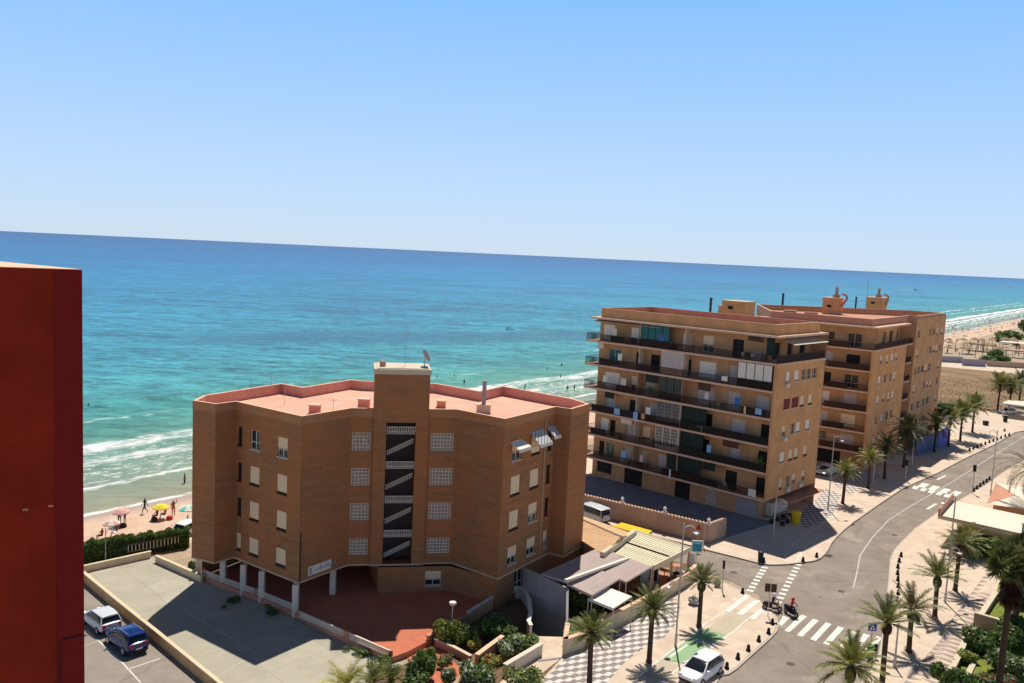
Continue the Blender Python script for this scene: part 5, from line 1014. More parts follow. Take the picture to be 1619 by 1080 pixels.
# white kiosk and drinks cabinet
p = G(1028, 933, .1); ks = thing('kiosk', 'small white flat-topped kiosk with dark front and green panel beside the awnings', 'kiosk', (p.x, p.y, .1)); f = Fr((p.x-.95, p.y+.2), (p.x+.7, p.y-.55+.9))
mb = MB(); mb.box(0, 1.7, -1.9, 0, .1, 2.3, fr=f); mb.build('body', 'offwhite', ks); mb = MB(); mb.box(-.12, 1.85, -2.0, .12, 2.3, 2.42, fr=f); mb.build('roof', 'white', ks); mb = MB(); mb.box(.85, 1.6, .005, .04, .9, 2.1, fr=f); mb.build('hatch', 'dark', ks); mb = MB(); mb.box(1.705, 1.75, -1.2, -.1, .3, 2.1, fr=f); mb.build('side_panel', 'green_paint', ks)
# yellow canopy on the back street, container-like
Y_ = G2([(969, 832), (983, 826), (1031, 839), (1022, 847)], 2.7); yc_ = thing('container', 'long flat yellow container in the back street beside the pink boundary wall', 'container', (Y_[0][0], Y_[0][1], 0))
mb = MB(); mb.prism(Y_, .35, 2.7); mb.build('body', 'yellow', yc_)
for i in range(4):
    a, b = Vector(Y_[i]), Vector(Y_[(i+1) % 4]); 
    f = Fr(a, b) if (b-a).length > 0 else None; n = int(f.L/.6); mb = MB()
    for k in range(1, n): x = f.L*k/n; mb.box(x-.04, x+.04, -.03, .05, .4, 2.6, fr=f); mb.box(x-.04, x+.04, -.05, .03, .4, 2.6, fr=f)
    if n > 1: mb.build('rib', 'yellow', yc_)
mb = MB(); [mb.box(p_[0]-.1, p_[0]+.1, p_[1]-.1, p_[1]+.1, 0, .35) for p_ in Y_]; mb.build('feet', 'black', yc_)
# ---------------------------------------------------------------- white-roofed house at the right
wh = thing('flat_roof_house', 'low orange house with white flat roof and red end parapet on the right pavement', 'building', (60, 95, .12))
q0 = Vector(G(1483, 816, 3.3)[:2]); q1 = Vector(G(1572, 836, 3.3)[:2]); q2 = Vector(G(1505, 791, 3.3)[:2]); dF = (q1-q0).normalized(); nB = Vector((-dF.y, dF.x)); q2 = q0+(q2-q0); Lh = 26
hp = [tuple(q0), tuple(q0+dF*Lh), tuple(q2+dF*Lh), tuple(q2)]
wl_ = [tuple(q0+dF*3.0), tuple(q0+dF*Lh), tuple(q2+dF*Lh), tuple(q2+dF*1.2)]
f = Fr(wl_[0], wl_[1]); mb = MB(); wall(mb, f, 0, f.L, .12, 3.0, [(2.2, 3.2, 1.2, 2.2), (6, 7.6, .2, 2.3)]); g_ = Fr(wl_[3], wl_[0]); wall(mb, g_, 0, g_.L, .12, 3.0); g_ = Fr(wl_[2], wl_[3]); wall(mb, g_, 0, g_.L, .12, 3.0); mb.build('wall', 'orange', wh)
window(wh, f, 2.2, 3.2, 1.2, 2.2, 'half'); window(wh, f, 6, 7.6, .2, 2.3, 'dark', name='door', fm='darkbrown')
M['roofwhite'] = mat('white_flat_roof', (.74, .66, .52), var=.07, scale=.5, stain=((.6, .52, .40), .6)); mb = MB(); mb.prism(hp, 3.0, 3.3, 0, 1, bottom=True); mb.build('roof', ['roofwhite', 'cream'], wh)
f = Fr(hp[3], hp[0]); mb = MB(); mb.box(0, f.L, -.16, 0.02, 3.3, 4.2, fr=f); mb.build('end_parapet', 'terra', wh); f = Fr(hp[0], hp[1]); mb = MB(); mb.box(.0, 12, -.14, .02, 3.3, 3.42, fr=f); mb.build('roof_edge', 'ochre', wh)
for i, (s_, t_) in enumerate(((8.6, -1.2), (13, -1.6))): p = f(s_, t_, 3.3); tk = thing('chimney', ['square grey chimney on the front of the white flat roof', 'square pale chimney further right on the white flat roof'][i], 'chimney', p); mb = MB(); mb.box(s_-.35, s_+.35, t_-.35, t_+.35, 3.3, 4.3, fr=f); mb.build('shaft', 'grey', tk); mb = MB(); mb.box(s_-.45, s_+.45, t_-.45, t_+.45, 4.3, 4.4, fr=f); mb.build('cap', 'offwhite', tk)
w2 = thing('low_house', 'second low house with pale sloping roof and red gable behind the white flat roof', 'building', (74, 100, .12)); a_ = Vector(G(1560, 797, 3)[:2]); b_ = Vector(G(1606, 789, 3)[:2]); c_ = Vector(G(1680, 812, 3)[:2])
mb = MB(); mb.raw([(a_.x, a_.y, 3.0), (b_.x, b_.y, 3.5), (c_.x+6, c_.y+3, 3.5), (c_.x, c_.y, 3.0), (b_.x+2, b_.y+8, 3.0), (c_.x+8, c_.y+9, 3.0)], [(0, 3, 2, 1), (1, 2, 5, 4)]); mb.raw([(a_.x, a_.y, 3.0), (b_.x, b_.y, 3.5), (b_.x+2, b_.y+8, 3.0)], [(0, 1, 2)], 1); mb.build('roof', ['roofwhite', 'terra'], w2)
mb = MB(); mb.prism([tuple(a_+Vector((1, .3))), tuple(c_), tuple(c_+Vector((7, 8))), tuple(b_+Vector((2, 7)))], .12, 3.0); mb.build('wall', 'ochre', w2)
# low walls of the right-hand garden
lowwall([(1573, 946), (1548, 984)], .55, .35, 'garden_wall', 'pale low wall with dark base at the upper part of the right garden', 'pinkwall', 'cream', .12, z=.12)
lowwall([(1541, 992), (1575, 1002), (1600, 1014)], 1.3, .25, 'garden_wall', 'short grey gate wall running into the right garden', 'pinkwall', 'cream', .12, z=.12)
lowwall([(1528, 1012), (1518, 1040), (1500, 1075), (1486, 1110)], .55, .35, 'garden_wall', 'pale low wall with dark base at the lower part of the right garden', 'pinkwall', 'cream', .12, z=.12)
lowwall([(1540, 1048), (1520, 1090)], .08, .3, 'garden_edging', 'narrow stone edging on the lawn', 'cream', 'cream', .12, z=.12)
# ---------------------------------------------------------------- palms
def frond(mb, org_, az, el, L, droop, nseg=9, lw=.42, nl=17, mat_=0, rnd=random):
    d = Vector((math.cos(az)*math.cos(el), math.sin(az)*math.cos(el), math.sin(el))); p = Vector(org_); pts = [p.copy()]; ds = []
    for i in range(nseg):
        e_ = el-droop*((i+1)/nseg)**1.4; d = Vector((math.cos(az)*math.cos(e_), math.sin(az)*math.cos(e_), math.sin(e_))); p = p+d*(L/nseg); pts.append(p.copy()); ds.append(d)
    for i in range(nseg):
        w = .022*(1-i/nseg)+.006; a, b = pts[i], pts[i+1]; s_ = ds[i].cross(Vector((0, 0, 1)));  s_ = s_.normalized() if s_.length > .01 else Vector((1, 0, 0))
        mb.raw([a-s_*w, a+s_*w, b+s_*w*.8, b-s_*w*.8, a+Vector((0, 0, w*1.4)), b+Vector((0, 0, w))], [(0, 1, 2, 3), (0, 4, 5, 3), (1, 4, 5, 2)], mat_)
    for k in range(nl):
        u = .14+.86*(k+.5)/nl; x = u*nseg; i = min(int(x), nseg-1); q = pts[i].lerp(pts[i+1], x-i); d = ds[i]; s_ = d.cross(Vector((0, 0, 1))); s_ = s_.normalized() if s_.length > .01 else Vector((1, 0, 0)); up = s_.cross(d).normalized()
        ll = lw*1.1*math.sin(PI*min(1, u*.86+.12))**.6*rnd.uniform(.85, 1.1)
        for sg in (-1, 1):
            t_ = (d*.75+s_*sg*.75+up*rnd.uniform(-.1, .4)-Vector((0, 0, .18))).normalized(); e_ = q+t_*ll; w = d*.045; w2_ = up*.012
            mb.raw([q-w, q+w+w2_, e_], [(0, 1, 2)], mat_)
def make_crown(seed, n, L, spread=(88, -18), droop=(.5, 1.0), lw=.42, nl=22, bare=0):
    rnd = random.Random(seed); mb = MB()
    for i in range(n):
        u = i/(n-1); el = R(spread[0]+(spread[1]-spread[0])*u**.85)+rnd.uniform(-.12, .12); az = i*2.39996+rnd.uniform(-.25, .25); l_ = L*rnd.uniform(.85, 1.08)*(.8+.2*math.sin(PI*u)); m_ = 0 if rnd.random() < .72 else 1
        frond(mb, (.06*math.cos(az), .06*math.sin(az), 0), az, el, l_, rnd.uniform(*droop)*(1 if el < 1.2 else .7), 8, lw, nl, m_, rnd)
    return mb
crowns = {}
def palm(px, py, h, label, kind='date', s_=1.0, ptop=None, boot=1, group='palms lining the pavements', z=.12, rad=.2, base=None):
    p = G(px, py, z) if base is None else Vector(base); th_ = thing('palm_tree', label, 'palm tree', (p.x, p.y, p.z), group)
    mb = MB(); bh = .9*s_; x, y = p.x, p.y; ln = random.uniform(-.08, .08)
    pts = [(x, y, p.z-.02), (x+ln*.3, y, p.z+.3), (x+ln, y, p.z+h*.5), (x+ln*1.2, y, p.z+h-bh*boot), (x+ln*1.2, y, p.z+h)]; mb.tube(pts, [rad*1.35, rad*1.05, rad*.95, rad*.95, rad], 12); mb.build('trunk', 'trunk', th_, smooth=True)
    tx = x+ln*1.2
    if boot:
        mb = MB(); r_ = rad*1.9; mb.lathe([(rad*.95, -bh), (r_*.8, -bh*.8), (r_, -bh*.5), (r_*.95, -bh*.2), (r_*.6, .05), (.02, .15)], (tx, y, p.z+h), 12)
        rnd = random.Random(int(px*7+py))
        for i in range(44): a = rnd.uniform(0, 2*PI); zz_ = rnd.uniform(-bh*.85, -.02); d = Vector((math.cos(a), math.sin(a), .9)).normalized(); q = Vector((tx+math.cos(a)*r_*.8, y+math.sin(a)*r_*.8, p.z+h+zz_)); s2 = Vector((-math.sin(a), math.cos(a), 0))*.045; mb.raw([q-s2, q+s2, q+d*.2], [(0, 1, 2)])
        mb.build('boot', 'boot', th_)
    if kind not in crowns:
        par = {'date': (3, 46, 2.4, (88, -12), (.45, .95)), 'date2': (8, 40, 2.4, (85, 5), (.5, .9)), 'yellowgreen': (5, 38, 2.3, (88, -15), (.6, 1.1)), 'dark': (9, 42, 2.5, (85, -30), (.7, 1.2)), 'sparse': (12, 30, 2.7, (86, 12), (.45, .9)), 'sparse2': (15, 30, 2.6, (82, 0), (.7, 1.3)), 'big': (21, 46, 5.0, (80, -35), (.9, 1.7))}[kind]
        mm = {'date': ['frond', 'frond_y'], 'date2': ['frond', 'frond_y'], 'yellowgreen': ['frond_y', 'frond'], 'dark': ['frond_dark', 'frond'], 'sparse': ['frond', 'frond_y'], 'sparse2': ['frond', 'dryfrond'], 'big': ['dryfrond', 'frond']}[kind]
        b_ = make_crown(par[0], par[1], par[2], par[3], par[4], .75 if kind == 'big' else .44, 26 if kind == 'big' else 22); o = b_.build('crown', mm, None, org=(0, 0, 0)); crowns[kind] = o.data; bpy.data.objects.remove(o)
    o = bpy.data.objects.new('crown', crowns[kind]); C.objects.link(o); o.parent = th_; o.location = (tx-x, 0, h); o.rotation_euler = (0, 0, random.uniform(0, 6.28)); o.scale = (s_,)*3
    return th_
palm(932, 1090, 4.2, 'palm in front of the driveway corner, nearest the bottom edge left of the wave mosaic', 'date', .85)
palm(1026, 1047, 4.3, 'palm with thick dark trunk head on the wave mosaic beside the low wall', 'date', .88)
palm(1105, 991, 3.9, 'palm at the head of the green cycle lane symbol', 'date2', .88, boot=.2)
palm(1332, 796, 4.4, 'bright green palm at the corner of the long balcony block', 'yellowgreen', 1.0, boot=.3)
palm(1372, 772, 4.4, 'shaded palm right behind the bright green corner palm', 'yellowgreen', 1.0, boot=.3)
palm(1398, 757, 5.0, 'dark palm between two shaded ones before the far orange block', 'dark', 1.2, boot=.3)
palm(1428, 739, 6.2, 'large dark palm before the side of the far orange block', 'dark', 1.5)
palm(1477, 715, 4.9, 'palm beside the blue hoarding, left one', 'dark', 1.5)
palm(1499, 706, 4.9, 'palm beside the blue hoarding, right one', 'date', 1.4)
palm(1518, 697, 5.2, 'palm on the pale square, second beyond the hoarding', 'date', 1.6, boot=.3)
palm(1537, 684, 5.2, 'palm on the pale square, third beyond the hoarding', 'date', 1.6, boot=.3)
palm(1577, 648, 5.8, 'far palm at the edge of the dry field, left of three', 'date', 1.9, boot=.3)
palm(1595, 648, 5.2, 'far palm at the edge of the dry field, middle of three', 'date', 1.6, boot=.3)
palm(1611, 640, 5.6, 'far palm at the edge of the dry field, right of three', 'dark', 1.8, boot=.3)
palm(1478, 976, 3.7, 'spindly upright palm alone in the middle of the right pavement', 'sparse', 1.05, boot=.2, rad=.2)
palm(1510, 934, 4.6, 'palm with dark trunk head near the orange house wall', 'sparse2', .95)
palm(1437, 1031, 3.6, 'arching palm casting a wide shadow on the right pavement', 'sparse2', 1.1)
palm(1394, 1092, 5.2, 'palm with dark swollen trunk head next to the blue square sign', 'sparse', 1.0)
palm(1338, 1140, 3.9, 'green palm cut by the bottom edge right of the zebra crossing', 'yellowgreen', 1.25)
palm(1622, 836, 7.6, 'huge brown and green drooping palm behind the second low house', 'big', 1.0, rad=.35)
# washingtonia palms with dead skirts
def fanpalm(px, py, h, label, s_=1.0, seed=1, rad=.24):
    rnd = random.Random(seed); p = G(px, py, .13); th_ = thing('fan_palm', label, 'palm tree', (p.x, p.y, .13)); x, y, z = p
    mb = MB(); mb.tube([(x, y, z-.05), (x, y, z+.5), (x+.05, y, z+h*.6), (x+.1, y, z+h)], [rad*1.4, rad, rad*.9, rad], 12); mb.build('trunk', 'trunk', th_, smooth=True)
    def fans(n, e0, e1, Lp, rf, z0):
        mb = MB()
        for i in range(n):
            az = i*2.39996+rnd.uniform(-.3, .3); el = R(rnd.uniform(e0, e1)); d = Vector((math.cos(az)*math.cos(el), math.sin(az)*math.cos(el), math.sin(el))); b0 = Vector((x+.1, y, z+h+rnd.uniform(*z0))); c = b0+d*Lp*rnd.uniform(.75, 1.1)*s_; s2 = d.cross(Vector((0, 0, 1))).normalized(); up = s2.cross(d)
            mb.raw([b0-s2*.02, b0+s2*.02, c+s2*.015, c-s2*.015], [(0, 1, 2, 3)])
            nb = 17
            for k in range(nb):
                t_ = (k/(nb-1)-.5)*3.6; v = (d*math.cos(t_)+s2*math.sin(t_)-up*.25*abs(math.sin(t_))).normalized(); r_ = rf*s_*rnd.uniform(.8, 1.1); pv = v.cross(up).normalized()*.045*s_; tip = c+v*r_-Vector((0, 0, r_*.32)); mid = c+v*r_*.55; mb.raw([c, mid-pv, tip, mid+pv], [(0, 1, 2), (0, 2, 3)])
        return mb
    fans(int(26), -25, 80, 1.1, .85, (-.3, .2)).build('crown', 'frond', th_)
    fans(int(12), -10, 60, 1.1, .9, (-.2, .2)).build('young_fronds', 'frond', th_)
    fans(40, -82, -50, .6, .7, (-1.9, -.2)).build('dead_skirt', 'deadskirt', th_)
M['deadskirt'] = leafmat('dead_fronds', (.062, .028, .014), .1, .5)
fanpalm(1576, 1110, 10.2, 'tall fan palm with dark shaggy skirt over the lawn, left of two', 1.15, 3)
fanpalm(1603, 1000, 7.4, 'tall fan palm with dark skirt at the right edge, right of two', 1.2, 7)
# ---------------------------------------------------------------- shrubs
def shrub_mesh(seed, n, mats_w, size=.12, flat=1.0, lobes=7):
    rnd = random.Random(seed); mb = MB(); L = [(Vector((rnd.gauss(0, .42), rnd.gauss(0, .42), rnd.uniform(.35, .8))), rnd.uniform(.28, .5)) for _ in range(lobes)]+[(Vector((0, 0, .45)), .55)]
    for i in range(n):
        c, r_ = rnd.choice(L); d = Vector((rnd.gauss(0, 1), rnd.gauss(0, 1), rnd.gauss(0, 1))).normalized(); p = c+d*r_*rnd.uniform(.72, 1.08)
        if p.z < 0: p.z = -p.z*.3
        u = Vector((rnd.uniform(-1, 1), rnd.uniform(-1, 1), rnd.uniform(-.6, 1))).normalized(); v = u.cross(d); v = v.normalized() if v.length > .05 else Vector((1, 0, 0)); s_ = size*rnd.uniform(.6, 1.3); q = rnd.random(); m_ = 0; acc = 0
        for k, w in enumerate(mats_w):
            acc += w
            if q < acc: m_ = k; break
        mb.raw([p-u*s_, p+v*s_*.5, p+u*s_, p-v*s_*.5], [(0, 1, 2, 3)], m_)
    return mb
shr = {}
def shrub(px, py, w, h, label, mats_, wts, seed=1, n=1500, size=.11, name='shrub', z=0, cat='shrub', group=None, base=None):
    p = G(px, py, z) if base is None else Vector(base); th_ = thing(name, label, cat, tuple(p), group); key = (tuple(mats_), tuple(wts), seed, n, size)
    if key not in shr: o = shrub_mesh(seed, n, wts, size).build('foliage', mats_, None, org=(0, 0, 0)); shr[key] = o.data; bpy.data.objects.remove(o)
    o = bpy.data.objects.new('foliage', shr[key]); C.objects.link(o); o.parent = th_; o.scale = (w/1.7, w/1.7, h/1.15); o.rotation_euler = (0, 0, random.uniform(0, 6))
    mb = MB()
    for k in range(4): a = k*1.6; mb.tube([(p.x, p.y, p.z-.02), (p.x+.12*w*math.cos(a), p.y+.12*w*math.sin(a), p.z+h*.35), (p.x+.28*w*math.cos(a), p.y+.28*w*math.sin(a), p.z+h*.6)], [.05, .035, .015], 5)
    mb.build('stems', 'trunk', th_); return th_
shrub(665, 1078, 2.2, 2.6, 'dense round dark green bush at the end of the white balustrade', ['leaf', 'leaf_d', 'leaf_g'], (.5, .4, .1), 2, 2600)
shrub(655, 1100, 2.6, 1.6, 'dark green bush below the round bush at the bottom edge', ['leaf_d', 'leaf', 'leaf_g'], (.5, .4, .1), 9, 2000)
shrub(710, 1022, 2.2, 2.1, 'yellow-tipped bush right of the terracotta path', ['leaf_d', 'leaf_y', 'leaf'], (.35, .4, .25), 3, 2200)
shrub(738, 1018, 1.7, 1.7, 'round green bush behind the yellow blossoms', ['leaf', 'leaf_d', 'leaf_g'], (.5, .4, .1), 4, 1500)
shrub(752, 1028, 1.3, .9, 'pale yellow blossoming bush between the planter walls', ['flower_y', 'leaf'], (.7, .3), 5, 900)
shrub(726, 1020, .7, 1.2, 'small pale yellow blossom clump on the yellow-tipped bush', ['flower_y', 'leaf'], (.65, .35), 5, 900)
shrub(790, 1008, 2.8, 1.7, 'wide feathery green bush in the shaded bed below the curved white wall', ['leaf', 'leaf_g', 'leaf_d'], (.45, .2, .35), 6, 2600)
shrub(812, 1032, 2.4, 1.5, 'grey green bush with white sprays beside the driveway', ['leaf_g', 'leaf', 'flower_w'], (.6, .25, .15), 7, 2400)
shrub(838, 1028, 2.0, 1.2, 'olive bush at the top of the planter by the driveway', ['leaf_g', 'leaf', 'leaf_d'], (.5, .3, .2), 8, 1800)
shrub(750, 1092, 2.9, 1.9, 'large white flowering bush at the bottom edge', ['leaf', 'leaf_d', 'flower_w'], (.5, .3, .2), 10, 3400)
shrub(700, 1050, 1.6, .7, 'low dark plants along the terracotta path edge', ['leaf_d', 'leaf', 'flower_r'], (.6, .3, .1), 11, 900)
shrub(775, 1052, 1.8, .8, 'low mixed plants before the pink planter wall', ['leaf', 'leaf_y', 'flower_r'], (.5, .35, .15), 12, 1100)
shrub(828, 1085, 2.2, 1.5, 'tufted olive bush at the bottom edge left of the driveway', ['leaf_g', 'leaf_y', 'leaf'], (.5, .2, .3), 13, 1800)
shrub(600, 1056, 1.7, .9, 'small green bush in shade under the white balustrade', ['leaf_d', 'leaf'], (.6, .4), 14, 900)
shrub(575, 1036, 1.5, .5, 'low dark creeper below the middle of the balustrade wall', ['leaf_d', 'leaf'], (.7, .3), 15, 700)
shrub(372, 950, 1.6, .4, 'low dark weeds along the foot of the brick block wall, left clump', ['leaf_d', 'leaf'], (.8, .2), 15, 700)
shrub(430, 972, 1.5, .4, 'low dark weeds along the foot of the brick block wall, right clump', ['leaf_d', 'leaf'], (.8, .2), 15, 700)
shrub(915, 968, 2.4, 1.9, 'bright green bush on the restaurant terrace above the ramp', ['leaf', 'leaf_y', 'leaf_d'], (.6, .2, .2), 16, 2200)
shrub(940, 985, 2.0, 1.3, 'dark green bush with red flowers under the white canopy', ['leaf_d', 'leaf', 'flower_r'], (.55, .3, .15), 17, 1600)
shrub(905, 1012, 2.3, 1.4, 'sprawling grey green bush over the wall corner at the driveway', ['leaf_g', 'leaf', 'leaf_y'], (.5, .35, .15), 18, 1800)
shrub(965, 972, 1.8, 1.0, 'small bush with red flowers by the lower white canopy post', ['leaf_d', 'leaf', 'flower_r'], (.5, .3, .2), 19, 1200)
shrub(1062, 925, 1.2, 1.0, 'flowering pot bush at the street end of the restaurant wall', ['leaf_d', 'leaf', 'flower_r'], (.5, .3, .2), 20, 800)
shrub(304, 905, 1.4, 1.1, 'small green bush beside the left pillar of the brick block', ['leaf', 'leaf_d'], (.6, .4), 21, 900)
# right garden planting
for i, (px, py, w, h, ms, wt_, lab) in enumerate(((1555, 1030, 3.0, 1.7, ['leaf_d', 'leaf'], (.6, .4), 'dark green bush behind the short gate wall'), (1605, 1020, 4.0, 2.4, ['leaf_d', 'leaf'], (.65, .35), 'large dark bush at the right edge below the fan palms'), (1590, 1060, 3.2, 1.6, ['leaf_d', 'leaf_g'], (.65, .35), 'dark shiny bush right of the fan palm trunk'), (1530, 1045, 1.6, .9, ['leaf', 'leaf_y'], (.6, .4), 'small light green bush at the lower garden wall'), (1622, 960, 3.5, 2.2, ['leaf', 'leaf_d'], (.5, .5), 'leafy green shrub at the right edge behind the fan palm'), (1555, 880, 3.4, 2.1, ['leaf', 'leaf_y', 'leaf_d'], (.5, .2, .3), 'green shrub before the orange house wall'), (1585, 884, 3.6, 2.4, ['leaf', 'leaf_d', 'leaf_g'], (.45, .4, .15), 'tall bright green tree-like shrub right of the orange house wall'), (1618, 872, 3.6, 2.2, ['leaf_d', 'flower_r', 'leaf_y'], (.6, .15, .25), 'dark shrub with reddish leaves at the right edge'), (1512, 1098, 2.4, 2.2, ['leaf_d', 'leaf'], (.5, .5), 'dark green bush cut by the bottom edge at the lower garden wall'), (1575, 1090, 2.5, 1.2, ['leaf_d', 'flower_r'], (.8, .2), 'low reddish bush at the bottom edge by the fan palm trunk'))):
    shrub(px, py, w, h, lab, ms, wt_, 30+i, 2400, .13, z=.13)
palm(1524, 880, 1.6, 'low bushy green palm against the orange house wall', 'yellowgreen', 1.25, boot=0, rad=.14)
# agave / sago style clumps bottom left of centre
def tuft(px, py, n, L, label, mats_, z=0):
    p = G(px, py, z); th_ = thing('palm_shrub', label, 'palm shrub', (p.x, p.y, z)); mb = MB(); rnd = random.Random(int(px))
    for i in range(n): frond(mb, (p.x, p.y, z+.4), i*2.39996, R(rnd.uniform(20, 80)), L*rnd.uniform(.8, 1.1), rnd.uniform(.6, 1.2), 7, .5, 15, 0 if rnd.random() < .7 else 1, rnd)
    mb.build('fronds', mats_, th_); mb = MB(); mb.tube([(p.x, p.y, z-.02), (p.x, p.y, z+.45)], .16, 10); mb.build('stump', 'boot', th_)
tuft(548, 1094, 22, 2.1, 'yellow-green palm shrub at the bottom edge of the car park', ['frond_y', 'leaf_y']); tuft(590, 1092, 20, 2.0, 'yellow-green palm shrub between the car park and the round bush', ['frond_y', 'frond']); tuft(620, 1084, 16, 1.5, 'darker palm shrub left of the round bush', ['frond', 'frond_y'])
# hedge and beach fence
P0, P1, P2 = G(40, 908, 0), G(190, 882, 0), G(300, 866, 0); hd = thing('hedge', 'dark green trimmed hedge between the beach and the car park', 'hedge', (P1.x, P1.y, -.03)); mb = MB(); rnd = random.Random(4)
for i in range(15000):
    u = rnd.random(); a, b = (P0, P1) if u < .55 else (P1, P2); u = u/.55 if u < .55 else (u-.55)/.45; q = a.lerp(b, u); dn = (b-a).normalized(); nn_ = Vector((-dn.y, dn.x, 0)); h = 1.75+.12*math.sin(u*20)+.1*math.sin(u*47)
    fc = rnd.random(); 
    if fc < .45: p = q+nn_*rnd.uniform(.1, 1.0)+Vector((0, 0, h+rnd.uniform(-.12, .1)))
    else: p = q+nn_*(1.0 if fc > .75 else .05+rnd.uniform(0, .12))+Vector((0, 0, rnd.uniform(0, h)))
    p += Vector((rnd.gauss(0, .06),)*3); w = Vector((rnd.uniform(-1, 1), rnd.uniform(-1, 1), rnd.uniform(-1, 1))).normalized()*.11; v = w.orthogonal().normalized()*.06; mb.raw([p-w, p+v, p+w, p-v], [(0, 1, 2, 3)], 0 if rnd.random() < .6 else 1)
mb.build('foliage', ['leaf_d', 'leaf'], hd)
mb = MB()
for a, b in ((P0, P1), (P1, P2)):
    f = Fr(b, a); mb.box(0, f.L, .25, .85, -.03, 1.5, fr=Fr(a, b)) if False else mb.box(0, f.L, .2, .85, -.03, 1.6, fr=f)
mb.build('core', 'leafcore' if 'leafcore' in M else 'cloth_green', hd)
fe = thing('fence', 'white baluster fence along the middle of the hedge', 'fence', (P1.x, P1.y, 0)); fa, fb_ = G(200, 884), G(288, 867.5); f = Fr(fa, fb_); mb = MB(); mb.box(0, f.L, .06, .14, .62, .70, fr=f); mb.box(0, f.L, .06, .14, 1.35, 1.42, fr=f)
mb.build('rail', 'darkbrown', fe); mb = MB()
for k in range(int(f.L/.34)): x = .34*k+.1; mb.box(x, x+.06, .09, .13, .7, 1.35, fr=f)
mb.build('balusters', 'offwhite', fe)
# ---------------------------------------------------------------- lamps
def lamp(px, py, h, label, arm_h=None, low=True, yaw=.3, name='street_lamp', r=.075, z=.12):
    p = G(px, py, z); th_ = thing(name, label, 'street lamp', (p.x, p.y, z), 'street lamps'); x, y, z = p
    mb = MB(); mb.tube([(x, y, z), (x, y, z+.9)], r*1.5, 10); mb.tube([(x, y, z+.9), (x, y, z+h)], [r, r*.75], 10); mb.build('pole', 'metal', th_)
    dx, dy = math.cos(yaw), math.sin(yaw)
    def hook(hz, R_, sg):
        mb = MB(); pts = [(x, y, z+hz-.35)]+[(x+sg*dx*(R_-R_*math.cos(t_)), y+sg*dy*(R_-R_*math.cos(t_)), z+hz-.35+R_*math.sin(t_)*1.0) for t_ in [PI*k/9 for k in range(1, 9)]]+[(x+sg*dx*2*R_, y+sg*dy*2*R_, z+hz-.35)]; mb.tube(pts, .045, 6); a = mb.build('arm', 'offwhite', th_)
        e_ = pts[-1]; mb = MB(); mb.lathe([(.06, .05), (.26, -.03), (.24, -.10), (.05, -.14)], e_, 12); mb.build('lamp_head', 'metal', th_); mb = MB(); mb.lathe([(.2, -.1), (.16, -.17), (.02, -.2)], e_, 10); mb.build('lamp_glass', 'lamp', th_)
    hook(h-.3, .5, 1)
    if low: hook(h*.52, .42, -1)
    return th_
lamp(1068, 1021, 10.2, 'tall double-armed lamp on the wave mosaic beside the restaurant wall', yaw=-.1)
lamp(1309, 805, 9.8, 'tall double-armed lamp on the pavement left of the bright green corner palm', yaw=-.2)
lamp(1494, 952, 10.2, 'tall lamp standing alone on the right pavement by the spindly palm', low=True, yaw=2.9)
lamp(1566, 784, 9.5, 'tall lamp on the far right pavement before the drooping palm', low=False, yaw=2.6)
lamp(1380, 766, 5.2, 'mid-height lamp in the shade of the far block', low=False, yaw=-.3)
lamp(1441, 737, 5.4, 'mid-height lamp beside the large dark palm', low=False, yaw=-.3)
lamp(1222, 854, 5.0, 'pale lamp pole at the shaded corner before the long balcony block', low=False, yaw=-.3)
lamp(1414, 1054, 3.6, 'short lamp between the two arching palms on the right pavement', low=False, yaw=2.9)
lamp(167, 886, 3.2, 'slim lamp before the hedge at the beach end of the car park', low=False, yaw=1.2, r=.05, z=0)
p = G(714, 1000, .45); gl = thing('globe_lamp', 'white mushroom-topped garden lamp on the dark red terrace', 'garden lamp', (p.x, p.y, .45)); mb = MB(); mb.tube([p, (p.x, p.y, 2.75)], .04, 8); mb.build('pole', 'offwhite', gl); mb = MB(); mb.lathe([(.08, 2.25), (.2, 2.3), (.31, 2.45), (.28, 2.55), (.1, 2.62)], (p.x, p.y, .45), 14); mb.build('shade', 'white', gl)
# ---------------------------------------------------------------- bollards
mb = MB(); mb.lathe([(.20, 0), (.20, .08), (.15, .16), (.13, .40), (.10, .50), (.02, .55)], (0, 0, 0), 10); o = mb.build('bollard', 'black', None, org=(0, 0, 0), smooth=True); bol = o.data; bpy.data.objects.remove(o)
def bollards(pts, desc, grp, s_=1.0):
    ordn = ['first', 'second', 'third', 'fourth', 'fifth', 'sixth', 'seventh', 'eighth', 'ninth', 'tenth', 'eleventh', 'twelfth']
    for i, (x, y) in enumerate(pts):
        p = G(x, y, .12); o = bpy.data.objects.new('bollard', bol); C.objects.link(o); o.location = p; o.scale = (s_,)*3; tag(o, '%s black bollard %s' % (ordn[i], desc), 'bollard', grp)
bollards([(1221, 987), (1215, 1002), (1199.5, 1014), (1183, 1029), (1166.5, 1042), (1149, 1057)], 'from the zebra crossing along the left kerb towards the white car', 'bollards on the left kerb')
bollards([(1174, 938)], 'beside the pavement stripes at the side street corner', 'bollards on the left kerb')
bollards([(1269.5, 888), (1291, 881), (1207.5, 889)], 'on the far corner of the side street', 'bollards at the side street corner')
bollards([(1424.5, 880), (1421.5, 889), (1419.5, 898.5), (1419, 908.5), (1419.5, 918.5), (1420, 929), (1420, 940), (1418, 951)], 'down the right kerb bend, counted from its far end', 'bollards on the right kerb bend')
T_ = lambda L_: [(1360+x/4.907, 601.5+y/4.907) for x, y in L_]
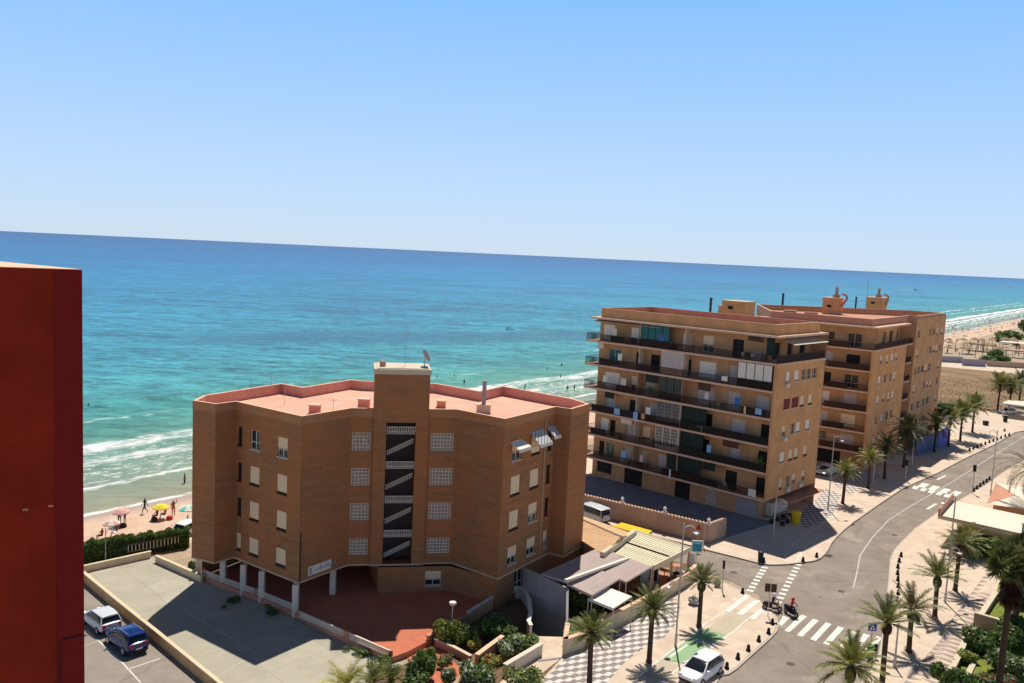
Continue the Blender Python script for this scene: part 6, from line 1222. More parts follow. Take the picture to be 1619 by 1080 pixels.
bollards(T_([(848, 547), (878, 535), (908, 522), (938, 510), (970, 498), (1002, 485), (1032, 475), (1062, 465), (1092, 453), (1125, 440), (1155, 430)]), 'along the far left kerb, from the near end', 'bollards on the far left kerb', 1.1)
bollards(T_([(880, 862), (905, 842), (930, 824), (955, 806), (980, 789), (1003, 772)]), 'on the far right kerb beside the traffic light', 'bollards on the far right kerb', 1.1)
bollards(T_([(1120, 395)]), 'alone at the edge of the pale square beyond the road', 'bollards on the far left kerb', 1.1)
# ---------------------------------------------------------------- signs, bins, lights
def post(name, px, py, h, label, cat='sign', z=.12, r=.035):
    p = G(px, py, z); th_ = thing(name, label, cat, (p.x, p.y, z)); mb = MB(); mb.tube([(p.x, p.y, z), (p.x, p.y, z+h)], r, 8); mb.build('pole', 'metal', th_); return th_, p
th_, p = post('road_sign', 1214, 974, 3.0, 'grey twin-panel sign on a pole seen from behind at the zebra crossing corner')
f = Fr((p.x-.6, p.y-.06), (p.x+.5, p.y-.20))
for a in (.12, .65): mb = MB(); mb.box(a, a+.48, -.02, .02, 2.4, 3.15, fr=f); mb.build('sign_panel', 'signback' if 'signback' in M else 'cloth_brown', th_)
th_, p = post('road_sign', 1375.5, 1033, 2.6, 'small blue square sign on a pole at the end of the zebra crossing')
f = Fr((p.x-.36, p.y-.06), (p.x+.3, p.y-.10)); mb = MB(); mb.box(0, .66, -.01, .02, 2.05, 2.7, fr=f); mb.build('sign_panel', 'blue', th_); mb = MB(); mb.raw([f(.33, .024, 2.6), f(.08, .024, 2.15), f(.58, .024, 2.15)], [(0, 1, 2)]); mb.raw([f(.33, .03, 2.48), f(.27, .03, 2.2), f(.4, .03, 2.2)], [(0, 1, 2)], 1); mb.build('emblem', ['white', 'black'], th_)
th_, p = post('advertising_sign', 1099, 905, 3.3, 'teal poster sign in white rounded frame on a pole by the restaurant corner'); f = Fr((p.x-.55, p.y-.05), (p.x+.55, p.y-.15)); mb = MB(); mb.box(0, 1.1, -.05, .05, 2.25, 3.45, fr=f); mb.build('frame', 'white', th_)
mb = MB(); mb.box(.1, 1.0, .05, .06, 2.35, 3.35, fr=f); mb.build('poster', 'teal', th_); mb = MB(); mb.box(.15, .9, .06, .065, 3.1, 3.3, fr=f); mb.build('poster_band', 'lightblue', th_)
th_, p = post('warning_sign', 1102, 868, 3.3, 'red triangular road sign before the pinkish boundary wall'); f = Fr((p.x-.35, p.y-.06), (p.x+.35, p.y-.10)); mb = MB(); mb.raw([f(0, .02, 2.3), f(.7, .02, 2.3), f(.35, .02, 3.0), f(0, -.01, 2.3), f(.7, -.01, 2.3), f(.35, -.01, 3.0)], [(0, 1, 2), (5, 4, 3), (0, 1, 4, 3), (1, 2, 5, 4), (2, 0, 3, 5)]); mb.build('sign_panel', 'red', th_)
th_, p = post('street_post', 1141.5, 934, 3.0, 'slim dark post at the kerb between the restaurant palm and the side street', 'post', r=.05); mb = MB(); mb.box(p.x-.1, p.x+.1, p.y-.1, p.y+.1, 2.3, 3.1); mb.build('signal_box', 'black', th_)
th_, p = post('street_post', 1112, 864, 2.6, 'thin dark post in front of the corner pier of the pinkish wall', 'post', r=.045)
def tlight(px, py, h, label):
    th_, p = post('traffic_light', px, py, h, label, 'traffic light', r=.06); mb = MB(); mb.box(p.x-.17, p.x+.17, p.y-.15, p.y+.15, .12+h-.1, .12+h+.85); mb.build('signal_head', 'black', th_)
    mb = MB()
    for k in range(3): c = (p.x, p.y-.16, .12+h+.1+k*.27); mb.tube([(c[0], c[1]+.02, c[2]), (c[0], c[1]-.12, c[2])], .1, 8)
    mb.build('visor', 'black', th_)
tlight(1537, 780, 3.3, 'dark traffic light on a thin pole beside the far right bollards'); tlight(1431, 760, 2.4, 'dark traffic light on a thin white pole at the far zebra crossing')
th_, p = post('street_post', 1503, 895, 3.6, 'thin post with box in front of the orange house', 'post', r=.05); mb = MB(); mb.box(p.x-.15, p.x+.15, p.y-.12, p.y+.12, 3.0, 3.7); mb.build('signal_box', 'grey', th_)
def bin_(px, py, r, h, label, m_, name='litter_bin', z=.12):
    p = G(px, py, z); th_ = thing(name, label, 'bin', (p.x, p.y, z)); mb = MB(); mb.lathe([(r*.85, .05), (r, h*.9), (r*1.05, h*.9), (r*1.05, h)], p, 12); mb.build('body', m_, th_); mb = MB(); mb.lathe([(r*1.08, h), (r*1.0, h+.08), (r*.4, h+.16)], p, 12); mb.build('lid', m_ if m_ != 'yellow' else 'yellow', th_); return th_
bin_(1202, 888, .3, 1.0, 'black litter bin at the far corner of the side street', 'black'); bin_(1258, 828, .55, 1.5, 'yellow recycling container in the shade beside the long balcony block', 'yellow', 'recycling_container'); bin_(1375, 1043, .28, 1.1, 'dark green litter bin under the blue square sign', 'green_paint'); bin_(1558, 673, .6, .9, 'black round bin on the pale square beyond the road', 'black', z=0); bin_(1589, 668, .45, 1.4, 'dark green bin at the far edge of the pale square', 'black', z=0)
bin_(1384, 1034, .16, .7, 'short black post bin right of the blue square sign', 'black'); bin_(1450, 984, .25, .7, 'black litter bin among the palms of the right pavement', 'black')
def planter(px, py, label, z=.12, r=.5):
    p = G(px, py, z); th_ = thing('planter', label, 'planter', (p.x, p.y, z)); mb = MB(); mb.lathe([(r*.6, 0), (r, .35), (r, .5), (r*.85, .5), (r*.8, .4)], p, 14); mb.build('bowl', 'grey', th_); rnd = random.Random(int(px)); mb = MB()
    for i in range(60): a = rnd.uniform(0, 6.28); e = R(rnd.uniform(30, 85)); d = Vector((math.cos(a)*math.cos(e), math.sin(a)*math.cos(e), math.sin(e))); q = Vector(p)+Vector((0, 0, .42))+Vector((d.x, d.y, 0))*.3; s2 = d.cross(Vector((0, 0, 1))).normalized()*.025; mb.raw([q-s2, q+s2, q+d*rnd.uniform(.3, .65)], [(0, 1, 2)])
    mb.build('plant', 'leaf_g', th_)
planter(1096, 955, 'round grey planter bowl left of the cycle lane palm'); planter(1134, 927, 'small round planter at the kerb by the slim dark post', r=.35)
# A-frame board and white cart at restaurant corner
p = G(1092, 893, .02); sb = thing('sandwich_board', 'white folding board beside the teal poster sign', 'board', (p.x, p.y, .02)); mb = MB(); mb.raw([(p.x-.35, p.y-.3, .05), (p.x+.35, p.y-.3, .05), (p.x+.35, p.y, 1.2), (p.x-.35, p.y, 1.2), (p.x-.35, p.y+.3, .05), (p.x+.35, p.y+.3, .05)], [(0, 1, 2, 3), (5, 4, 3, 2)]); mb.build('panel', 'white', sb)
# ---------------------------------------------------------------- vehicles
def loft(mb, st, m=0, n=None):
    rings = []
    for x, zb, zt, hw in st:
        h = zt-zb; rings.append([(x, s*w_, z_) for s, L_ in ((1, ((.80*hw, zb), (.97*hw, zb+.12*h), (hw, zb+.42*h), (.985*hw, zb+.72*h), (.93*hw, zb+.92*h), (.80*hw, zt), (.3*hw, zt+.02))),) for w_, z_ in L_]+[(x, -w_, z_) for w_, z_ in reversed(((.80*hw, zb), (.97*hw, zb+.12*h), (hw, zb+.42*h), (.985*hw, zb+.72*h), (.93*hw, zb+.92*h), (.80*hw, zt), (.3*hw, zt+.02)))])
    b = len(mb.v); k = len(rings[0])
    for r_ in rings: mb.v += r_
    for i in range(len(rings)-1):
        for j in range(k): j2 = (j+1) % k; mb.f.append((b+i*k+j, b+i*k+j2, b+(i+1)*k+j2, b+(i+1)*k+j)); mb.m.append(m)
    mb.f.append(tuple(b+j for j in range(k))); mb.m.append(m); mb.f.append(tuple(b+(len(rings)-1)*k+j for j in range(k))[::-1]); mb.m.append(m)
def car(paint, label, px, py, heading, kind='hatch', z=.0, s_=1.0):
    th_ = thing('parked_car' if kind != 'van' else 'parked_van', label, 'car' if kind != 'van' else 'van', (0, 0, 0), 'parked cars')
    if kind == 'van': st = [(-2.4, .45, 1.15, .80), (-2.35, .3, 1.22, .9), (-1.2, .25, 1.22, .93), (.8, .25, 1.2, .93), (1.5, .25, 1.15, .92), (2.0, .28, 1.0, .9), (2.35, .35, .9, .8)]; base = (-2.36, 1.6, .86, 1.18); top = (-2.25, .85, .74, 1.92); wz, wx = .33, (-1.5, 1.55)
    elif kind == 'suv': st = [(-2.15, .5, 1.0, .78), (-2.08, .35, 1.08, .86), (-1.5, .28, 1.1, .91), (-.3, .26, 1.06, .92), (.8, .26, 1.03, .92), (1.15, .27, 1.0, .91), (1.8, .3, .92, .87), (2.12, .38, .78, .76)]; base = (-2.0, 1.15, .83, 1.05); top = (-1.75, .3, .64, 1.64); wz, wx = .36, (-1.32, 1.35)
    else: st = [(-2.0, .45, .88, .74), (-1.95, .3, .95, .82), (-1.4, .22, .99, .87), (-.3, .2, .95, .88), (.75, .2, .92, .88), (1.1, .22, .89, .87), (1.7, .26, .80, .83), (2.0, .34, .66, .70)]; base = (-1.88, 1.1, .79, .94); top = (-1.55, .2, .60, 1.47); wz, wx = .31, (-1.25, 1.3)
    mb = MB(); loft(mb, st); body = mb.build('body', paint, th_, smooth=True, org=(0, 0, 0)); body.modifiers.new('s', 'SUBSURF').levels = 1; body.modifiers['s'].render_levels = 2
    bx0, bx1, bw, bz = base; tx0, tx1, tw, tz = top
    B_ = [(bx0, -bw, bz-.06), (bx1, -bw, bz-.06), (bx1, bw, bz-.06), (bx0, bw, bz-.06)]; T_2 = [(tx0, -tw, tz-.03), (tx1, -tw, tz-.03), (tx1, tw, tz-.03), (tx0, tw, tz-.03)]
    mb = MB(); loft(mb, [(bx0, bz-.2, bz-.03, bw*.96), (bx0+.05, bz-.2, bz+.04, bw*1.02), (tx0+.03, bz-.2, tz-.06, bw*1.0), ((tx0+tx1)/2, bz-.2, tz-.01, bw*1.01), (tx1, bz-.2, tz-.05, bw*1.0), (bx1-.05, bz-.2, bz+.03, bw*.98), (bx1, bz-.2, bz-.04, bw*.9)]); wn = mb.build('windows', 'carglass', th_, smooth=True); wn.modifiers.new('s', 'SUBSURF').levels = 1
    mb = MB(); loft2 = [(tx0-.10, tz-.12, tz-.05, tw*.95), (tx0+.02, tz-.10, tz+.0, tw*1.12), ((tx0+tx1)/2, tz-.08, tz+.05, tw*1.16), (tx1-.02, tz-.10, tz+.0, tw*1.12), (tx1+.08, tz-.12, tz-.05, tw*1.0)]; loft(mb, loft2); rf = mb.build('roof', paint, th_, smooth=True)
    for i in range(4): mb = MB(); mb.tube([B_[i], T_2[i]], .05, 6); mb.build('pillar', paint, th_)
    for sg in (-1, 1):
        for u in (.36, .68): mb = MB(); xb = bx0+(bx1-bx0)*(u+.03); xt = tx0+(tx1-tx0)*u; mb.tube([(xb, sg*bw, bz-.05), (xt, sg*tw, tz-.03)], .035, 5); mb.build('pillar', paint, th_)
    for x in wx:
        for sg in (-1, 1):
            hw = .86 if kind == 'hatch' else .9; y = sg*(hw-.09); mb = MB(); mb.tube([(x, y-.1, wz), (x, y+.1, wz)], wz, 18); w_ = mb.build('wheel', 'rubber', th_); mb = MB(); mb.tube([(x, sg*(hw-.015), wz), (x, sg*(hw+.02), wz)], wz*.62, 12); mb.build('rim', 'metal', w_)
    x0, x1 = st[0][0], st[-1][0]; zl = st[1][2]-.2
    for sg in (-1, 1):
        mb = MB(); mb.box(x0-.03, x0+.22, sg*.60-.11, sg*.60+.14 if sg > 0 else sg*.60+.11, zl-.1, zl+.14); mb.build('taillight', 'redlight', th_); mb = MB(); mb.box(x1-.28, x1-.02, sg*.58-.14, sg*.58+.14, .62, .76); mb.build('headlight', 'lamp', th_)
        mb = MB(); mb.box(.75, .92, sg*.98-.09, sg*.98+.09, bz-.0, bz+.14); mb.build('wing_mirror', paint, th_)
    mb = MB(); mb.box(x0-.05, x0+.05, -.26, .26, .55, .66); mb.build('number_plate', 'white', th_)
    mb = MB(); mb.box(x0-.04, x0+.2, -.7, .7, .32, .48); mb.box(x1-.2, x1+.03, -.62, .62, .32, .46); mb.build('bumper', 'black', th_)
    if kind == 'suv': mb = MB(); [mb.tube([(tx0+.1, sg*tw*.92, tz+.07), (tx1-.05, sg*tw*.92, tz+.07)], .022, 6) for sg in (-1, 1)]; mb.build('roof_rail', 'metal', th_)
    p = G(px, py, z); th_.location = p; th_.rotation_euler = (0, 0, heading); th_.scale = (s_,)*3; return th_
hv = math.atan2(.684, -.729)
car('bcar', 'dark blue car parked behind the white one along the orange wall', 200, 1022, hv+.04, 'suv', z=-.004, s_=.96)
car('silver', 'silver white car half hidden by the red building, parked along the orange wall', 160, 990, hv+.03, 'hatch', z=-.004)
car('wcar', 'white hatchback parked at the kerb at the bottom edge beside the bollards', 1108, 1070, math.atan2(-.74, -.66), 'hatch', s_=1.05)
0 and car('wcar', 'white car parked by the kerb just right of the zebra crossing, behind palm fronds', 1364, 1027, math.atan2(.76, .65), 'hatch', .004)
0 and car('wcar', 'second white car nearer the bottom edge right of the zebra crossing', 1342, 1058, math.atan2(.76, .65), 'hatch', .004)
car('silver', 'silver van parked in the back street below the pinkish wall', 934, 822, hv-.1, 'van', .004)
car('wcar', 'white car parked on the sand side road behind the hedge end', 303, 843, hv-1.2, 'hatch', -.1)
car('silver', 'grey car in the shade between the two balcony blocks', 1306, 750, hv+1.5, 'hatch', .12)
car('silver', 'silver car parked at the far side of the pale square under palms', 1592, 655, hv+1.2, 'hatch', 0)
0 and car('wcar', 'white car parked at the far right beyond the pale square', 1612, 652, hv+1.2, 'hatch', 0)
# ---------------------------------------------------------------- people
SK = {}
def person_mesh(pose, mats_, key):
    if key in SK: return SK[key]
    J = {'pel': (0, 0, .95), 'che': (0, 0, 1.28), 'nk': (0, 0, 1.46), 'hb': (0, .01, 1.55), 'ht': (0, .015, 1.68), 'lsh': (-.18, 0, 1.41), 'rsh': (.18, 0, 1.41), 'lel': (-.23, -.02, 1.13), 'rel': (.23, -.02, 1.13), 'lwr': (-.24, .06, .89), 'rwr': (.24, .06, .89), 'lha': (-.24, .09, .80), 'rha': (.24, .09, .80), 'lhi': (-.1, 0, .90), 'rhi': (.1, 0, .90), 'lkn': (-.11, .02, .50), 'rkn': (.11, .02, .50), 'lan': (-.11, -.01, .08), 'ran': (.11, -.01, .08), 'lto': (-.12, .15, .035), 'rto': (.12, .15, .035)}
    if pose == 'walk': J.update(lkn=(-.11, .22, .54), lan=(-.11, .32, .10), lto=(-.12, .47, .06), rkn=(.11, -.06, .50), ran=(.11, -.36, .16), rto=(.12, -.26, .05), lel=(-.23, -.16, 1.16), lwr=(-.22, -.22, .92), lha=(-.22, -.2, .83), rel=(.23, .1, 1.15), rwr=(.22, .26, .97), rha=(.22, .33, .92))
    if pose == 'sit': J.update(pel=(0, 0, .48), che=(0, -.06, .82), nk=(0, -.06, 1.0), hb=(0, -.04, 1.09), ht=(0, -.03, 1.22), lsh=(-.18, -.06, .95), rsh=(.18, -.06, .95), lel=(-.24, .05, .70), rel=(.24, .05, .70), lwr=(-.2, .26, .62), rwr=(.2, .26, .62), lha=(-.18, .34, .6), rha=(.18, .34, .6), lhi=(-.1, .04, .46), rhi=(.1, .04, .46), lkn=(-.14, .45, .50), rkn=(.14, .45, .50), lan=(-.14, .48, .09), ran=(.14, .48, .09), lto=(-.15, .63, .05), rto=(.15, .63, .05))
    if pose == 'ride': J.update(pel=(0, 0, .82), che=(0, .06, 1.15), nk=(0, .1, 1.33), hb=(0, .12, 1.42), ht=(0, .13, 1.56), lsh=(-.19, .08, 1.27), rsh=(.19, .08, 1.27), lel=(-.3, .26, 1.08), rel=(.3, .26, 1.08), lwr=(-.27, .5, 1.03), rwr=(.27, .5, 1.03), lha=(-.26, .58, 1.04), rha=(.26, .58, 1.04), lhi=(-.12, .04, .78), rhi=(.12, .04, .78), lkn=(-.2, .42, .72), rkn=(.2, .42, .72), lan=(-.17, .4, .32), ran=(.17, .4, .32), lto=(-.17, .55, .28), rto=(.17, .55, .28))
    if pose == 'wave': J.update(rel=(.38, 0, 1.5), rwr=(.30, .02, 1.74), rha=(.28, .02, 1.83))
    rad = {'pel': .135, 'che': .15, 'nk': .06, 'hb': .085, 'ht': .085, 'lsh': .062, 'rsh': .062, 'lel': .043, 'rel': .043, 'lwr': .032, 'rwr': .032, 'lha': .036, 'rha': .036, 'lhi': .095, 'rhi': .095, 'lkn': .06, 'rkn': .06, 'lan': .042, 'ran': .042, 'lto': .035, 'rto': .035}
    E_ = [('pel', 'che', 1), ('che', 'nk', 1), ('nk', 'hb', 0), ('hb', 'ht', 3), ('che', 'lsh', 1), ('lsh', 'lel', 1), ('lel', 'lwr', 0), ('lwr', 'lha', 0), ('che', 'rsh', 1), ('rsh', 'rel', 1), ('rel', 'rwr', 0), ('rwr', 'rha', 0), ('pel', 'lhi', 2), ('lhi', 'lkn', 2), ('lkn', 'lan', 0), ('lan', 'lto', 0), ('pel', 'rhi', 2), ('rhi', 'rkn', 2), ('rkn', 'ran', 0), ('ran', 'rto', 0)]
    ks = list(J); me = bpy.data.meshes.new('tmp'); me.from_pydata([J[k] for k in ks], [(ks.index(a), ks.index(b)) for a, b, _ in E_], []); o = bpy.data.objects.new('tmp', me); C.objects.link(o); o.modifiers.new('k', 'SKIN')
    if not me.skin_vertices: me.skin_vertices.new()
    for i, k in enumerate(ks): v = me.skin_vertices[0].data[i]; v.radius = (rad[k], rad[k]*(.8 if k in ('pel', 'che') else 1)); v.use_root = (k == 'pel')
    o.modifiers.new('s', 'SUBSURF').levels = 1
    dg = bpy.context.evaluated_depsgraph_get(); me2 = bpy.data.meshes.new_from_object(o.evaluated_get(dg)); bpy.data.objects.remove(o)
    me2.materials.clear()
    for m_ in mats_: me2.materials.append(M[m_])
    for p in me2.polygons:
        c = p.center; best = 9; bi = 0
        for a, b, mi_ in E_:
            A, B = Vector(J[a]), Vector(J[b]); u = max(0, min(1, (c-A).dot(B-A)/(B-A).length_squared)); d = (c-A.lerp(B, u)).length-(rad[a]+rad[b])*.4
            if d < best: best = d; bi = mi_
        if bi == 3 and (c.y > J['ht'][1]+.03 and c.z < J['ht'][2]+.02): bi = 0
        p.material_index = bi; p.use_smooth = True
    me2.name = 'person'; SK[key] = me2; return me2
for nm, c_ in dict(skin=(.42, .22, .14), skin_tan=(.28, .12, .07), hair=(.03, .02, .015), hairl=(.2, .13, .06), cred=(.5, .03, .03), cblack=(.02, .02, .025), cwhite=(.7, .7, .7), cblue=(.04, .1, .35), cpink=(.6, .15, .25), cgreen=(.05, .25, .12), cyel=(.7, .5, .05), cdark=(.07, .03, .025), helm=(.75, .74, .72)).items(): M[nm] = mat(nm, c_, .7, .05)
def person(loc, rz, pose, mats_, label, group=None, s_=1.0, cat='person', rot=None):
    # materials: limbs, torso, shorts, hair
    o = bpy.data.objects.new('person', person_mesh(pose, mats_, (pose,)+tuple(mats_))); C.objects.link(o); o.location = loc; o.rotation_euler = rot or (0, 0, rz); o.scale = (s_,)*3
    return tag(o, label, cat, group)
sandz = lambda p: (-.5 if (Vector(p[:2])-S0).dot(SN) > -5 else -.3)
def at_sand(px, py, z=None):
    p = G(px, py, -.4); d = (Vector(p[:2])-S0).dot(SN); zs_ = -.02
    for i in range(len(Ds2)-1):
        if Ds2[i] <= d <= Ds2[i+1]: zs_ = zs2[i]+(zs2[i+1]-zs2[i])*(d-Ds2[i])/(Ds2[i+1]-Ds2[i])
    return G(px, py, zs_ if z is None else z)
person(at_sand(229, 812), 2.3, 'walk', ['skin_tan', 'cblack', 'cblack', 'hair'], 'person in dark swimwear walking along the wet sand', s_=1.08)
person(at_sand(274, 816), .4, 'wave', ['skin_tan', 'skin_tan', 'cred', 'hair'], 'bare-chested person standing with raised arm near the yellow parasol', s_=1.1)
person(at_sand(189, 829), .4, 'stand', ['skin_tan', 'cgreen', 'cblack', 'hair'], 'person in dark green top standing under the left of the pink parasol'); person(at_sand(197, 826), -.6, 'stand', ['skin', 'cdark', 'cblue', 'hair'], 'person in dark clothes standing under the right of the pink parasol')
person(at_sand(161, 853), 2.5, 'sit', ['skin_tan', 'cred', 'cdark', 'hair'], 'person in red sitting left below the pale pink parasol by the hedge'); person(at_sand(184, 848), 2.0, 'sit', ['skin_tan', 'skin_tan', 'cred', 'hair'], 'sunburnt person sitting right below the pale pink parasol by the hedge')
person(at_sand(248, 821), 2.4, 'sit', ['skin_tan', 'cdark', 'cred', 'hair'], 'person sitting left under the yellow parasol'); person(at_sand(261, 819), 2.0, 'sit', ['skin', 'cred', 'cdark', 'hair'], 'person in red sitting right under the yellow parasol'); person(at_sand(296, 832), 2.0, 'sit', ['skin', 'cwhite', 'cblack', 'hair'], 'person in white sitting under the turquoise parasol')
def inwater(px, py, label, dz=-1.0, mats_=('skin_tan', 'skin_tan', 'cblack', 'hair'), group='bathers'):
    p = G(px, py, -.7); person((p.x, p.y, -.7+dz), random.uniform(0, 6), 'stand', list(mats_), label, group)
inwater(292, 764, 'bather standing in shallow foam close to the brick block', -.35); inwater(140, 643, 'lone bather beside the red building in the green wave', -.9)
for i, (px, py, dz) in enumerate(((734, 605, -.8), (830, 614, -.4), (865, 585, -.8), (886, 598, -.5), (897, 618, -.3), (908, 616, -.3), (691, 598, -.9), (718, 596, -.9), (888, 578, -.9))): inwater(px, py, ['bather just left of the dark chimney pipe', 'bather in white foam right of the dark chimney pipe', 'bather in the green wave between the two blocks', 'bather at the edge of the white foam between the two blocks', 'paddler at the shore left of the balcony block, left of two', 'paddler at the shore left of the balcony block, right of two', 'bather beside the satellite dish', 'bather right of the stair tower in the green wave', 'farthest bather above the wave between the two blocks'][i], dz)
# paddle boarder and small craft offshore
p = G(806, 521, -.7); pb = thing('paddle_board', 'dark paddle board with kneeling rider far out on the sea', 'paddle board', (p.x, p.y, -.7)); mb = MB()
n = 14; mb.prism([(p.x+1.6*math.cos(2*PI*k/n)*1.1, p.y+.4*math.sin(2*PI*k/n)) for k in range(n)], -.68, -.54, bottom=True); mb.build('board', 'cdark', pb); person((p.x, p.y, -.56), 1.2, 'stand', ['cdark', 'cblack', 'cblack', 'hair'], 'dark person standing on the paddle board far out'); person((p.x-.9, p.y+.1, -.56), 2.2, 'sit', ['cdark', 'cdark', 'cblack', 'hair'], 'dark person sitting on the paddle board far out')
def boat(px, py, L_, label, rz=0):
    p = G(px, py, -.7); th_ = thing('motor_boat', label, 'boat', (0, 0, 0), 'boats near the horizon'); mb = MB(); w = L_*.17
    st = [(-L_/2, -.2, 1.0, w*.9), (-L_*.2, -.3, 1.0, w), (L_*.2, -.3, 1.15, w*.85), (L_*.42, -.1, 1.4, w*.4), (L_/2, .5, 1.5, w*.05)]; loft(mb, st); mb.build('hull', 'white', th_, smooth=True, org=(0, 0, 0)); mb = MB(); mb.box(-L_*.2, L_*.12, -w*.6, w*.6, 1.0, 2.0); mb.build('cabin', 'glass', th_); mb = MB(); mb.box(-L_*.25, L_*.1, -w*.65, w*.65, 2.0, 2.12); mb.build('cabin_roof', 'white', th_)
    mb = MB(); mb.raw([(-L_/2, -w*.8, .03), (-L_/2, w*.8, .03), (-L_*2.2, w*2, .03), (-L_*2.2, -w*2, .03)], [(0, 1, 2, 3)]); mb.build('wake', 'white', th_); th_.location = p; th_.rotation_euler = (0, 0, rz)
boat(1447, 459, 14, 'small white motor boat with wake above the far block roof', .1); boat(1595, 453.5, 20, 'small white motor boat near the horizon at the right edge', .1)
# ---------------------------------------------------------------- scooters
def scooter(px, py, hd_, paint, label, ridermats, rlabel, z=.004):
    p = G(px, py, z); th_ = thing('scooter', label, 'scooter', (0, 0, 0))
    def part(n_, m_, fn, **k): mb = MB(); fn(mb); return mb.build(n_, m_, th_, **k)
    for y, nm in ((.68, 'front'), (-.62, 'rear')):
        def w(mb, y=y):
            nn = 18; b = len(mb.v)
            for k in range(nn):
                a = 2*PI*k/nn
                for j in range(6): t_ = 2*PI*j/6; rr_ = .2+.05*math.cos(t_); mb.v.append((.055*math.sin(t_), y+rr_*math.cos(a), .25+rr_*math.sin(a)))
            for k in range(nn):
                for j in range(6): k2, j2 = (k+1) % nn, (j+1) % 6; mb.f.append((b+k*6+j, b+k2*6+j, b+k2*6+j2, b+k*6+j2)); mb.m.append(0)
        wh_ = part('wheel', 'rubber', w, smooth=True); mb = MB(); mb.tube([(-.03, y, .25), (.03, y, .25)], .15, 12); mb.build('rim', 'metal', wh_)
    part('leg_shield', paint, lambda mb: mb.raw([(-.22, .42, .32), (.22, .42, .32), (.17, .55, .95), (-.17, .55, .95), (-.22, .36, .32), (.22, .36, .32), (.17, .48, .95), (-.17, .48, .95)], [(0, 1, 2, 3), (7, 6, 5, 4), (0, 3, 7, 4), (1, 5, 6, 2), (3, 2, 6, 7)]))
    part('floorboard', 'black', lambda mb: mb.box(-.19, .19, .0, .4, .26, .33)); part('rear_body', paint, lambda mb: loft(mb, [(-.0, .3, .6, .14), (.2, .28, .7, .18), (.6, .4, .72, .17), (.85, .5, .68, .08)]) or mb.v.__setitem__(slice(None), [(v[1], -v[0]+.02, v[2]) for v in mb.v]), smooth=True)
    part('seat', 'black', lambda mb: mb.box(-.14, .14, -.72, .05, .71, .80)); part('fork', 'metal', lambda mb: mb.tube([(0, .68, .25), (0, .5, 1.0)], .03, 6)); part('handlebar', 'black', lambda mb: mb.tube([(-.32, .46, 1.03), (0, .52, 1.0), (.32, .46, 1.03)], .02, 6)); part('mudguard', paint, lambda mb: mb.box(-.08, .08, .48, .88, .50, .54)); part('headlight', 'lamp', lambda mb: mb.tube([(0, .53, .9), (0, .6, .88)], .08, 10)); part('taillight', 'redlight', lambda mb: mb.box(-.06, .06, -.86, -.82, .6, .67))
    for ch in th_.children: pass
    th_.location = p; th_.rotation_euler = (0, 0, hd_)
    r_ = person(p+Vector((0, 0, 0)), hd_, 'ride', ridermats, rlabel)
    q = Matrix.Rotation(hd_, 3, 'Z') @ Vector((0, .13, 1.54)); hm = MB(); hm.lathe([(.13, -.10), (.155, .0), (.14, .09), (.09, .15), (.01, .175)], tuple(Vector(p)+q), 14); ho = hm.build('helmet', ridermats[3], None, smooth=True); ho.parent = r_; ho.matrix_parent_inverse = Matrix.Rotation(-hd_, 4, 'Z') @ Matrix.Translation(-Vector(p)); 
    return th_
scooter(1250, 973, -2.7, 'cblack', 'dark scooter on the edge of the zebra crossing', ['cblack', 'cred', 'cblack', 'cred'], 'person in red top and red helmet riding the dark scooter')
scooter(1220, 966, -1.9, 'cdark', 'dark red scooter waiting at the kerb beside the twin-panel sign', ['skin_tan', 'cdark', 'cdark', 'helm'], 'person in dark clothes and white helmet riding the dark red scooter')
# ---------------------------------------------------------------- beach umbrellas
def parasol(loc, label, c1, c2, R_=1.0, h=2.0, group='beach parasols'):
    th_ = thing('beach_parasol', label, 'parasol', tuple(loc), group); x, y, z = loc; mb = MB(); n = 16
    for k in range(n):
        a0__, a1__ = 2*PI*k/n, 2*PI*(k+1)/n; r1 = R_; P = lambda a, r_, zz_: (x+r_*math.cos(a), y+r_*math.sin(a), z+zz_)
        mb.raw([P(0, 0, h), P(a0__, r1*.55, h-.14), P(a1__, r1*.55, h-.14), P(a1__, r1, h-.42), P(a0__, r1, h-.42), P(a0__, r1*1.0, h-.52), P(a1__, r1*1.0, h-.52)], [(0, 1, 2), (1, 4, 3, 2), (4, 5, 6, 3)], 0 if (k//2) % 2 else 1)
    mb.build('canopy', [c1, c2], th_); mb = MB(); mb.tube([(x, y, z), (x, y, z+h)], .02, 6); mb.build('pole', 'white', th_); return th_
M['pinkc'] = mat('pink_canvas', (.70, .38, .34), var=.05); M['turq'] = mat('turquoise_canvas', (.15, .60, .50), var=.05); M['yelc'] = mat('yellow_canvas', (.85, .68, .06), var=.05)
parasol(at_sand(176, 850), 'pale pink and white parasol nearest the hedge', 'pinkc', 'white', .85, 1.95); parasol(at_sand(191, 831), 'pink parasol with two people standing beneath it', 'pinkc', 'pinkc', .9, 1.95); parasol(at_sand(254, 821), 'yellow parasol on the sand', 'yelc', 'yelc', .88, 1.8); parasol(at_sand(297, 829), 'turquoise parasol partly hidden by the brick block', 'turq', 'white', 1.0, 2.2)
for (px, py, m_, l_) in ((195, 834, 'cblack', 'dark bag under the pink parasol'), (244, 824, 'cdark', 'dark red bag left of the yellow parasol'), (268, 822, 'cred', 'red towel heap right of the yellow parasol'), (287, 832, 'cblack', 'dark bag left of the turquoise parasol'), (175, 856, 'cdark', 'dark red bag under the pale pink parasol')):
    p = at_sand(px, py); mb = MB(); mb.lathe([(.3, 0), (.38, .15), (.3, .4), (.1, .5)], p, 9); tag(mb.build('beach_bag', m_, None, smooth=True), l_, 'bag', 'bags on the beach')
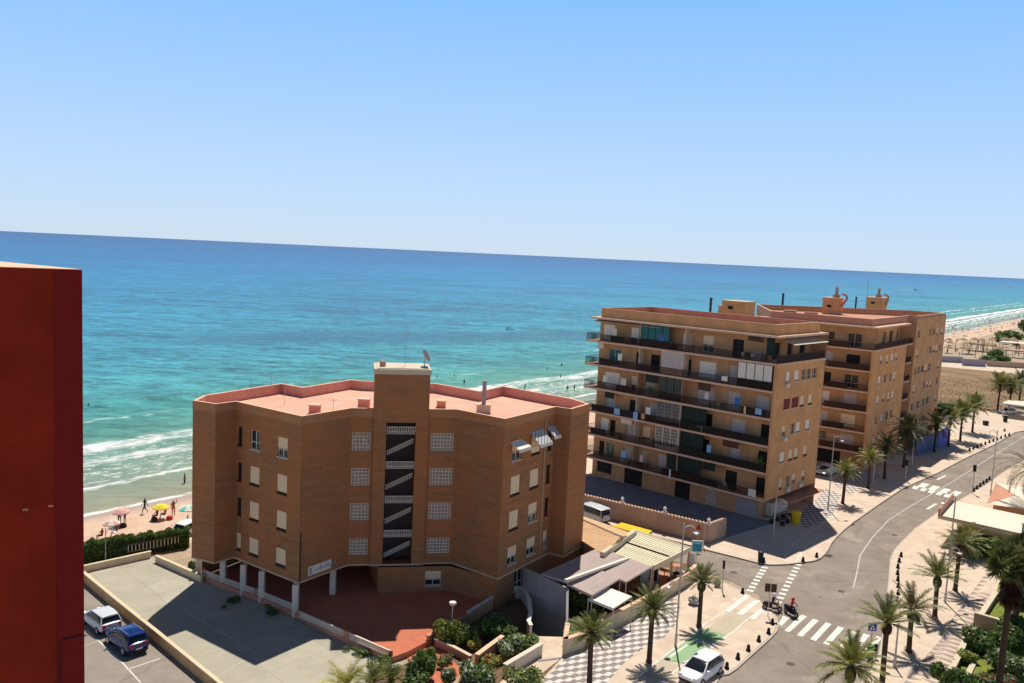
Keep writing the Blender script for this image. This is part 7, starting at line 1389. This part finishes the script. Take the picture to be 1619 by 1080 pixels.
# ---------------------------------------------------------------- far beach at the right
rnd = random.Random(77); looks = [['skin_tan', 'skin_tan', 'cblue', 'hair'], ['skin', 'cred', 'cred', 'hair'], ['skin_tan', 'cblack', 'cblack', 'hair'], ['skin', 'cwhite', 'cdark', 'hairl'], ['skin_tan', 'cpink', 'cpink', 'hair'], ['skin', 'skin', 'cgreen', 'hair']]; desc = ['in blue shorts', 'in red swimwear', 'in black swimwear', 'in white top', 'in pink swimwear', 'in green shorts']
for i in range(130):
    d = rnd.uniform(-15, 14) if i < 95 else rnd.uniform(14, 34); a = rnd.uniform(300, 900)**1.0; x, y = shore(a, d); z = -.25 if d < -8 else (-.5 if d < 0 else -.7-min(1.0, d*.05)); k = i % 6
    person((x, y, z), rnd.uniform(0, 6), 'walk' if i % 4 == 0 else 'stand', looks[k], 'tiny person %s %s far down the crowded beach' % (desc[k], 'on the sand' if d < 0 else 'in the surf'), 'people on the distant beach', 1.05)
cols = [('pinkc', 'white'), ('cblue', 'white'), ('yelc', 'yelc'), ('cred', 'white'), ('turq', 'white'), ('cgreen', 'cgreen')]; cn = ['pink and white', 'blue and white', 'yellow', 'red and white', 'turquoise', 'green']
for i in range(46): a = 290+i*10+rnd.uniform(-6, 6); x, y = shore(a, rnd.uniform(-15, -5)); parasol((x, y, -.25), 'tiny %s parasol on the distant beach' % cn[i % 6], *cols[i % 6], 1.25, 2.2, 'parasols on the distant beach')
rnd2 = random.Random(5)
M['palapa'] = mat('thatch', (.30, .20, .11), var=.3, scale=3)
def palapa_parasol(px, py, lab):
    p = G(px, py, -.03); th_ = thing('thatch_parasol', lab, 'parasol', tuple(p), 'thatched parasols by the beach bar'); mb = MB(); mb.lathe([(1.9, 2.1), (1.2, 2.6), (.1, 3.2)], p, 12); mb.build('canopy', 'palapa', th_); mb = MB(); mb.tube([tuple(p), (p.x, p.y, 2.6)], .08, 6); mb.build('pole', 'trunk', th_)
for i in range(22): palapa_parasol(1498+rnd2.uniform(0, 115), 541+rnd2.uniform(0, 20), 'small brown thatched parasol among those on the sand by the beach bar')
for i in range(26):
    p = G(1495+rnd2.uniform(0, 120), 540+rnd2.uniform(0, 24), -.03); person(p, rnd2.uniform(0, 6), 'stand' if i % 3 else 'walk', looks[i % 6], 'tiny person %s near the beach bar parasols' % desc[i % 6], 'people by the beach bar', 1.05)
for i in range(10):
    p = G(1500+rnd2.uniform(0, 110), 552+rnd2.uniform(0, 14), -.03); th_ = thing('timber_post', 'thin tall timber post standing on the sand by the beach bar', 'post', tuple(p), 'timber posts by the beach bar'); mb = MB(); mb.tube([tuple(p), (p.x, p.y, 4.2)], .12, 6); mb.build('pole', 'trunk', th_); mb = MB(); mb.tube([(p.x, p.y, 4.2), (p.x, p.y, 4.35)], .2, 6); mb.build('cap', 'darkbrown', th_)
# far walls, shade roofs, hut and trees
M['lilac'] = render_mat('lilac_grey_wall', (.36, .32, .36)); M['palapa'] = mat('thatch', (.30, .20, .11), var=.3, scale=3)
def farwall(px, h, label, m_='lilac', w=.3):
    P = G2(px, 0); mb = MB()
    for i in range(len(P)-1): f = Fr(P[i], P[i+1]); mb.box(0, f.L, -w/2, w/2, -.03, h, fr=f)
    tag(mb.build('wall', m_), label, 'wall')
farwall([(1440, 570), (1522, 574)], 2.2, 'lilac grey wall right behind the far block'); farwall([(1521, 578), (1558, 580)], 2.4, 'lilac grey wall in the middle beside the dry field'); farwall([(1560, 579), (1660, 585)], 2.0, 'reddish grey wall at the right edge beside the dry field', 'pinkwall')
def shade(px, py, w, d_, h, label, m_='roofwhite', posts='offwhite'):
    p = G(px, py, 0); th_ = thing('shade_roof', label, 'shade roof', (p.x, p.y, 0)); mb = MB(); f = Fr((p.x, p.y), (p.x+V3.x, p.y+V3.y)); mb.box(-w/2, w/2, -d_, 0, h, h+.25, fr=f); mb.build('roof', m_, th_)
    for a in (-w/2+.3, 0, w/2-.3):
        for b in (-.3, -d_+.3): mb = MB(); mb.box(a-.1, a+.1, b-.1, b+.1, 0, h, fr=f); mb.build('post', posts, th_)
shade(1612, 556, 16, 9, 3.2, 'flat cream shade roof on posts at the right edge beyond the dry field'); shade(1546, 556, 11, 6, 3.0, 'brown beach bar shade roof on posts', 'palapa', 'palapa'); shade(1600, 566, 8, 5, 2.8, 'smaller flat roof beside the reddish wall', 'pinkwall', 'offwhite')
shade(1640, 668, 14, 8, 3.0, 'pale flat canopy over the road at the right edge', 'roofwhite', 'offwhite')
for i, (px, py, w, h) in enumerate(((1574, 572, 5, 5), (1584, 541, 6, 3), (1606, 536, 12, 4), (1630, 530, 12, 9), (1570, 574, 7, 3), (1488, 655, 7, 3))): shrub(px, py, w, h, ['dark small tree beside the beach bar roof', 'dark clump of trees on the distant beach', 'spreading green tree above the cream shade roof', 'tall dark tree at the right edge of the far beach', 'greyish bush along the lilac wall', 'green bush at the foot of the far block'][i], ['leaf_d', 'leaf'], (.7, .3), 50+i, 1200, .16)
# blue hoarding by the palms
P = G2([(1448, 722), (1484, 708), (1500, 700)], 0); hb = thing('hoarding', 'long blue hoarding between the palms and the far block', 'hoarding', (P[0][0], P[0][1], 0)); M['bluegrey'] = mat('blue_grey_panel', (.09, .11, .22), var=.15, scale=1); M['violet'] = mat('violet_blue_panel', (.18, .16, .55), var=.1, scale=1)
for i in range(2):
    f = Fr(P[i], P[i+1]); mb = MB(); mb.box(0, f.L, -.04, .04, .12, 3.2, fr=f); mb.build('panel', 'bluegrey' if i == 0 else 'violet', hb); n = int(f.L/2.2)
    for k in range(n+1): mb = MB(); x = f.L*k/max(1, n); mb.box(x-.06, x+.06, -.12, -.04, .12, 3.3, fr=f); mb.build('post', 'metal', hb)
# scattered stones and debris on the field as one mass, dry tufts
mb = MB(); rnd = random.Random(8); A_f, B_f = G(1470, 640), G(1610, 600)
for i in range(6000):
    px, py = rnd.uniform(1470, 1625), rnd.uniform(598, 650); p = G(px, py, 0); u = Vector((rnd.uniform(-1, 1), rnd.uniform(-1, 1), 0)).normalized(); s_ = rnd.uniform(.08, .24)
    mb.raw([p-u*s_*.5, p+u*s_*.5, p+Vector((rnd.uniform(-.2, .2), rnd.uniform(-.2, .2), s_))], [(0, 1, 2)], 0 if rnd.random() < .6 else 1)
M['scrub'] = leafmat('scrub', (.17, .14, .055), .1)
M['drygrass'] = leafmat('dry_grass', (.29, .19, .09), .1)
tag(mb.build('dry_grass', ['drygrass', 'scrub']), 'dry grass tufts covering the waste ground', 'grass', kind='stuff')
# parked motorbikes and planters beside the long block
for i, (px, py) in enumerate(((1236, 826), (1246, 822), (1228, 830))):
    th_ = thing('motorbike', ['dark motorbike nearest the yellow container', 'dark motorbike, middle of the row by the long block', 'dark motorbike nearest the shaded lamp pole'][i], 'motorbike', (0, 0, 0), 'motorbikes in the shade'); 
    for y in (.65, -.65): mb = MB(); mb.tube([(-.05, y, .3), (.05, y, .3)], .3, 16); mb.build('wheel', 'rubber', th_, org=(0, 0, 0))
    mb = MB(); mb.tube([(0, -.65, .3), (0, -.2, .62), (0, .35, .68), (0, .65, .3)], .09, 8); mb.build('frame', 'cdark', th_); mb = MB(); mb.box(-.12, .12, -.75, .1, .72, .82); mb.build('seat', 'black', th_); mb = MB(); mb.tube([(-.35, .4, 1.02), (0, .48, .98), (.35, .4, 1.02)], .025, 6); mb.build('handlebar', 'black', th_)
    th_.location = G(px, py, .12); th_.rotation_euler = (0, 0, 1.0)
# ---------------------------------------------------------------- finishing
S.cycles.max_bounces = 6; S.cycles.caustics_reflective = False; S.cycles.caustics_refractive = False
